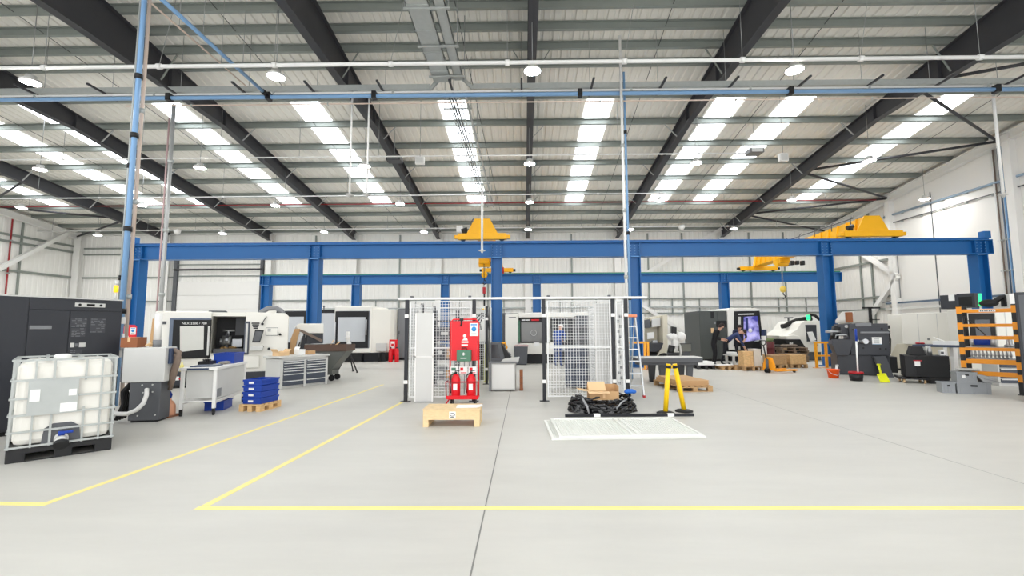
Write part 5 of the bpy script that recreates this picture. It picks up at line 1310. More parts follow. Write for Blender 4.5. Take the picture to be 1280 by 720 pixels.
# ---- vertical machine with the red badge
fr = Fr(V(aty(630, 450, 19.8).x, 19.8, 0), V(aty(741, 450, 19.8).x, 19.8, 0))
t = TF(fr, 'milling_machine', 'white milling machine with dark window and small red badge, behind the fence opening', 'machine tool')
W = fr.w; H = fr.at(690, 390.5)[1]; D = 2.4
u1 = fr.at(648, 400)[0]; us = fr.at(684, 400)[0]; hl = fr.at(640, 393)[1]; zb_f = fr.at(660, 443)[1]; zc = fr.at(660, 428)[1]
mb = MB(); mb.m(m_cream); mb.box(.05, u1, 0, D, .05, hl, .03); mb.box(u1, W, .06, D, H - .22, H, .03); mb.box(u1, us + .3, -.02, D, zb_f, zc - .02, .05); mb.box(us, us + .12, .1, D, zc, H - .2); mb.box(W - .15, W, .06, D, .3, H - .2); mb.box(u1, W, D - .3, D, .3, H - .2); mb.build('enclosure', t)
mb = MB(); mb.m(m_dark); mb.box(u1, us + .3, .1, D - .3, 0, zb_f, .01); mb.build('base', t)
mb = MB(); mb.m(m_fgreen); mb.box(u1 + .0, u1 + .07, -.03, .05, zc, H - .34); mb.build('green_strip', t)
mb = MB(); mb.m(m_dark); mb.box(u1 + .07, us, -.03, .06, zc - .02, H - .28, .01); dr_ = mb.build('door', t)
r_ = fr.rect(651.5, 403, 678, 427); mb = MB(); mb.m(mat('window_smoke', (120, 120, 118), .2, 0, .6, var=.12, scale=3)); mb.box(r_[0], r_[1] - .02, -.04, -.028, r_[2], r_[3], .01); wn = mb.build('window', dr_)
cx_, cz_ = fr.at(667, 416); mb = MB(); mb.m(m_lgrey); mb.tube([(cx_ + .12 * math.cos(k * PI / 8), -.045, cz_ + .12 * math.sin(k * PI / 8)) for k in range(17)], .012, 5, False); mb.build('window_ring', wn)
r_ = fr.rect(664, 399, 671, 401); mb = MB(); mb.m(m_red); mb.box(r_[0], r_[1] + .1, -.04, -.03, r_[2], r_[3], .004); mb.m(m_paper); r_ = fr.rect(652, 399.3, 662, 400.8); mb.box(r_[0], r_[0] + .16, -.04, -.03, r_[2], r_[3]); mb.box(r_[0] + .2, r_[1], -.04, -.03, r_[2], r_[3]); mb.build('badge', dr_)
r_ = fr.rect(667, 428, 674, 433); mb = MB(); mb.m(m_paper); mb.box(r_[0], r_[1], -.045, -.02, r_[2], r_[3], .01); mb.build('notice', t)
# interior to the right: dark working area with spindle and table
mb = MB(); mb.m(m_char); mb.box(us + .32, W - .17, .9, D - .31, 0, H - .25); mb.m(m_dgrey); mb.box(us + .5, us + 1.0, .5, .9, 1.0, H - .3, .03); mb.cyl((us + .75, .4, 1.1), (us + .75, .4, 1.7), .16); mb.m(m_steel); mb.box(us + .35, W - .3, .2, .9, .55, .75, .02); mb.cyl((us + .75, .4, .9), (us + .75, .4, 1.1), .08); mb.build('working_area', t)
mb = MB(); mb.m(m_dgrey); mb.box(.0, .3, .3, .7, hl, hl + .04); u, z = fr.at(629, 395, .8); mb.box(u - .15, u + .1, .9, 1.5, .2, H + .02, .02); mb.build('rear_column', t)
r_ = fr.rect(633, 396.3, 645, 397.2); mb = MB(); mb.m(m_dgrey); mb.box(r_[0] + .1, r_[1], -.004, 0, r_[2], r_[3]); mb.build('name_strip', t)
# black bin beside it
p = fl(652, 455.5)
t = T('waste_bin', 'dark grey waste bin with crumpled rags, in front of the milling machine base', 'bin', (p.x, p.y, 0))
bh = aty(650, 433, p.y).z
mb = MB(); mb.m(m_dgrey); mb.prism([(-.28, .02), (.22, .02), (.27, bh), (-.33, bh)], 'y', -.3, .15, .02); mb.m(m_black); mb.box(-.25, .2, -.25, .1, 0, .02); mb.build('body', t)
mb = MB(); mb.m(mat('rag_pink', (210, 180, 176), .8)); 
for k in range(5): mb.ball((-.2 + .1 * k, -.08, bh + .03), .08, 1.3, 1, .7, 6)
mb.build('rags', t)
# grey-blue control cabinet behind mesh
A, B_ = fl(706, 484.5), fl(733, 487)
fr = Fr(A, B_)
t = TF(fr, 'electrical_cabinet', 'dark blue grey electrical cabinet standing behind the wire mesh', 'cabinet')
W = fr.w; H = fr.at(720, 433)[1]
mb = MB(); mb.m(mat('cabinet_blue_grey', (84, 92, 106), .45)); mb.box(0, W, 0, .6, .06, H, .01); mb.m(m_dark); mb.box(.03, W - .03, .03, .57, 0, .06); mb.build('body', t)
for a, bq in ((.02, W / 2 - .005), (W / 2 + .005, W - .02)):
    mb = MB(); mb.m(mat('cabinet_blue_grey', (84, 92, 106))); mb.box(a, bq, -.015, 0, .1, H - .03, .003); d = mb.build('door', t)
    mb = MB(); mb.m(m_black); mb.box(a + .03, a + .05, -.03, -.015, H * .5, H * .5 + .12); mb.build('handle', d)
# tall dark cabinet further back
Y = 13.2; a, bq = aty(722, 400, Y), aty(741, 400, Y)
t = T('tool_magazine', 'tall dark tool magazine tower behind the wire mesh', 'machine', ((a.x + bq.x) / 2, Y, 0)); w_ = (bq.x - a.x) / 2
mb = MB(); mb.m(mat('magazine_grey', (96, 98, 104), .4)); mb.box(-w_, w_, 0, .8, .05, aty(730, 394, Y).z, .02); mb.m(m_dark); mb.box(-w_ + .03, w_ - .03, .03, .77, 0, .05); mb.build('tower', t)
mb = MB(); mb.m(m_dgrey)
for z in (.5, .9, 1.3): mb.box(-w_ + .04, w_ - .04, -.012, 0, z, z + .3)
mb.build('hatches', t)

# ---- stepladder
Yl = 10.3; p = aty(803, 495, 10.1)
xr_b = X_(805, 10.1, 495); xr_t = X_(797.5, 10.35, 395); xl = xr_b - .40
t = T('step_ladder', 'white aluminium stepladder with orange top cap beside the mesh fence', 'ladder', (xl, 10.1, 0))
Hl = aty(795, 393, 10.5).z; run = .55
xw_t = (xr_t - xl)
def rail_pt(s, side): # s in 0..1 up the ladder
    bxq = 0 if side == 0 else xr_b - xl; txq = (.12 if side == 0 else xw_t)
    return V(bxq + (txq - bxq) * s, run * s, Hl * s)
for side in (0, 1):
    mb = MB(); mb.m(m_alu); mb.bar(rail_pt(0.012, side), rail_pt(.97, side), .028, .075, (0, -1, 0)); r1 = mb.build('stile', t)
    mb = MB(); mb.m(m_dred); e = rail_pt(0, side); mb.box(e.x - .025, e.x + .025, e.y - .045, e.y + .045, 0, .05, .006); mb.build('foot', r1)
for k in range(1, 7):
    s = k / 7.0; a, bq = rail_pt(s, 0), rail_pt(s, 1)
    mb = MB(); mb.m(m_alu); mb.box(a.x, bq.x, a.y - .05, a.y + .06, a.z - .028, a.z, .003); mb.build('tread', t)
for side in (0, 1):
    mb = MB(); mb.m(m_alu); e = rail_pt(.97, side); f = rail_pt(0, side); mb.bar((e.x, e.y + .05, e.z), (f.x + (.03 if side == 0 else -.03), 1.15, 0.0), .022, .04, (0, 1, 0)); mb.build('rear_leg', t)
mb = MB(); mb.m(m_alu); mb.box(.03, xr_b - xl - .05, .98, 1.0, .4, .44); mb.build('rear_brace', t)
mb = MB(); mb.m(mat('ladder_orange', (244, 150, 110), .45)); a, bq = rail_pt(1, 0), rail_pt(1, 1); mb.box(a.x - .04, bq.x + .03, a.y - .1, a.y + .12, Hl - .06, Hl, .012); mb.build('top_cap', t)

# ---- fence panels, post and plastic pile lying on the floor
A, B_, C_, D_ = fl(690, 551), fl(884, 548.5), fl(843, 522), fl(676, 527)
fr = Fr(A, B_)
m_panel = mat('panel_white', (234, 235, 230), .45, var=.02)
def flat_panel(label, x0, x1, y0, y1, z, split):
    t = T('mesh_fence_panel', label, 'fence panel', fr.a + V(0, 0, z), fr.rz, 'fence panels lying on the floor')
    mb = MB(); mb.m(m_panel); w = .035
    mb.box(x0, x1, y0, y0 + w, 0, .03, .003); mb.box(x0, x1, y1 - w, y1, 0, .03, .003); mb.box(x0, x0 + w, y0 + w, y1 - w, 0, .03); mb.box(x1 - w, x1, y0 + w, y1 - w, 0, .03)
    for s in split: mb.box(s, s + w, y0 + w, y1 - w, 0, .03)
    mb.build('frame', t)
    mb = MB(); mb.m(m_panel); n = int((x1 - x0) / .04); k = int((y1 - y0) / .04)
    for i in range(n): x = x0 + (x1 - x0) * (i + .5) / n; mb.box(x - .004, x + .004, y0, y1, .014, .02)
    for i in range(k): y = y0 + (y1 - y0) * (i + .5) / k; mb.box(x0, x1, y - .004, y + .004, .008, .014)
    mb.build('mesh', t)
    mb = MB(); mb.m(m_panel); mb.box(x0 + .02, x1 - .02, y0 + .02, y1 - .02, .0035, .0075); mb.build('backing_sheet', t)
W = fr.w; D = (D_ - A).length * .98
flat_panel('white mesh fence panel lying on the floor, the lower of the two stacked', 0, W, 0.02, D, 0, (W * .5,))
flat_panel('white mesh fence panel lying on the floor, the upper of the two stacked', .1, W - .05, .0, D - .03, .0305, (W * .52, W * .56))
pA, pB = fl(706.5, 521.5), fl(868, 520.5)
t = T('fence_post', 'long black fence post with white bands lying on the floor behind the white panels', 'fence post', (pA.x, pA.y + .03, 0), math.atan2(pB.y - pA.y, pB.x - pA.x))
L = (pB - pA).length
mb = MB(); mb.m(m_post); mb.box(0, L, -.025, .025, 0, .045, .004); mb.build('tube', t)
for px in (747, 840):
    x = X_(px, pA.y, 520) - pA.x; mb = MB(); mb.m(m_paper); mb.box(x - .06, x + .05, -.027, .027, 0, .0475); mb.build('bracket', t)
# black plastic heap: a crumpled sheet
pc = fl(757, 519); cx_, cy_ = pc.x, pc.y + .42
t = T('plastic_wrap', 'heap of crumpled shiny black plastic sheeting on the floor beside the fence panels', 'plastic sheeting', (cx_, cy_, 0))
m_plas = mat('black_plastic_sheet', (20, 20, 23), .22, 0, .6, var=.2, scale=3, bump=.3)
def heap(rx, ry, h, seed):
    rr = random.Random(seed); mb = MB(); mb.m(m_plas); n, k = 160, 36
    ph = [rr.uniform(0, 6.28) for _ in range(12)]
    verts = []; faces = []
    for i in range(k + 1):
        s = i / k
        for j in range(n):
            a = 2 * PI * j / n
            edge = 1 + .05 * math.sin(5 * a + ph[0]) + .035 * math.sin(11 * a + ph[1]) + .02 * math.sin(23 * a + ph[2])
            prof = math.sin(min(1, s * 1.0) * PI / 2)
            r = (1 - s * .98) * edge + .06 * math.sin(9 * s + 3 * a + ph[3]) * (s > .03)
            ridge = .035 * math.sin(8 * s * 6 + 2.2 * math.sin(3 * a + ph[4]) * 2 + ph[5]) + .03 * math.sin(13 * a + 12 * s + ph[6]) + .014 * math.sin(23 * a - 20 * s + ph[7])
            z = h * (1 - (1 - min(1, s * 2.3)) ** 2.0) * (1 + .16 * math.sin(2 * a + ph[8]) + .1 * math.sin(3 * a + ph[9])) + ridge * (s > .02)
            if s > .3: q_ = min(1, (s - .3) / .08); z = z * (1 - q_) + q_ * (.13 + ridge * .35)
            verts.append((rx * r * math.cos(a), ry * r * math.sin(a), max(0, z) if s > 0 else 0))
    for i in range(k):
        for j in range(n): faces.append((i * n + j, i * n + (j + 1) % n, (i + 1) * n + (j + 1) % n, (i + 1) * n + j))
    faces.append(tuple(range(k * n, (k + 1) * n)))
    for f in mb._fin(verts, faces)[1]: f.smooth = True
    return mb
mb = heap(.62, .36, .19, 3)
rr = random.Random(5)
for k in range(34):   # twisted folds along the rim
    a0 = rr.uniform(2.4, 6.3); pts = []
    for i in range(9):
        a = a0 + i * .13; kk = k * .36; q = 1.0 - .016 * kk + .05 * math.sin(i * 1.3 + k); pts.append((.6 * q * math.cos(a), .35 * q * math.sin(a), .04 + .019 * kk + .03 * math.sin(i * .9 + k)))
    mb.tube(pts, .03, 6, True, [.008] + [.022 + .012 * math.sin(i * 2 + k) for i in range(7)] + [.008])
mb.build('sheet', t)
mb = MB(); mb.m(mat('plastic_clear', (150, 150, 152), .2, 0, .7, var=.3, scale=9)); mb.tube([(-.28, -.36, .02), (-.3, -.3, .12), (-.36, -.22, .24), (-.4, -.1, .33)], .02, 5, True, [.012, .026, .022, .01]); mb.build('tape', t)
mb = MB(); mb.m(mat('plastic_clear', (150, 150, 152))); mb.tube([(.2, -.36, .1), (.3, -.33, .2), (.42, -.2, .24)], .016, 5); mb.build('tape', t)
# cardboard box in the heap
A = V(X_(737, cy_ - .12, 500), cy_ - .14, 0); fr = Fr(A, A + V(.27, .02, 0)); 
zt_ = aty(750, 489, cy_ - .1).z
t = T('open_carton', 'open brown cardboard carton with raised flaps sitting in the black plastic heap', 'box', (A.x, A.y, .215), .02)
h = zt_ - .215; w = X_(773, cy_, 480) - A.x - .02; d = .3
mb = MB(); mb.m(m_card); mb.box(0, w, 0, .006, 0, h); mb.box(0, w, d - .006, d, 0, h + .1); mb.box(0, .006, .006, d - .006, 0, h); mb.box(w - .006, w, .006, d - .006, 0, h + .1); mb.box(.006, w - .006, .006, d - .006, 0, .006); mb.m(m_cardl); mb.box(w * .45, w * .53, -.002, 0, h * .2, h); mb.build('body', t)
for p0, p1, ww in (((w * .3, 0, h), (w * .3, -.12, h - .02), w * .72), ((0, d / 2, h), (-.2, d / 2, h + .03), d * .9)):
    mb = MB(); mb.m(m_cardl); mb.bar(p0, p1, ww, .006); mb.build('flap', t)
mb = MB(); mb.m(m_cardl); mb.hexa([(0, d * .3, h), (w * .6, d * .3, h), (w * .6, d * .36, h), (0, d * .36, h), (-.02, d * .45, h + .16), (w * .55, d * .45, h + .16), (w * .55, d * .48, h + .16), (-.02, d * .48, h + .16)]); mb.build('flap', t)
o = MB(); o.m(mat('bag_blue', (30, 100, 190), .4)); 
for k in range(5): o.ball((-.06 + .03 * k, .01 * (k % 2), .035 + .012 * (k % 2)), .045, 1.2, 1, .8, 7)
o = o.build('blue_bag'); q = aty(788, 500, cy_ - .05); o.location = (q.x, cy_ - .05, 0)
o.location.z = .315; tag(o, 'crumpled bright blue plastic bag on the end of the black plastic heap', 'bag')

# ---- yellow barrier posts
def bpost(lab, pxb, pyb, pxt, pyt):
    b0 = fl(pxb, pyb); top = aty(pxt, pyt, b0.y)
    t = T('barrier_post', lab, 'barrier post', (b0.x, b0.y, 0))
    mb = MB(); mb.m(m_rubber); mb.lathe([(0, 0), (.155, 0), (.155, .02), (.12, .035), (.06, .045), (0, .045)], n=22); mb.build('base', t)
    v = V(top.x - b0.x, 0, top.z)
    mb = MB(); mb.m(m_yel2); mb.tube([(0, 0, .04), v * .985], .042, 14); mb.build('post', t)
    mb = MB(); mb.m(m_black); mb.tube([v * .93, v * .985], .046, 12); mb.m(m_yel2); mb.tube([v * .985, v * 1.02], .04, 12); mb.build('belt_head', t)
    return t, b0, v
t1, b1, v1 = bpost('yellow barrier post with black round base, the one nearer the black plastic heap', 832, 517, 835.5, 456)
t2, b2, v2 = bpost('yellow leaning barrier post with black round base, the one nearer the wooden pallet', 855, 514.5, 843.5, 456)
pa = b1 + v1 * .955; pb = b2 + v2 * .955
mb = MB(); mb.m(m_black); mb.bar(pa + (pb - pa) * .3, pa + (pb - pa) * .7, .004, .055); mb.m(m_yel2); mb.bar(pa + (pb - pa) * .42, pa + (pb - pa) * .58, .006, .057)
o = mb.build('belt', None); o.parent = t1; o.matrix_parent_inverse = Matrix.Translation(-V(b1.x, b1.y, 0))

# ---- steel table with pallet of sheets in front
Y0 = 12.9; fr = Fr(V(X_(795, Y0), Y0, 0), V(X_(878, Y0 + .02), Y0 + .02, 0))
t = TF(fr, 'surface_table', 'long dark grey surface table on tapered steel legs beside the stepladder', 'table')
W = fr.w; z0, z1 = fr.at(840, 453.5)[1], fr.at(840, 446.5)[1]; D = .62
mb = MB(); mb.m(m_lgrey); mb.box(0, W, 0, D, z1 - .03, z1, .006); mb.m(m_dgrey); mb.box(.0, W, -.01, D, z0, z1 - .03, .01); mb.box(.1, W - .1, .08, D - .08, z0 - .07, z0); mb.build('top', t)
for (px, yy, mt) in ((815, .1, m_black), (828, .48, m_dgrey), (851, .1, m_black), (862, .48, m_dgrey)):
    u, _ = fr.at(px, 465, yy); mb = MB(); mb.m(mt); mb.prism([(u - .06, 0), (u + .05, 0), (u + .1, z0 - .06), (u - .1, z0 - .06)], 'y', yy - .06, yy + .08, .004); mb.build('leg', t)
A, B_ = fl(848, 490.5), fl(875, 486.5)
L0 = fl(817, 481); dv = (B_ - A).normalized(); 
fr = Fr(A + V(-dv.y, dv.x, 0) * 1.05, A)   # left edge runs back-left
ang = math.atan2(A.y - L0.y, A.x - L0.x); frp = Fr(L0, L0 + (A - L0))
t = TF(frp, 'wooden_pallet', 'wooden pallet stacked with brown cardboard sheets under the dark surface table edge', 'pallet')
Wp, Dp = frp.w, .85
pallet(t, Wp, Dp, .14, m_wood2, 6)
for k in range(2):
    o = MB(); o.m(m_card); n_ = 7 - 3 * k
    for i in range(n_): o.box(.04 + .015 * (i % 3) + .1 * k, Wp - .06 - .012 * (i % 2), .05, Dp - .05 - .01 * (i % 3), .141 + .0105 * i + .075 * k, .151 + .0105 * i + .075 * k)
    o = o.build('cardboard_stack'); o.location = frp.a; o.rotation_euler = (0, 0, frp.rz); o['kind'] = 'thing'
    tag(o, ['lower pile of flat brown cardboard sheets on the wooden pallet by the table', 'upper smaller pile of flat cardboard sheets on the wooden pallet by the table'][k], 'cardboard')
# =============================================================== right side of the hall
def FrY(px0, px1, Y, py=440, Y2=None):
    a = aty(px0, py, Y); b_ = aty(px1, py, Y2 or Y); return Fr(V(a.x, Y, 0), V(b_.x, Y2 or Y, 0))
def P2(fr, pts, d=0.0): return [fr.at(x, y, d) for x, y in pts]

# ---- cream open C-frame mill behind the table
fr = FrY(803, 838, 21.0)
t = TF(fr, 'open_mill', 'small cream open-fronted milling machine with dark bowl, behind the surface table', 'machine tool')
W = fr.w; H = fr.at(820, 393.5)[1]
mb = MB(); mb.m(m_beige)
mb.prism(P2(fr, [(829, 394), (834.5, 393), (835, 440), (826, 442), (821, 446), (826, 436), (829, 428)]), 'y', 0, 1.2, .02); mb.prism(P2(fr, [(816, 397), (832, 394), (832, 400), (816, 402)]), 'y', .4, 1.4, .02); mb.box(fr.at(809, 440)[0], fr.at(829, 440)[0], .8, 1.5, .3, H - .1, .02); mb.build('frame', t)
mb = MB(); mb.m(m_lgrey); mb.prism(P2(fr, [(817, 399), (828, 397.5), (828, 408), (817, 409)]), 'y', .3, .8, .01); mb.m(m_dgrey); mb.prism(P2(fr, [(808, 400), (815, 399), (815, 410), (808, 410)]), 'y', .3, .8, .01); mb.build('spindle_head', t)
mb = MB(); mb.m(m_char); mb.prism(P2(fr, [(806, 429), (829, 428.5), (826, 436), (820, 440), (812, 440), (806, 435)]), 'y', -.1, .75, .03); mb.build('chip_bowl', t)
mb = MB(); mb.m(m_dark); mb.box(.1, W - .1, .1, 1.3, 0, .35, .01); mb.box(.3, W - .3, .3, 1.0, .35, fr.at(815, 441)[1]); mb.build('base', t)
mb = MB(); mb.m(m_white); mb.prism(P2(fr, [(801.5, 393), (806, 393), (806.5, 428), (803, 428)]), 'y', .1, .5, .02); mb.m(m_dark); mb.prism(P2(fr, [(801.5, 398), (803, 398), (803, 405), (801.5, 405)]), 'y', .08, .1); mb.build('side_column', t)
mb = MB(); mb.m(m_paper); mb.prism(P2(fr, [(809, 416), (817, 415), (817, 423), (809, 424)], .3), 'y', .25, .3); mb.m(m_steel); mb.prism(P2(fr, [(817, 426), (824, 425), (824, 429), (817, 429)]), 'y', .2, .5, .02); mb.build('work_light', t)
# ---- black and white inspection microscope & grey box
p = aty(843, 440, 19.0)
t = T('inspection_robot', 'black and white inspection robot arm beside the small cream milling machine', 'robot arm', (p.x, 19.0, 0))
def q4(px, py): a = aty(px, py, 19.0); return (a.x - p.x, 0, a.z)
mb = MB(); mb.m(m_white); mb.tube([q4(836, 423), q4(841, 420), q4(846, 424)], .16, 10); mb.ball(q4(851, 421), .2); mb.box(q4(840, 430)[0], q4(847, 430)[0], -.15, .15, q4(840, 433)[2], q4(840, 424)[2], .05); mb.build('arm_covers', t)
mb = MB(); mb.m(m_black); mb.prism([(q4(839, 417)[0], q4(839, 417)[2]), (q4(845, 417)[0], q4(845, 417)[2]), (q4(845, 409)[0], q4(845, 409)[2]), (q4(839, 408)[0], q4(839, 408)[2])], 'y', -.1, .1, .02); mb.tube([q4(840, 432), q4(838, 440), q4(842, 446), q4(842, 460)], .14, 10); mb.cyl((q4(842, 460)[0], 0, 0), (q4(842, 460)[0], 0, .5), .25); mb.build('arm', t)
mb = MB(); mb.m(m_lgrey); mb.tube([q4(846, 427), q4(850, 432), q4(851, 441), q4(849, 450)], .045, 8); mb.build('cable', t)
fr = FrY(852, 864, 19.6)
t = TF(fr, 'switch_box', 'grey boxy switch cabinet beside the inspection robot arm', 'cabinet')
H = fr.at(858, 430)[1]; mb = MB(); mb.m(mat('box_green_grey', (122, 122, 114), .5)); mb.box(0, fr.w, 0, .5, .5, H, .01); mb.m(m_dgrey); mb.box(.05, fr.w - .05, .05, .45, 0, .5); mb.build('body', t)
mb = MB(); mb.m(m_black); mb.box(-.01, fr.w + .01, -.01, .51, H, H + .02); mb.build('lid', t)

# ---- orange guard hoops behind table
def hoop(lab, x0, x1, Y, ytop, xs=(), name='guard_rail', mid=None, n=.03):
    a, b_ = aty(x0, 440, Y), aty(x1, 440, Y); z = aty((x0 + x1) / 2, ytop, Y).z
    t = T(name, lab, 'guard rail', (a.x, Y, 0)); L = b_.x - a.x
    mb = MB(); mb.m(m_roborange); mb.box(0, L, -n, n, z - .07, z); mb.build('rail', t)
    if mid: zm = aty((x0 + x1) / 2, mid, Y).z; mb = MB(); mb.m(m_roborange); mb.box(0, L, -n * .8, n * .8, zm - .06, zm); mb.build('rail', t)
    for x in (0, L) if not xs else [aty(q, 440, Y).x - a.x for q in xs]:
        mb = MB(); mb.m(m_roborange); mb.box(x - .04, x + .04, -.04, .04, .012, z - .0, .01); mb.box(x - .1, x + .1, -.1, .1, 0, .012); mb.build('post', t)
    return t
hoop('orange guard rail beyond the stepladder, before the small cream milling machine', 783, 811, 17.0, 427, (785, 806, 810))
hoop('orange two-bar guard rail at the foot of the blue column by the charcoal machine', 1018, 1040, 17.2, 427, (1020, 1032.5), mid=443.5)

# ---- dark cabinet machine and the lit machining centre
fr = FrY(876, 910.2, 20.9)
t = TF(fr, 'machine_cabinet', 'tall dark green grey machine cabinet behind the person in black', 'machine cabinet')
W = fr.w; H = fr.at(890, 388.5)[1]
m_ggrey = mat('green_grey_panel', (74, 78, 76), .42, var=.05)
mb = MB(); mb.m(m_ggrey); mb.box(0, W, 0, 2.0, .08, H, .02); mb.m(m_dark); mb.box(.05, W - .05, .05, 1.9, 0, .08); mb.build('body', t)
us = fr.at(897, 400)[0]; zs = fr.at(880, 418)[1]
for (a, b_, z0, z1) in ((.02, us - .01, zs + .01, H - .03), (.02, us - .01, .12, zs - .01), (us + .01, W - .02, .12, H - .03)):
    mb = MB(); mb.m(m_ggrey); mb.box(a, b_, -.02, 0, z0, z1, .004); d = mb.build('door', t)
mb = MB(); mb.m(m_dark); r_ = fr.rect(888, 390, 892, 398); mb.box(r_[0], r_[1], -.03, -.021, r_[2], r_[3]); r_ = fr.rect(895, 401, 908, 409); mb.box(r_[0], r_[1], -.035, -.021, r_[2], r_[3], .02); mb.build('vents', t)
mb = MB(); mb.m(m_cardl); r_ = fr.rect(888.5, 410, 892, 416); mb.box(r_[0], r_[1], -.026, -.021, r_[2], r_[3]); mb.build('label', t)
mb = MB(); mb.m(m_grey); r_ = fr.rect(892, 402, 894.5, 405); mb.box(r_[0], r_[1], -.026, -.021, r_[2], r_[3]); mb.build('lock', t)
fr = FrY(911, 954, 20.9)
t = TF(fr, 'machining_centre', 'white machining centre with violet window in a black frame, behind the bending person', 'machine tool')
W = fr.w; H = fr.at(930, 385)[1]; D = 2.4
mb = MB(); mb.m(m_cream)
mb.prism([(0, .5), (W + .02, .5), (W - .02, 1.2), (W - .12, H - .06), (W - .22, H), (.1, H), (0, H - .1)], 'y', 0, D, .03); mb.build('enclosure', t)
mb = MB(); mb.m(m_dark); mb.box(.1, W - .1, .1, D - .1, 0, .5); mb.build('base', t)
mb = MB(); mb.m(m_dark); mb.prism(P2(fr, [(917.5, 389), (949, 388.5), (953, 424), (951, 432), (917, 433)]), 'y', -.04, .02, .01); dr_ = mb.build('door', t)
m_viol = bpy.data.materials.new('window_violet_lit'); m_viol.use_nodes = True; nt = m_viol.node_tree; b = nt.nodes['Principled BSDF']
tcn = nt.nodes.new('ShaderNodeTexCoord'); nz = nt.nodes.new('ShaderNodeTexNoise'); nz.inputs['Scale'].default_value = 2.4; nz.inputs['Detail'].default_value = 3
rpn = nt.nodes.new('ShaderNodeValToRGB'); rpn.color_ramp.elements[0].position = .38; rpn.color_ramp.elements[0].color = (lin(60), lin(60), lin(140), 1); rpn.color_ramp.elements[1].position = .68; rpn.color_ramp.elements[1].color = (lin(196), lin(190), lin(244), 1)
nt.links.new(tcn.outputs['Object'], nz.inputs['Vector']); nt.links.new(nz.outputs['Fac'], rpn.inputs[0]); nt.links.new(rpn.outputs[0], b.inputs['Base Color']); nt.links.new(rpn.outputs[0], b.inputs['Emission Color']); b.inputs['Emission Strength'].default_value = .45; b.inputs['Roughness'].default_value = .2
mb = MB(); mb.m(m_viol); mb.prism(P2(fr, [(929, 396), (946, 395), (949.5, 426), (929, 428)]), 'y', -.06, -.035); wn = mb.build('window', dr_)
mb = MB(); mb.m(mat('window_bluedark', (52, 60, 118), .2)); mb.prism(P2(fr, [(931, 397), (934, 397), (934.5, 413), (931.5, 414)]), 'y', -.07, -.06); mb.m(m_lgrey); mb.prism(P2(fr, [(922, 396), (925, 396), (925, 416), (922, 416)]), 'y', -.07, -.035); mb.m(m_paper); mb.prism(P2(fr, [(922, 392.3), (942, 391.8), (942, 393.2), (922, 393.6)]), 'y', -.05, -.035)
cx_, cz_ = fr.at(937, 413); mb.ball((cx_, -.06, cz_), .09, 1, .3, 1, 8); mb.build('window_details', wn)
mb = MB(); mb.m(m_dark); mb.prism(P2(fr, [(925, 428), (951, 424), (953, 427), (950, 444), (925, 446)]), 'y', -.3, -.05, .02); mb.build('sill_tray', t)
mb = MB(); mb.m(m_steel); mb.tube([(fr.at(943, 427, -.3)[0], -.32, fr.at(943, 427, -.3)[1]), (fr.at(951, 425, -.3)[0], -.34, fr.at(951, 425, -.3)[1]), (fr.at(956, 422, -.3)[0], -.3, fr.at(956, 422, -.3)[1])], .03, 8); mb.m(m_navy); r_ = fr.rect(953, 412, 956.5, 424, -.2); mb.box(r_[0], r_[1], -.35, -.1, r_[2], r_[3], .02); mb.build('operator_arm', t)
# ---- bushy stand with red drum between machines
p = aty(961, 440, 19.8)
t = T('oil_drum', 'dark red oil drum with a green tub on top, beside the slim white post', 'drum', (p.x + .08, 19.9, 0))
mb = MB(); mb.m(mat('drum_red', (88, 30, 32), .45, var=.1)); mb.lathe([(0, 0), (.21, 0), (.21, .3), (.22, .31), (.21, .32), (.21, .62), (.22, .63), (.21, .64), (.21, .9), (0, .9)], n=20); mb.build('body', t)
mb = MB(); mb.m(mat('tub_green', (120, 136, 92), .5, var=.15)); mb.lathe([(0, .9), (.15, .9), (.2, 1.05), (.185, 1.05), (.135, .93), (0, .93)], n=16); mb.build('tub', t)
p = aty(955, 430, 19.4); 
t = T('post_terminal', 'slim white upright terminal post beside the dark red oil drum', 'post', (p.x, 19.4, 0))
mb = MB(); mb.m(m_white); mb.box(-.07, .07, -.07, .07, 0.015, 1.15, .01); mb.build('post', t)
mb = MB(); mb.m(m_dgrey); mb.box(-.14, .14, -.14, .14, 0, .015); mb.build('foot', t)

# ---- white lathe by the blue column
fr = FrY(979, 1032, 21.0)
t = TF(fr, 'turning_lathe', 'white lathe with sloping dark front and tilted white control panel, beside the blue column', 'machine tool')
W = fr.w; D = 2.0
def pp(pts, d=0): return P2(fr, pts, d)
mb = MB(); mb.m(m_cream); mb.prism(pp([(1001, 404), (1006, 401), (1031, 401), (1031, 440), (1005, 440), (999, 424), (988, 424), (983, 420), (996, 412)]), 'y', 0, D, .02); mb.prism(pp([(981, 420), (990, 418.5), (998, 420), (999, 425), (982, 424)]), 'y', -.1, .5, .03); mb.build('enclosure', t)
mb = MB(); mb.m(m_dark); mb.prism(pp([(978, 424), (998, 424), (1007, 438), (1000, 440), (967, 440), (967, 432), (981, 431)]), 'y', -.15, 1.0, .01); mb.build('front_cover', t)
mb = MB(); mb.m(m_lgrey); mb.prism(pp([(987, 428), (989, 428), (988.5, 431), (986.5, 431)], -.15), 'y', -.16, -.15); mb.prism(pp([(989, 429), (991, 427.5), (991, 431.5), (989, 431.5)], -.15), 'y', -.16, -.15); mb.m(m_cardl); mb.prism(pp([(979, 434), (984, 434), (984, 437), (979, 437)], -.15), 'y', -.16, -.15); mb.build('badge', t)
mb = MB(); mb.m(m_dgrey); mb.box(.1, W - .1, .15, D - .1, 0, fr.at(1000, 439.5)[1] + .0, .02); mb.build('base', t)
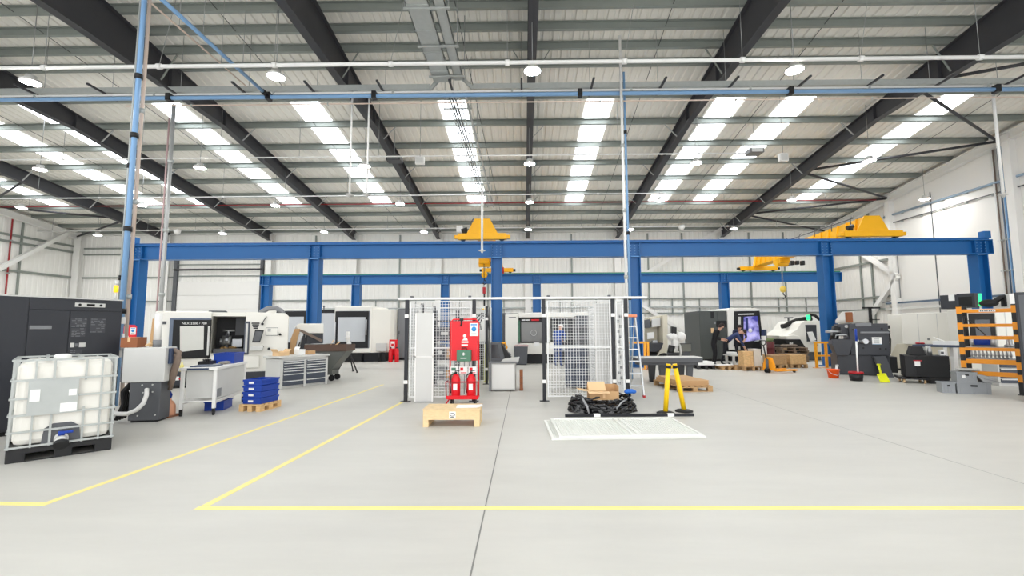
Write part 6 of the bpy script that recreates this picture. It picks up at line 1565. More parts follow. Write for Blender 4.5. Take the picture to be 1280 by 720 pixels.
mb = MB(); mb.m(m_char); mb.prism(pp([(1006.5, 406), (1020, 406), (1021, 427), (1008.5, 427)]), 'y', -.03, .01, .01); d = mb.build('door', t)
mb = MB(); mb.m(m_paper); mb.prism(pp([(1009, 415), (1015, 414.5), (1019.5, 425), (1013, 427)], -.4), 'y', -.45, -.38, .01); mb.m(m_lgrey); mb.prism(pp([(1014, 427), (1019, 426), (1019, 429), (1014, 430)], -.4), 'y', -.5, -.3, .01); cpn = mb.build('control_panel', t)
mb = MB(); mb.m(m_steel); mb.bar((fr.at(1016, 427, -.3)[0], -.35, fr.at(1016, 427, -.3)[1]), (fr.at(1022, 431, 0)[0], .0, fr.at(1022, 431)[1]), .08, .08); mb.build('panel_arm', cpn)
# black extraction hose on top with a T stand
pts = [(977, 408), (981, 407.5), (988, 404), (996, 400.5), (1005, 399), (1014, 398.5)]
mb = MB(); mb.m(m_rubber); mb.tube([(fr.at(x, y, .8)[0], .8, fr.at(x, y, .8)[1]) for x, y in pts], .11, 10); hz = mb.build('extraction_hose', t)
mb = MB(); mb.m(m_rubber); mb.tube([(fr.at(x, y, .8)[0], .8, fr.at(x, y, .8)[1]) for x, y in ((1010, 399), (1014, 393.5), (1019, 394.5), (1026, 401))], .07, 8); mb.build('hose_branch', hz)
mb = MB(); mb.m(m_dgrey); u, z = fr.at(985.5, 398, .8); _, z2 = fr.at(985.5, 420, .8); mb.box(u - .03, u + .03, .77, .83, 0.0, z); mb.box(u - .17, u + .2, .75, .85, z, z + .06); mb.build('hose_stand', t)
mb = MB(); mb.m(m_lgrey); u, z = fr.at(1010.5, 401, .4); mb.cyl((u, .4, z - .1), (u, .4, z + .05), .05); sg = mb.build('signal_tower', t)
mb = MB(); mb.m(m_gl); mb.cyl((u, .4, z + .05), (u, .4, z + .27), .085); mb.build('green_lamp', sg)

# ---- pallets, crates and pallet truck by the machines
def palletat(lab, x0, x1, ytop, ybot, depth, mt=m_wood2, name='wooden_pallet', h=.14, tilt=0):
    a, b_ = fl(x0, ybot), fl(x1, ybot - tilt); fr = Fr(a, b_)
    t = TF(fr, name, lab, 'pallet', None); pallet(t, fr.w, depth, h, mt, 5); return fr
f1 = palletat('low wooden pallet on the floor before the bending person, between crates and white box', 903, 922, 458, 462.5, .8)
on(f1, 'paper_sheets', 'white sheets of paper lying on the low wooden pallet before the bending person', 'paper', lambda m: (m.box(-.3, .2, -.2, .2, 0, .012), m.box(-.2, .3, -.22, .15, .0125, .02)), (f1.w * .35, .45, .1405), .1, m_paper)
f2 = palletat('wooden pallet under the pale wooden crate beside the orange pallet truck', 930, 955, 456, 463.5, .9)
def crate(fr, name, lab, mt, w, d, h, loc, bands=True, rz=0):
    t = T(name, lab, 'crate', fr.a + fr.u * loc[0] + fr.n * loc[1] + V(0, 0, loc[2]), fr.rz + rz)
    mb = MB(); mb.m(mt); mb.box(-w / 2, w / 2, -d / 2, d / 2, 0, h, .008); mb.build('body', t)
    if bands:
        mb = MB(); mb.m(mt)
        for x in (-w / 2 + .05, w / 2 - .05): mb.box(x - .04, x + .04, -d / 2 - .02, -d / 2, 0.005, h - .005)
        for z in (.05, h - .05): mb.box(-w / 2 + .09, w / 2 - .09, -d / 2 - .02, -d / 2, z - .04, z + .04)
        mb.build('battens', t)
    mb = MB(); mb.m(mt); mb.box(-w / 2 - .01, w / 2 + .01, -d / 2 - .01, d / 2 + .01, h, h + .02); mb.build('lid', t)
    return t
crate(f2, 'wooden_crate', 'pale wooden crate on a pallet beside the orange pallet truck', m_wood, f2.w * .5, .45, .5, (f2.w * .33, .35, .141))
t = crate(f2, 'wrapped_crate', 'crate wrapped in clear film on the pallet right behind the orange pallet truck', mat('film_wrap', (204, 196, 184), .3, 0, .6, var=.1, scale=6), f2.w * .36, .45, .58, (f2.w * .8, .36, .141), False)
f3 = palletat('wooden pallet with a boxed crate, the nearer one to the dark red oil drum', 967, 985.5, 456, 460.5, .9)
crate(f3, 'wooden_crate', 'wooden crate on the pallet nearest the dark red oil drum', m_wood2, f3.w * .96, .8, .3, (f3.w * .5, .45, .141))
f4 = palletat('wooden pallet with a boxed crate, the nearer one to the orange guard rail', 988.5, 1010, 456, 460, .9)
crate(f4, 'wooden_crate', 'pale wooden crate on the pallet nearest the orange guard rail', m_wood, f4.w * .97, .8, .32, (f4.w * .5, .45, .141))
f5 = Fr(V(aty(977, 440, 20.2).x, 20.2, 0), V(aty(1012, 440, 20.2).x, 20.2, 0))
for k in range(5):
    t = T('stacked_pallet', 'weathered brown pallet in the stack before the white lathe, %s' % ['lowest', 'second from below', 'middle one', 'second from above', 'topmost'][k], 'pallet', f5.a + f5.u * (.03 * (k % 2)) + V(0, 0, .125 * k), f5.rz + .02 * (k % 3 - 1), 'weathered pallets before the white lathe')
    pallet(t, f5.w * .95, .5, .124, mat('weathered_wood', (132, 112, 94), .8, var=.2), 4)
on(f5, 'sack', 'slumped grey brown sack lying on top of the weathered pallet stack', 'sack', lambda m: [m.ball((random.uniform(-.3, .3), random.uniform(-.1, .1), .07), .1, 1.6, 1, .65, 7) for i in range(7)], (f5.w * .4, .25, .622), 0, mat('sack_grey', (120, 108, 98), .85, var=.2))
# white box on dark pallet
f6 = palletat('dark pallet under the flat white box, beside the feet of the person in black', 872.5, 894, 458, 461.5, .8, m_black, 'dark_pallet', .13)
on(f6, 'flat_carton', 'flat white box lying on the dark pallet beside the person in black', 'box', lambda m: (m.box(-f6.w * .48, f6.w * .48, -.38, .38, 0, .13, .02), m.box(-f6.w * .49, f6.w * .49, -.39, .39, .08, .1)), (f6.w * .5, .4, .131), 0, m_paper)
f7 = Fr(fl(863, 458), fl(872, 458)); t = TF(f7, 'timber_skid', 'small timber skid on the floor left of the flat white box', 'skid')
mb = MB(); mb.m(m_wood2); mb.box(0, f7.w, 0, .5, .06, .1); mb.build('deck', t)
for x in (0, f7.w - .08):
    mb = MB(); mb.m(m_wood2); mb.box(x, x + .08, 0, .5, 0, .0595); mb.build('runner', t)
# pallet truck
p = fl(956, 465)
t = T('pallet_truck', 'orange pallet truck with upright black handle, parked before the crates', 'pallet truck', (p.x, p.y - .25, 0), -1.25); t.scale = (.82, .82, .82)
m_torange = mat('truck_orange', (250, 160, 24), .4)
mb = MB(); mb.m(m_torange); mb.prism([(-.28, .1), (.28, .1), (.24, .36), (.12, .62), (-.12, .62), (-.24, .36)], 'y', -.02, .1, .01)
for s in (-1, 1): mb.box(s * .26 - .08, s * .26 + .08, .08, 1.15, .07, .13, .008)
mb.build('chassis', t)
mb = MB(); mb.m(m_dgrey); mb.cyl((0, -.06, .1), (0, -.06, .55), .055); mb.build('pump', t)
mb = MB(); mb.m(m_black); mb.tube([(0, -.08, .5), (0, -.2, 1.1)], .025, 8); mb.tube([(0, -.2, 1.1), (-.14, -.22, 1.18), (-.14, -.24, 1.3), (.14, -.24, 1.3), (.14, -.22, 1.18), (0, -.2, 1.1)], .02, 8); mb.build('handle', t)
for x in (-.06, .06):
    mb = MB(); mb.m(m_black); mb.cyl((x - .025, -.06, .09), (x + .025, -.06, .09), .09, n=16); mb.build('wheel', t)
for s in (-1, 1):
    mb = MB(); mb.m(m_black); mb.cyl((s * .26 - .04, 1.05, .04), (s * .26 + .04, 1.05, .04), .04, n=12); mb.build('roller', t)
# small pale table the people lean on
fr = Fr(V(aty(915, 440, 17.35).x, 17.35, 0), V(aty(936, 440, 17.35).x, 17.35, 0))
t = TF(fr, 'packing_table', 'small pale grey table the people bend over, before the lit machining centre', 'table')
H = fr.at(925, 443.5)[1]; W = fr.w
mb = MB(); mb.m(m_lgrey); mb.box(-.05, W + .03, -.05, .68, H - .05, H, .006); mb.build('top', t)
for x in (.05, W - .05):
    for y in (.0, .6):
        mb = MB(); mb.m(m_lgrey); mb.box(x - .04, x + .04, y - .03, y + .03, 0, H - .05); mb.build('leg', t)
on(fr, 'drawing_sheets', 'white drawing sheets spread on the small pale grey table', 'paper', lambda m: (m.box(-.3, .15, -.2, .2, 0, .01), m.box(-.05, .4, -.25, .1, .0105, .018), m.bar((-.3, 0, .06), (-.1, .1, .05), .3, .08, bev=.02)), (.36, .35, H + .001), .1, m_paper)

# ---- people
m_skin = mat('skin', (206, 160, 136), .55, var=.03)
m_hair = mat('hair_dark', (44, 34, 30), .7)
m_jblack = mat('clothes_black', (26, 26, 30), .8, var=.15)
m_jnavy = mat('jacket_navy', (46, 58, 100), .75, var=.12)
m_jnavy2 = mat('jersey_dark_navy', (30, 36, 66), .75, var=.12)
m_trous = mat('trousers_dark', (28, 29, 36), .8, var=.12)
def skin_mesh(name, parent, verts, edges, radii, mats_, root=0, sub=2):
    me = bpy.data.meshes.new(name); me.from_pydata([tuple(v) for v in verts], edges, []); me.update()
    o = bpy.data.objects.new(name, me); C.objects.link(o); o.parent = parent
    md = o.modifiers.new('skin', 'SKIN'); md.use_smooth_shade = True
    sv = me.skin_vertices[0].data
    for i, r in enumerate(radii): sv[i].radius = (r, r) if not isinstance(r, tuple) else r; sv[i].use_root = (i == root)
    s_ = o.modifiers.new('sub', 'SUBSURF'); s_.levels = sub; s_.render_levels = sub
    dg = bpy.context.evaluated_depsgraph_get(); dg.update()
    m2 = bpy.data.meshes.new_from_object(o.evaluated_get(dg)); o.modifiers.clear(); o.data = m2; bpy.data.meshes.remove(me)
    m2.materials.clear()
    for q in mats_: m2.materials.append(q)
    return o
def person(label, loc, rz, J, cloth, trous, hair, hairlen=.0, mirror_face=True):
    """J: joints in local metres; the figure faces local -Y. pelvis, chest, neck, head, and per side shoulder, elbow, wrist, hip, knee, ankle, toe"""
    t = T('person', label, 'person', loc, rz)
    v = []; e = []; r = []; idx = {}
    def add(n, p, rad, par=None):
        idx[n] = len(v); v.append(Vector(p)); r.append(rad)
        if par is not None: e.append((idx[par], idx[n]))
    pel, ch, nk, hd = map(Vector, (J['pelvis'], J['chest'], J['neck'], J['head']))
    add('pel', pel, (.15, .115)); add('waist', pel.lerp(ch, .45), (.135, .1), 'pel'); add('ch', ch, (.165, .115), 'waist'); add('nb', ch.lerp(nk, .7), (.09, .08), 'ch'); add('nk', nk, .055, 'nb')
    up = (hd - nk).normalized(); add('h0', nk + up * .06, .06, 'nk'); add('h1', nk + up * .13, .088, 'h0'); add('h2', nk + up * .2, .09, 'h1'); add('h3', nk + up * .25, .055, 'h2')
    for s in 'LR':
        sh, el, wr = (Vector(J[k + s]) for k in ('sh', 'el', 'wr'))
        add('sh' + s, sh, .068, 'ch'); add('ua' + s, sh.lerp(el, .5), .054, 'sh' + s); add('el' + s, el, .045, 'ua' + s); add('fa' + s, el.lerp(wr, .4), .043, 'el' + s); add('wr' + s, wr, .029, 'fa' + s)
        d = (wr - el).normalized(); hp = wr + d * .05; add('pa' + s, hp, (.036, .022), 'wr' + s)
        side = d.cross(Vector((0, 0, 1))); side = side.normalized() if side.length > .1 else Vector((1, 0, 0)); dn = side.cross(d)
        add('pb' + s, hp + d * .035, (.036, .02), 'pa' + s)
        for k in range(4):
            o_ = side * (-.03 + .02 * k); L = (.06, .072, .068, .052)[k]
            add('f%d%s' % (k, s), hp + d * .05 + o_, .0095, 'pb' + s); add('g%d%s' % (k, s), hp + d * (.05 + L * .55) + o_ * 1.1 + dn * -.008, .009, 'f%d%s' % (k, s)); add('t%d%s' % (k, s), hp + d * (.05 + L * .9) + o_ * 1.1 + dn * -.028, .0075, 'g%d%s' % (k, s))
        sg = -1 if s == 'L' else 1
        add('th' + s, hp + side * .045 * sg + d * .01, .011, 'pa' + s); add('ti' + s, hp + side * .06 * sg + d * .045 - dn * .01, .009, 'th' + s)
        hi, kn, an, to = (Vector(J[k + s]) for k in ('hip', 'kn', 'an', 'toe'))
        add('hi' + s, hi, .098, 'pel'); add('tg' + s, hi.lerp(kn, .5), .08, 'hi' + s); add('kn' + s, kn, .058, 'tg' + s); add('ca' + s, kn.lerp(an, .35), .056, 'kn' + s); add('an' + s, an, .04, 'ca' + s); add('ft' + s, an.lerp(to, .4) + Vector((0, 0, -.02)), (.042, .034), 'an' + s); add('to' + s, to, (.036, .026), 'ft' + s)
    body = skin_mesh('body', t, v, e, r, [m_skin, cloth, trous, m_black])
    # paint zones by nearest skeleton segment
    zone = {}
    for n in idx:
        z = 1
        if n[:2] in ('pa', 'pb', 'th', 'ti', 'wr') or n[0] in 'fgt' and n[1:2].isdigit() or n in ('nk', 'h0', 'h1', 'h2', 'h3'): z = 0
        if n[:2] in ('hi', 'tg', 'kn', 'ca', 'an') or n == 'pel': z = 2
        if n[:2] in ('ft', 'to'): z = 3
        zone[idx[n]] = z
    seg = []
    for a, b_ in e:
        for k in range(6): seg.append((v[a].lerp(v[b_], k / 5), zone[a] if k < 3 else zone[b_]))
    from mathutils import kdtree
    kd = kdtree.KDTree(len(seg))
    for i, (p_, z) in enumerate(seg): kd.insert(p_, i)
    kd.balance()
    for f in body.data.polygons: f.material_index = seg[kd.find(f.center)[1]][1]; f.use_smooth = True
    # face and hair
    fw = (J['face'] if 'face' in J else Vector((0, -1, 0))); fw = Vector(fw); fw = (fw - up * fw.dot(up)).normalized(); rt = fw.cross(up)
    c = nk + up * .15
    mb = MB(); mb.m(m_skin); b0 = c + fw * .085
    mb._fin([b0 + up * .03, b0 + rt * .016 - up * .02, b0 - rt * .016 - up * .02, b0 + fw * .024 - up * .015], [(0, 1, 3), (0, 3, 2), (1, 2, 3), (0, 2, 1)])
    for sg in (-1, 1):
        mb.ball(c + rt * sg * .088 - up * .005, .022, .5, .8, 1.3, 6)
    fc = mb.build('face', t)
    mb = MB(); mb.m(m_paper)
    for sg in (-1, 1): mb.ball(c + fw * .079 + rt * sg * .032 + up * .022, .008, n=6)
    mb.m(m_dark)
    for sg in (-1, 1): mb.ball(c + fw * .087 + rt * sg * .032 + up * .022, .005, n=5)
    mb.m(m_dred); mb.bar(c + fw * .084 + rt * .022 - up * .045, c + fw * .084 - rt * .022 - up * .045, .008, .01); mb.build('eyes_and_mouth', fc)
    mb = MB(); mb.m(hair); n = 12; k = 8; verts = []; faces = []
    for i in range(k + 1):
        th = PI * .62 * i / k
        for j in range(n * 2):
            a = PI * j / n; d = up * math.cos(th) + (fw * math.cos(a) + rt * math.sin(a)) * math.sin(th)
            front = max(0, math.cos(a)); lim = 1 - .5 * front
            th2 = th * lim; d = up * math.cos(th2) + (fw * math.cos(a) + rt * math.sin(a)) * math.sin(th2)
            verts.append(c + up * .018 + d * (.104 + .004 * math.sin(7 * a + 3 * th)) - up * hairlen * (i / k) ** 2 * (1 - front))
    for i in range(k):
        for j in range(2 * n): faces.append((i * 2 * n + j, i * 2 * n + (j + 1) % (2 * n), (i + 1) * 2 * n + (j + 1) % (2 * n), (i + 1) * 2 * n + j))
    vs_, fs_ = mb._fin(verts, faces); 
    for f in fs_: f.smooth = True
    mb.build('hair', t); return t
def jts(**k): return k
# person in black: standing, leaning forward a little, looking down towards the table
pz = aty(896, 440, 18.0)
S = dict(pelvis=(0, .1, .92), chest=(0, -.0, 1.28), neck=(0, -.13, 1.44), head=(0, -.24, 1.62), face=(0, -1, -.9),
         shL=(.19, -.03, 1.38), elL=(.25, -.0, 1.1), wrL=(.1, -.26, 1.06), shR=(-.19, -.03, 1.38), elR=(-.26, .0, 1.1), wrR=(-.05, -.26, 1.02),
         hipL=(.1, .1, .88), knL=(.11, .05, .5), anL=(.11, .12, .09), toeL=(.13, -.06, .03), hipR=(-.1, .1, .88), knR=(-.11, .07, .5), anR=(-.12, .14, .09), toeR=(-.15, -.04, .03))
person('person in black clothes standing with folded arms, head bowed, left of the small table', (pz.x, 18.0, 0), 1.0, S, m_jblack, m_jblack, m_hair, .06)
# bending person in navy jacket, facing the table (towards +x)
pz = aty(911, 440, 18.75)
B2 = dict(pelvis=(0, .22, .93), chest=(0, -.12, 1.22), neck=(0, -.3, 1.3), head=(0, -.46, 1.33), face=(0, -.2, -1),
          shL=(.19, -.2, 1.24), elL=(.25, -.36, .95), wrL=(.18, -.46, .7), shR=(-.19, -.2, 1.24), elR=(-.25, -.34, .96), wrR=(-.16, -.46, .7),
          hipL=(.1, .24, .9), knL=(.12, .16, .5), anL=(.12, .24, .09), toeL=(.13, .06, .03), hipR=(-.1, .24, .9), knR=(-.13, .3, .5), anR=(-.13, .42, .09), toeR=(-.15, .24, .03))
person('person in navy jacket bending over the small pale table, seen from the side', (pz.x + .12, 18.72, 0), 1.2, B2, m_jnavy, m_trous, m_hair)
pz = aty(927, 458, 19.65)
B3 = dict(S); B3.update(neck=(0, -.15, 1.42), head=(0, -.3, 1.55), face=(0, -.7, -1), elL=(.25, -.2, 1.12), wrL=(.14, -.4, .98), elR=(-.25, -.18, 1.12), wrR=(-.12, -.38, .98))
person('person in dark navy jersey behind the small pale table, looking down at the papers', (pz.x, 19.75, 0), -.3, B3, m_jnavy2, m_trous, m_hair)
# fourth person, half hidden behind the mesh at the milling machine
pz = aty(699, 455, 18.6)
B4 = dict(S); B4.update(face=(0, -1, -.3))
person('person in blue work clothes with a pale cap, seen through the wire mesh', (pz.x, 18.5, 0), PI * .85, B4, mat('work_blue', (40, 76, 150), .75), mat('work_blue_dark', (38, 66, 122), .8), mat('cap_white', (226, 224, 220), .7))

# ---- charcoal conveyor machine by the blue column
a, b_ = fl(1050, 468.5), fl(1117, 473.5)
fr = Fr(a, V(b_.x, a.y - .35, 0))
t = TF(fr, 'charcoal_machine', 'charcoal machine housing with side hopper, silver shaft and white notice, beside the blue column', 'machine')
W = fr.at(1113, 440)[0]; zt_ = fr.at(1080, 404.5)[1]; zm = fr.at(1080, 444)[1]; D = 1.3
x0 = fr.at(1047, 450)[0]; x1 = fr.at(1108, 450)[0]
mb = MB(); mb.m(m_char); mb.box(x0, x1 + .1, .06, D, .02, zm, .01); mb.m(m_dark); mb.box(x0 + .05, x1, .1, D - .05, 0, .02); mb.build('lower_housing', t)
xu0 = fr.at(1062, 420)[0]; xu1 = fr.at(1111, 420)[0]
mb = MB(); mb.m(m_char); mb.box(xu0, xu1, 0, D * .8, zm, zt_, .012); mb.prism(P2(fr, [(1048, 420), (1048, 405), (1063, 405), (1063, 420)]), 'y', .2, .9, .01); ub = mb.build('upper_housing', t)
mb = MB(); mb.m(m_char); mb.prism(P2(fr, [(1040, 424), (1063, 424), (1066, 427), (1060, 444), (1045, 444), (1039, 430)]), 'y', -.15, .6, .01); hp = mb.build('side_hopper', t)
mb = MB(); mb.m(m_steel); mb.tube([(fr.at(x, y, -.1)[0], -.12, fr.at(x, y, -.1)[1]) for x, y in ((1044, 423), (1045, 419), (1058, 418.5), (1059, 421))], .02, 8); mb.build('hopper_handle', hp)
mb = MB(); mb.m(m_grey); u, z = fr.at(1079, 406); mb.box(u - .2, u + .2, -.03, .25, z - .05, z + .06, .01); mb.build('top_bracket', t)
mb = MB(); mb.m(m_grey); r_ = fr.rect(1075, 414.5, 1111, 416.5); mb.box(r_[0], r_[1], -.06, 0, r_[2], r_[3]); mb.build('rail_strip', ub)
mb = MB(); mb.m(m_steel); u, z = fr.at(1080, 426.5); mb.cyl((u - .14, -.06, z), (u + .14, -.06, z), .05); mb.cyl((u - .02, -.02, z - .02), (u + .02, -.14, z), .08); mb.cyl((u - .2, -.06, z), (u - .14, -.06, z), .07); mb.build('shaft', ub)
mb = MB(); mb.m(m_paper); r_ = fr.rect(1090, 421.5, 1102, 430.5); mb.box(r_[0], r_[1], -.012, 0, r_[2], r_[3]); mb.m(m_pblue); mb.box(r_[0], r_[1], -.014, -.012, r_[2], r_[2] + .012); mb.m(mlab)
for k in range(4): mb.box(r_[0] + .04, r_[1] - .06, -.014, -.0125, r_[3] - .05 - .045 * k, r_[3] - .035 - .045 * k)
mb.build('notice', ub)
mb = MB(); mb.m(m_black)
for (px, py) in ((1066, 412), (1102, 411), (1107, 417), (1100, 436), (1079, 435), (1107, 436)): u, z = fr.at(px, py); mb.cyl((u, -.015, z), (u, .01, z), .03, n=10)
mb.m(m_lgrey); u, z = fr.at(1058, 408, .2); mb.cyl((u, .18, z), (u, .21, z), .05); mb.build('bolts', ub)
mb = MB(); mb.m(m_black)
for py in (409, 416, 425): u, z = fr.at(1112, py); mb.box(xu1, xu1 + .07, .1, .4, z - .05, z + .06, .01)
mb.tube([(xu1 + .05, .3, zt_ - .2), (xu1 + .1, .3, zt_ - .5), (xu1 + .06, .3, zm + .05)], .025, 8); mb.build('side_hinges', ub)
mb = MB(); mb.m(m_black); r_ = fr.rect(1108, 446, 1122, 466, .3); mb.box(r_[0], r_[1], .3, 1.0, r_[2], r_[3], .01); mb.build('side_box', t)
mb = MB(); mb.m(m_black); u, z = fr.at(1052, 412, -.1)
mb.cyl((fr.at(1040, 408)[0] + .05, .2, z - .35), (fr.at(1047, 408)[0], .2, z + .1), .12); mb.m(m_steel); u, z = fr.at(1042, 414.5, .1); mb.cyl((u - .22, .1, z), (u + .2, .1, z), .04); mb.cyl((u - .05, .1, z - .12), (u - .05, .1, z + .06), .03); mb.build('coupling', t)
# drip plate leaning in front
A = fr.at(1097, 474, -.12); mb = MB(); mb.m(m_black)
pts = P2(fr, [(1100, 474), (1116, 474.5), (1109, 445.5), (1092, 446)], -.2)
o = MB(); o.m(m_char)
o.hexa([(pts[0][0], -.36, .0), (pts[1][0], -.36, .0), (pts[1][0], -.33, .0), (pts[0][0], -.33, .0), (pts[3][0], -.05, pts[3][1]), (pts[2][0], -.05, pts[2][1]), (pts[2][0], -.02, pts[2][1]), (pts[3][0], -.02, pts[3][1])]); o.m(m_black); o.hexa([(pts[0][0], -.385, .0), (pts[0][0] + .04, -.385, .0), (pts[0][0] + .04, -.36, .0), (pts[0][0], -.36, .0), (pts[3][0], -.075, pts[3][1]), (pts[3][0] + .04, -.075, pts[3][1]), (pts[3][0] + .04, -.05, pts[3][1]), (pts[3][0], -.05, pts[3][1])])
o = o.build('leaning_board'); o.location = fr.a; o.rotation_euler = (0, 0, fr.rz); tag(o, 'dark board leaning against the front of the charcoal machine behind the lime shovel', 'board')
# shovel
pA = fl(1104, 478.5)
q0 = (pA.x, pA.y, 0)
t = T('scoop_shovel', 'lime yellow plastic scoop shovel leaning on the dark board', 'shovel', q0)
def w_(px, py, Y): a = aty(px, py, Y); return V(a.x - q0[0], a.y - q0[1], a.z)
Ys = pA.y
b0, b1, b2, b3 = w_(1101, 478.5, Ys), w_(1112, 478, Ys), w_(1106, 467.5, Ys + .22), w_(1096.5, 468.5, Ys + .22)
for q in (b0, b1): q.z = .008
nrm = (b1 - b0).cross(b3 - b0).normalized() * .012
mb = MB(); mb.m(m_lime); mb.hexa([b0, b1, b2, b3, b0 + nrm, b1 + nrm, b2 + nrm, b3 + nrm]); 
for p_, q_ in ((b0, b3), (b1, b2), (b3, b2)): mb.tube([p_ + nrm, q_ + nrm], .018, 6)
mb.build('blade', t)
h0 = (b2 + b3) / 2; h1 = w_(1098.5, 456.5, Ys + .36)
mb = MB(); mb.m(m_lime); mb.tube([h0, h1], .026, 8); mb.tube([h1 - V(.05, 0, -.02), h1 + V(.05, 0, .02)], .02, 6); mb.build('handle', t)
# squeegee and red black tub
pB = fl(1074.5, 476.5)
t = T('mop_tub', 'black tub with a red rim on the floor before the charcoal machine', 'tub', (pB.x, pB.y + .12, 0))
wr = X_(1082, pB.y, 470) - pB.x; hh = aty(1074, 465, pB.y).z
mb = MB(); mb.m(m_black); mb.lathe([(0, 0), (wr * .85, 0), (wr, hh * .8), (wr * .96, hh * .8), (wr * .8, .02), (0, .02)], n=20); mb.build('tub', t)
mb = MB(); mb.m(m_dred); mb.lathe([(wr * .9, hh * .8 + .001), (wr * 1.05, hh * .8 + .001), (wr * 1.0, hh), (wr * .9, hh), (wr * .88, hh * .86)], n=20); mb.build('rim', t)
zt2 = aty(1071.5, 411, pB.y + .12).z; dx = X_(1071.5, pB.y + .12, 440) - pB.x
t = T('floor_squeegee', 'long white and blue handled squeegee standing in the red rimmed tub', 'squeegee', (pB.x, pB.y + .12, 0))
mb = MB(); mb.m(m_paper); mb.tube([(dx * .7, 0, .05), (dx, 0, zt2 * .97)], .022, 8); mb.build('handle', t)
mb = MB(); mb.m(m_crate); mb.tube([(dx, 0, zt2 * .76), (dx, 0, zt2)], .028, 8); mb.build('grip', t)
mb = MB(); mb.m(m_crate); mb.box(-.06, .06, -.02, .02, .021, .06); mb.build('head', t)
# orange bucket with sprayer
pC = fl(1046, 473)
t = T('plastic_bucket', 'bright orange plastic bucket on the floor beside the blue column', 'bucket', (pC.x, pC.y + .14, 0))
hb = aty(1046, 462, pC.y).z; rb_ = X_(1052.5, pC.y, 465) - pC.x
mb = MB(); mb.m(m_bucket); mb.lathe([(0, 0), (rb_ * .78, 0), (rb_, hb), (rb_ * 1.05, hb), (rb_ * 1.05, hb - .03), (rb_ * .97, hb - .03), (rb_ * .76, .02), (0, .02)], n=22); mb.build('body', t)
mb = MB(); mb.m(m_lgrey); mb.tube([(-rb_, 0, hb - .02), (-rb_ * .7, -.1, hb - .12), (0, -rb_ * 1.02, hb - .17), (rb_ * .7, -.1, hb - .12), (rb_, 0, hb - .02)], .008, 6); mb.build('handle', t)
pD = aty(1045.5, 458, pC.y + .5)
o = MB(); o.m(m_paper); o.lathe([(0, 0), (.06, 0), (.06, .2), (.03, .26), (.03, .3), (0, .31)], n=12); o.m(m_lgrey); o.box(-.02, .06, -.02, .02, .3, .36, .006)
o.m(m_paper)
o = o.build('spray_bottle'); o.location = (pD.x, pC.y + .5, 0); tag(o, 'white spray bottle on the floor behind the bright orange bucket', 'bottle')

# ---- grey apparatus and pipes behind the charcoal machine
Y = 16.6; p = aty(1082, 440, Y)
t = T('coolant_chiller', 'pale grey chiller with dark brackets standing behind the charcoal machine', 'machine', (p.x, Y, 0))
def q5(px, py, YY=Y): a = aty(px, py, YY); return (a.x - p.x, a.z)
a, b_ = q5(1064, 404), q5(1091, 388)
mb = MB(); mb.m(mat('chiller_grey', (196, 194, 188), .45)); mb.box(a[0], b_[0], 0, .6, .02, b_[1] - .22, .02); mb.prism([q5(1058, 400), q5(1066, 389), q5(1091, 388), q5(1091, 402), q5(1058, 404)], 'y', -.1, .6, .02); mb.build('body', t)
mb = MB(); mb.m(m_dark); u, z = q5(1084, 386); mb.box(u - .04, u + .04, -.16, -.1, q5(1084, 405)[1], z + .06); mb.box(u - .25, u + .35, -.16, -.1, z, z + .06); mb.box(u - .05, u + .3, -.16, -.1, q5(1084, 400)[1], q5(1084, 399)[1]); mb.build('bracket', t)
mb = MB(); mb.m(m_cardb); u, z = q5(1058, 398); mb.box(u - .12, u + .1, -.2, -.1, z - .15, z + .22, .02); mb.build('filter_box', t)

# ---- long white machine along the right
fr = Fr(V(aty(1107, 440, 16.4).x, 16.4, 0), V(aty(1198, 440, 14.6).x, 14.6, 0))
t = TF(fr, 'gantry_mill', 'long cream white gantry milling machine with flat front, before the right wall', 'machine tool')
W = fr.w; H1 = fr.at(1160, 391)[1]; um = fr.at(1128, 420)[0]
mb = MB(); mb.m(m_cream); zsh = fr.at(1160, 429)[1]
mb.box(um, W, 0, 1.6, zsh - .05, H1, .02); mb.box(0, um + .02, .25, 1.6, .5, fr.at(1115, 393)[1], .03); mb.build('enclosure', t)
mb = MB(); mb.m(m_beige); mb.prism([(0.05, .06), (W, .06), (W, zsh - .05), (.3, zsh - .05), (.12, .55)], 'y', .1, 1.5, .01); mb.build('skirt', t)
mb = MB(); mb.m(m_lgrey); 
for px in (1148, 1172): u, _ = fr.at(px, 410); mb.box(u - .008, u + .008, -.006, .0, zsh, H1 - .03)
mb.m(m_grey); u, z = fr.at(1161, 424); mb.box(u - .03, u + .03, -.02, 0, z - .03, z + .03); mb.build('panel_seams', t)
mb = MB(); mb.m(m_dgrey); mb.box(.15, W, .2, 1.4, 0, .06); mb.build('plinth', t)
frm = fr
# dark pendant box on an arm
u0, z0 = fr.at(1176, 386.5, -.6); u1, z1 = fr.at(1218, 367, -.6)
mb = MB(); mb.m(m_char); mb.box(u0, u0 + (u1 - u0) * .5, -.6, -.2, z0, z1, .01); mb.box(u0 + (u1 - u0) * .5, u1, -.62, -.18, z0 + .02, z1 + .02, .01); pc_ = mb.build('control_box', t)
mb = MB(); mb.m(m_paper); r_ = fr.rect(1185.5, 368.5, 1193, 376, -.61); mb.box(r_[0], r_[1], -.61, -.6, r_[2], r_[3]); mb.m(m_dark); r_ = fr.rect(1198.5, 371, 1215, 383, -.63); mb.box(r_[0], r_[1], -.63, -.62, r_[2], r_[3]); mb.build('notice', pc_)
mb = MB(); mb.m(m_dgrey); mb.box(u0 + .3, u0 + .4, -.4, .3, z0 - .1, z0); mb.box(u0 + .3, u0 + .4, .2, .3, H1 - .02, z0); mb.build('support_arm', pc_)
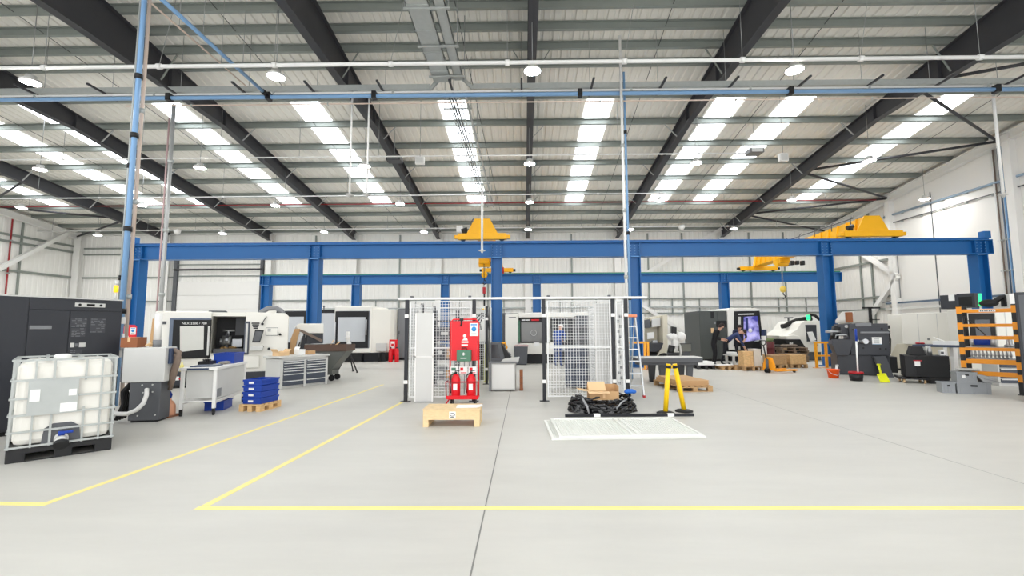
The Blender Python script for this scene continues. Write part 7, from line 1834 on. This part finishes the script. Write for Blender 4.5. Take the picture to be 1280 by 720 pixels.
# worktable level with tools in front of it
A = V(X_(1122, 13.7), 13.7, 0); B_ = V(X_(1200, 12.6), 12.6, 0)
fr = Fr(A, B_)
t = TF(fr, 'machine_table', 'dark topped steel bench with white leg frame along the front of the cream gantry mill', 'workbench')
W = fr.w; H = fr.at(1160, 431)[1]; ul = fr.at(1183, 460)[0]
mb = MB(); mb.m(m_navy); mb.box(fr.at(1140, 430)[0], W, 0, .75, H - .06, H, .004); mb.build('bench_top', t)
for u in (ul, W - .1):
    for y in (.04, .68):
        mb = MB(); mb.m(m_white); mb.box(u - .035, u + .035, y - .03, y + .03, 0, H - .06); mb.build('leg', t)
mb = MB(); mb.m(m_white); mb.box(ul, W - .1, .02, .06, H * .62, H * .62 + .06); mb.box(ul, W - .1, .66, .7, H * .62, H * .62 + .06)
mb.build('cross_rail', t)
fb = fr; HB = H
mb = MB(); mb.m(m_white); u = fr.at(1146, 450)[0]; mb.box(u - .03, u + .03, .62, .68, 0, H - .06); mb.build('leg', t)
on(fb, 'white_tray', 'shallow white tray with red edge standing on the steel bench', 'tray', lambda m: (open_box(m, .8, .4, .1, .012), m.bar((-.2, .0, .1), (-.42, .0, .2), .1, .015)), (fb.at(1187, 428)[0], .4, HB + .001), 0, m_paper)
on(fb, 'red_cloth', 'small crumpled dark red cloth on the steel bench beside the white tray', 'cloth', lambda m: [m.ball((random.uniform(-.08, .08), random.uniform(-.04, .04), .03), .045, 1.5, 1, .6, 6) for i in range(4)], (fb.at(1187, 428)[0] - .68, .35, HB + .001), 0, m_dred)
# black wheeled swarf bin
a = fl(1133, 478.5); b_ = aty(1186, 440, a.y - .45)
fr = Fr(V(a.x, a.y, 0), V(b_.x, a.y - .45, 0))
t = TF(fr, 'swarf_bin', 'black steel swarf bin with white label on a low dolly, before the gantry mill', 'bin')
W = fr.w; H = fr.at(1155, 444.5)[1]; D = .62
mb = MB(); mb.m(m_black); mb.box(.0, W, .0, D, .16, H, .01); mb.prism([(.12, H), (.48, H), (.42, H + .24), (.2, H + .24)], 'y', .15, .55, .01); mb.build('body', t)
mb = MB(); mb.m(m_dark); mb.box(.25, W - .01, -.02, 0, .18, H - .02, .004); d = mb.build('front_plate', t)
r_ = fr.rect(1143, 451.5, 1150, 457.5); mb = MB(); mb.m(m_paper); mb.box(r_[0], r_[1], -.03, -.021, r_[2], r_[3]); mb.m(m_dred); mb.box(r_[0] - .02, r_[1] + .04, -.028, -.0215, r_[3], r_[3] + .03); mb.build('label', d)
mb = MB(); mb.m(m_black); mb.box(-.15, W * .55, -.08, D, .1, .14, .006); mb.box(-.15, -.1, -.08, D, .14, .16); mb.box(W * .56, W * .98, 0.02, D - .02, 0.0, .155); mb.build('dolly', t)
for x in (-.05, W * .42):
    for y in (-.02, D - .1):
        mb = MB(); mb.m(m_cardl); mb.cyl((x - .02, y, .05), (x + .02, y, .05), .05, n=14); mb.m(m_black); mb.box(x - .03, x + .03, y - .02, y + .02, .05, .1); mb.build('castor', t)
for k, (px, lab, mt) in enumerate(((1165, 'dark steel flask standing on the swarf bin, nearest its raised lid', m_steel), (1171, 'small glass jar standing on the swarf bin beside the steel flask', m_lgrey), (1180, 'white carton strip standing at the end of the swarf bin', m_paper))):
    o = MB(); o.m(mt)
    if k < 2: o.lathe([(0, 0), (.05, 0), (.05, .16), (.03, .2), (.03, .24), (0, .25)], n=12); o.m(m_dgrey); o.cyl((0, 0, .24), (0, 0, .27), .034)
    else: o.box(-.05, .05, -.08, .08, 0, .14, .01); o.m(m_dgrey); o.box(-.03, .03, -.084, -.08, .04, .1)
    o = o.build(['flask', 'jar', 'carton'][k]); q = fr.a + fr.u * (.56, .56, W - .08)[k] + fr.n * (.15, .45, .3)[k]; o.location = (q.x, q.y, H + .001); o.rotation_euler = (0, 0, fr.rz); tag(o, lab, ['bottle', 'jar', 'box'][k])

# ---- machine with dark window behind the orange rack
fr = Fr(V(X_(1200, 13.2), 13.2, 0), V(X_(1300, 12.4), 12.4, 0))
t = TF(fr, 'machining_centre', 'white machining centre with dark window and green lamp, standing behind the orange rack', 'machine tool')
W = fr.w; H = fr.at(1230, 386)[1]; ua = fr.at(1213, 420)[0]; ub_ = fr.at(1246, 420)[0]
mb = MB(); mb.m(m_cream); mb.box(0, ua, .0, .95, .05, H, .03); mb.box(ub_, W, .0, .95, .05, H, .03); mb.box(ua, ub_, .0, .95, H - .12, H); mb.box(ua, ub_, .06, .95, .05, .85); mb.box(ua, ub_, .8, .95, .85, H - .12); mb.build('enclosure', t)
mb = MB(); mb.m(m_dark); mb.box(ua + .01, ub_ - .01, .04, .09, .86, H - .13); dr_ = mb.build('door', t)
mb = MB(); mb.m(m_screen); mb.box(ua + .12, ub_ - .1, .02, .04, 1.1, H - .3, .01); mb.build('window', dr_)
mb = MB(); mb.m(m_lgrey); u = (ub_ + W) / 2 - .2; mb.box(u - .008, u + .008, -.008, 0, .2, H - .05); mb.build('seam', t)
u, z = fr.at(1226, 383, .5); mb = MB(); mb.m(m_lgrey); mb.cyl((u, .5, H), (u, .5, H + .1), .03); sg = mb.build('signal_tower', t)
mb = MB(); mb.m(m_gl); mb.cyl((u, .5, H + .1), (u, .5, fr.at(1226, 367, .5)[1]), .038); mb.build('green_lamp', sg)
mb = MB(); mb.m(m_rubber); pts = [(fr.at(x, y, .4)[0], .4, fr.at(x, y, .4)[1]) for x, y in ((1229, 381), (1236, 378), (1243, 377), (1251, 372), (1258, 371), (1264, 373))]; mb.tube(pts, .07, 8); u, z = fr.at(1236, 379, .4); mb.ball((u, .4, z), .14, 1.5, 1, .8); r_ = fr.rect(1254, 370, 1266, 383, .4); mb.box(r_[0], r_[1], .3, .6, r_[2], r_[3], .01); mb.build('extraction_hose', t)
mb = MB(); mb.m(m_white); u, _ = fr.at(1269, 380, .2); mb.box(u - .13, u + .13, .1, .4, H, fr.at(1269, 367, .2)[1], .01); mb.build('top_duct', t)
# black machine at the very edge
a = V(X_(1275, 9.3), 9.3, 0); fr = Fr(a, a + V(570, -625, 0).normalized() * .9)
t = TF(fr, 'machine_cabinet', 'tall black machine cabinet at the very edge beside the orange rack', 'machine cabinet')
H = fr.at(1277, 365)[1]; mb = MB(); mb.m(m_char); mb.box(0, fr.w, .02, .6, .05, H, .02); mb.m(m_dark); mb.box(.05, fr.w - .05, .06, .55, 0, .05); mb.build('body', t)
mb = MB(); mb.m(m_dgrey); mb.box(.05, fr.w - .05, 0, .02, .1, H - .06, .004); mb.build('door', t)

# ---- orange rack
a = fl(1204, 487); 
fr = Fr(V(X_(1203.5, 10.9), 10.9, 0), V(X_(1273, 10.2), 10.2, 0))
t = TF(fr, 'storage_rack', 'orange and black storage rack holding a row of tool holders, beside the grey crates', 'rack')
W = fr.w; D = .6; H = fr.at(1200, 382)[1]
for u in (0, W):
    for y in (0, D):
        mb = MB(); mb.m(m_black if True else m_orange); mb.box(u - .045, u + .045, y - .035, y + .035, 0, H, .004)
        mb.m(m_orange)
        if y == 0:
            for z in (.35, .62, .92, 1.22, 1.5, H - .12): mb.box(u - .047, u + .047, -.04, -.033, z - .07, z + .09)
        p_ = mb.build('upright', t)
        mb = MB(); mb.m(m_black); mb.box(u - .07, u + .07, y - .06, y + .06, 0, .012); mb.build('foot_plate', p_)
for k, (pl, pr) in enumerate(((390, 386.5), (408.5, 405), (423.5, 421), (437, 436), (451, 453), )):
    z = fr.at(1230, (pl + pr) / 2)[1]
    mb = MB(); mb.m(m_orange)
    h_ = .07 if k < 4 else .1
    mb.box(.045, W - .045, -.03, .02, z - h_ / 2, z + h_ / 2, .004); mb.box(.045, W - .045, D - .02, D + .03, z - h_ / 2, z + h_ / 2, .004); mb.build('shelf_beam', t)
z = fr.at(1250, 468)[1]; mb = MB(); mb.m(m_orange); mb.box(.045, W - .045, -.03, .02, z - .05, z + .05, .004); mb.build('shelf_beam', t)
mb = MB(); mb.m(m_paper); z = fr.at(1235, 388.3)[1]; mb.box(W * .38, W * .68, -.034, -.031, z - .025, z + .025); mb.m(m_dgrey)
for k in range(7): mb.box(W * (.4 + .04 * k), W * (.42 + .04 * k), -.036, -.034, z - .015, z + .015)
mb.build('load_label', t)
zsh = fr.at(1240, 452)[1] + .05
mb = MB(); mb.m(m_galv); mb.box(.05, W - .05, .02, D - .02, zsh, zsh + .012); mb.build('shelf', t)
for (za, zb_2) in ((.95, 1.4), (1.4, 1.75)):
    mb = MB(); mb.m(m_black); mb.bar((0, .05, za), (0, D - .05, zb_2), .03, .02); mb.build('side_brace', t)
mb = MB(); mb.m(m_black); mb.bar((.05, D + .04, .95), (.32, D + .04, 1.3), .03, .02); mb.bar((.32, D + .04, 1.3), (.05, D + .04, 1.65), .03, .02); mb.build('back_brace', t)
# tool holders standing on the shelf
HOLD = ['first', 'second', 'third', 'fourth', 'fifth', 'sixth', 'seventh', 'eighth', 'ninth', 'tenth', 'eleventh', 'twelfth']
base = None; nH = 11
for i in range(nH):
    u = .13 + (W - .26) * i / (nH - 1)
    q = fr.a + fr.u * u + fr.n * .12; z = zsh + .0125
    if base is None:
        base = T('tool_holder', '', 'tool holder', (q.x, q.y, z), fr.rz, 'silver tool holders on the orange rack')
        mb = MB(); mb.m(m_steel); mb.lathe([(0, 0), (.029, 0), (.029, .02), (.021, .03), (.021, .06), (.03, .065), (.03, .08), (0, .081)], n=12); mb.build('flange', base)
        mb = MB(); mb.m(m_alu); mb.lathe([(0, .081), (.026, .081), (.016, .15), (.012, .152), (.012, .175), (0, .175)], n=12); mb.build('taper', base)
        o = base
    else: o = dup(base, (q.x, q.y, z), fr.rz)
    o['label'] = 'silver tool holder on the orange rack, %s from the end by the grey crates' % HOLD[i]
# blue drum and steel parts on rack shelf
zs4 = fr.at(1240, 436.5)[1] + .037
mb = MB(); mb.m(m_galv); mb.box(.05, W - .05, .02, D - .02, zs4 - .002, zs4 + .006); mb.build('shelf', t)
q = fr.a + fr.u * fr.at(1231, 430, .3)[0] + fr.n * .3
o = MB(); o.m(m_crate); o.cyl((-.16, 0, .12), (.1, 0, .12), .11, n=18); o.m(m_alu); o.cyl((-.24, 0, .12), (-.16, 0, .12), .1); o.cyl((.1, 0, .12), (.2, 0, .12), .1); o.m(m_dgrey); o.box(-.2, .18, -.08, .08, 0, .04)
o = o.build('cutter_drum'); o.location = (q.x, q.y, zs4 + .0065); o.rotation_euler = (0, 0, fr.rz); tag(o, 'blue and silver cylinder lying on the upper shelf of the orange rack', 'cylinder')
q = fr.a + fr.u * fr.at(1262, 430, .3)[0] + fr.n * .3
o = MB(); o.m(m_steel); o.lathe([(0, 0), (.09, 0), (.09, .05), (.05, .07), (.05, .16), (.02, .18), (0, .18)], n=14)
o = o.build('spindle_part'); o.location = (q.x, q.y, zs4 + .0065); tag(o, 'bare steel spindle part standing on the upper shelf of the orange rack', 'machine part')
# grey drawer unit beyond the rack
fr2 = Fr(V(X_(1247.5, 11.7), 11.75, 0), V(X_(1279, 11.7), 11.6, 0))
t = TF(fr2, 'drawer_cabinet', 'dark drawer cabinet with pale frame on the floor behind the orange rack', 'cabinet')
W2 = fr2.w; H2 = fr2.at(1262, 452)[1]
mb = MB(); mb.m(m_lgrey); mb.box(0, W2, .02, .55, 0, H2); mb.box(0, .04, 0, .02, 0, H2); mb.box(W2 - .04, W2, 0, .02, 0, H2); mb.build('body', t)
for k in range(4):
    z0 = .08 + k * (H2 - .1) / 4; z1 = z0 + (H2 - .1) / 4 - .03
    mb = MB(); mb.m(m_slate); mb.box(.045, W2 - .045, -.01, .018, z0, z1); d = mb.build('drawer', t)
    mb = MB(); mb.m(m_paper); mb.box(.06, W2 - .06, -.022, -.0105, z1 - .02, z1); mb.build('handle', d)
# ---- grey plastic crates
def gcrate(lab, x0, x1, ybl, ybr, ytop, depth, z=0.0, frx=None):
    fr = frx or Fr(fl(x0, ybl), fl(x1, ybr))
    t = T('plastic_crate', lab, 'crate', fr.a + V(0, 0, z), fr.rz, 'grey plastic crates'); W = fr.w
    h = fr.at((x0 + x1) / 2, ytop)[1] - z
    mc = mat('crate_grey', (148, 151, 154), .45, var=.05); mb = MB(); mb.m(mc)
    for a in ((0, W, 0, .012), (0, W, depth - .012, depth), (0, .012, .012, depth - .012), (W - .012, W, .012, depth - .012)): mb.box(a[0], a[1], a[2], a[3], 0, h)
    mb.box(.012, W - .012, .012, depth - .012, .004, .02); mb.build('body', t)
    mb = MB(); mb.m(mc)
    for a in ((-.012, W + .012, -.012, 0), (-.012, W + .012, depth, depth + .012)): mb.box(a[0], a[1], a[2], a[3], h - .03, h)
    mb.box(.01, W - .01, -.012, 0, 0, .025)
    for a in ((-.012, 0), (W, W + .012)): mb.box(a[0], a[1], 0, depth, h - .03, h)
    for x in (.06, W / 2, W - .06): mb.box(x - .01, x + .01, -.01, 0, .025, h - .03)
    mb.build('ribs', t)
    mb = MB(); mb.m(m_dark); mb.box(W * .4, W * .6, -.013, -.0115, h * .62, h * .78); mb.build('hand_hole', t)
    return fr, t, W, h
g2, t2, W2_, h2 = gcrate('grey plastic crate on the floor under another grey crate, before the orange rack', 1197, 1240, 491.8, 493.5, 478, .3)
g1, t1, W1, h1 = gcrate('grey plastic crate on the floor, the one nearer the black swarf bin', 1177, 1194, 489.5, 491.5, 478, .28, 0.0, Fr(g2.a - g2.u * (W2_ * .46), g2.a - g2.u * .03))
g3 = Fr(g2.a + g2.u * .015 + g2.n * .01, g2.a + g2.u * (W2_ * .62) + g2.n * .01)
f_, t3, W3, h3 = gcrate('grey plastic crate with white label stacked on another grey crate before the orange rack', 1193, 1221, 0, 0, 465, .28, h2 + .001, g3)
mb = MB(); mb.m(m_paper); mb.box(W3 * .25, W3 * .42, -.0145, -.0125, h3 * .4, h3 * .68); mb.build('label', t3)
o = MB(); o.m(mat('cloth_pale', (176, 174, 170), .8, var=.12))
rr = random.Random(9)
for i in range(12): o.ball((rr.uniform(-.12, .18), rr.uniform(-.06, .08), rr.uniform(.03, .06)), rr.uniform(.04, .06), 1.7, 1, .6, 7)
o = o.build('rags'); q = g3.a + g3.u * (W3 * .65) + g3.n * .14; o.location = (q.x, q.y, h2 + h3 + .001 - .0); o.rotation_euler = (0, 0, g3.rz); tag(o, 'bunch of pale grey rags on top of the stacked grey crate', 'rags'); o['kind'] = 'thing'
o = MB(); o.m(mat('sheet_grey', (168, 168, 168), .5, var=.1)); o.hexa([(0, 0, 0), (.3, 0, 0), (.3, .24, 0), (0, .24, 0), (-.12, .02, .16), (.02, .02, .16), (.02, .22, .16), (-.12, .22, .16)], .01); o.m(m_grey); o.bar((.0, -.002, .08), (.22, -.002, .03), .01, .01)
o = o.build('foam_wedge'); q = g2.a + g2.u * (W2_ * .68 + .09) + g2.n * .03; o.location = (q.x, q.y, h2 + .001); o.rotation_euler = (0, 0, g2.rz); tag(o, 'grey foam wedge lying on the lower grey crate beside the stacked one', 'foam')
# ------------------------------------------------------------------- added sky fill, let in by leaving out the rear wall
sc = bpy.context.scene
w = bpy.data.worlds.new('sky_fill'); sc.world = w; w.use_nodes = True
bg = w.node_tree.nodes['Background']; bg.inputs[0].default_value = (0.98, 0.985, 1.0, 1); bg.inputs[1].default_value = WORLD_E  # even white fill from all sides, entering at the open rear end
sc.view_settings.view_transform = 'Standard'; sc.view_settings.look = 'None'; sc.view_settings.gamma = 1
sc.view_settings.use_curve_mapping = False; sc.view_settings.exposure = EXPO
sc.cycles.use_denoising = True
sc.cycles.max_bounces = 10; sc.cycles.diffuse_bounces = 6
sc.cycles.sample_clamp_indirect = 8
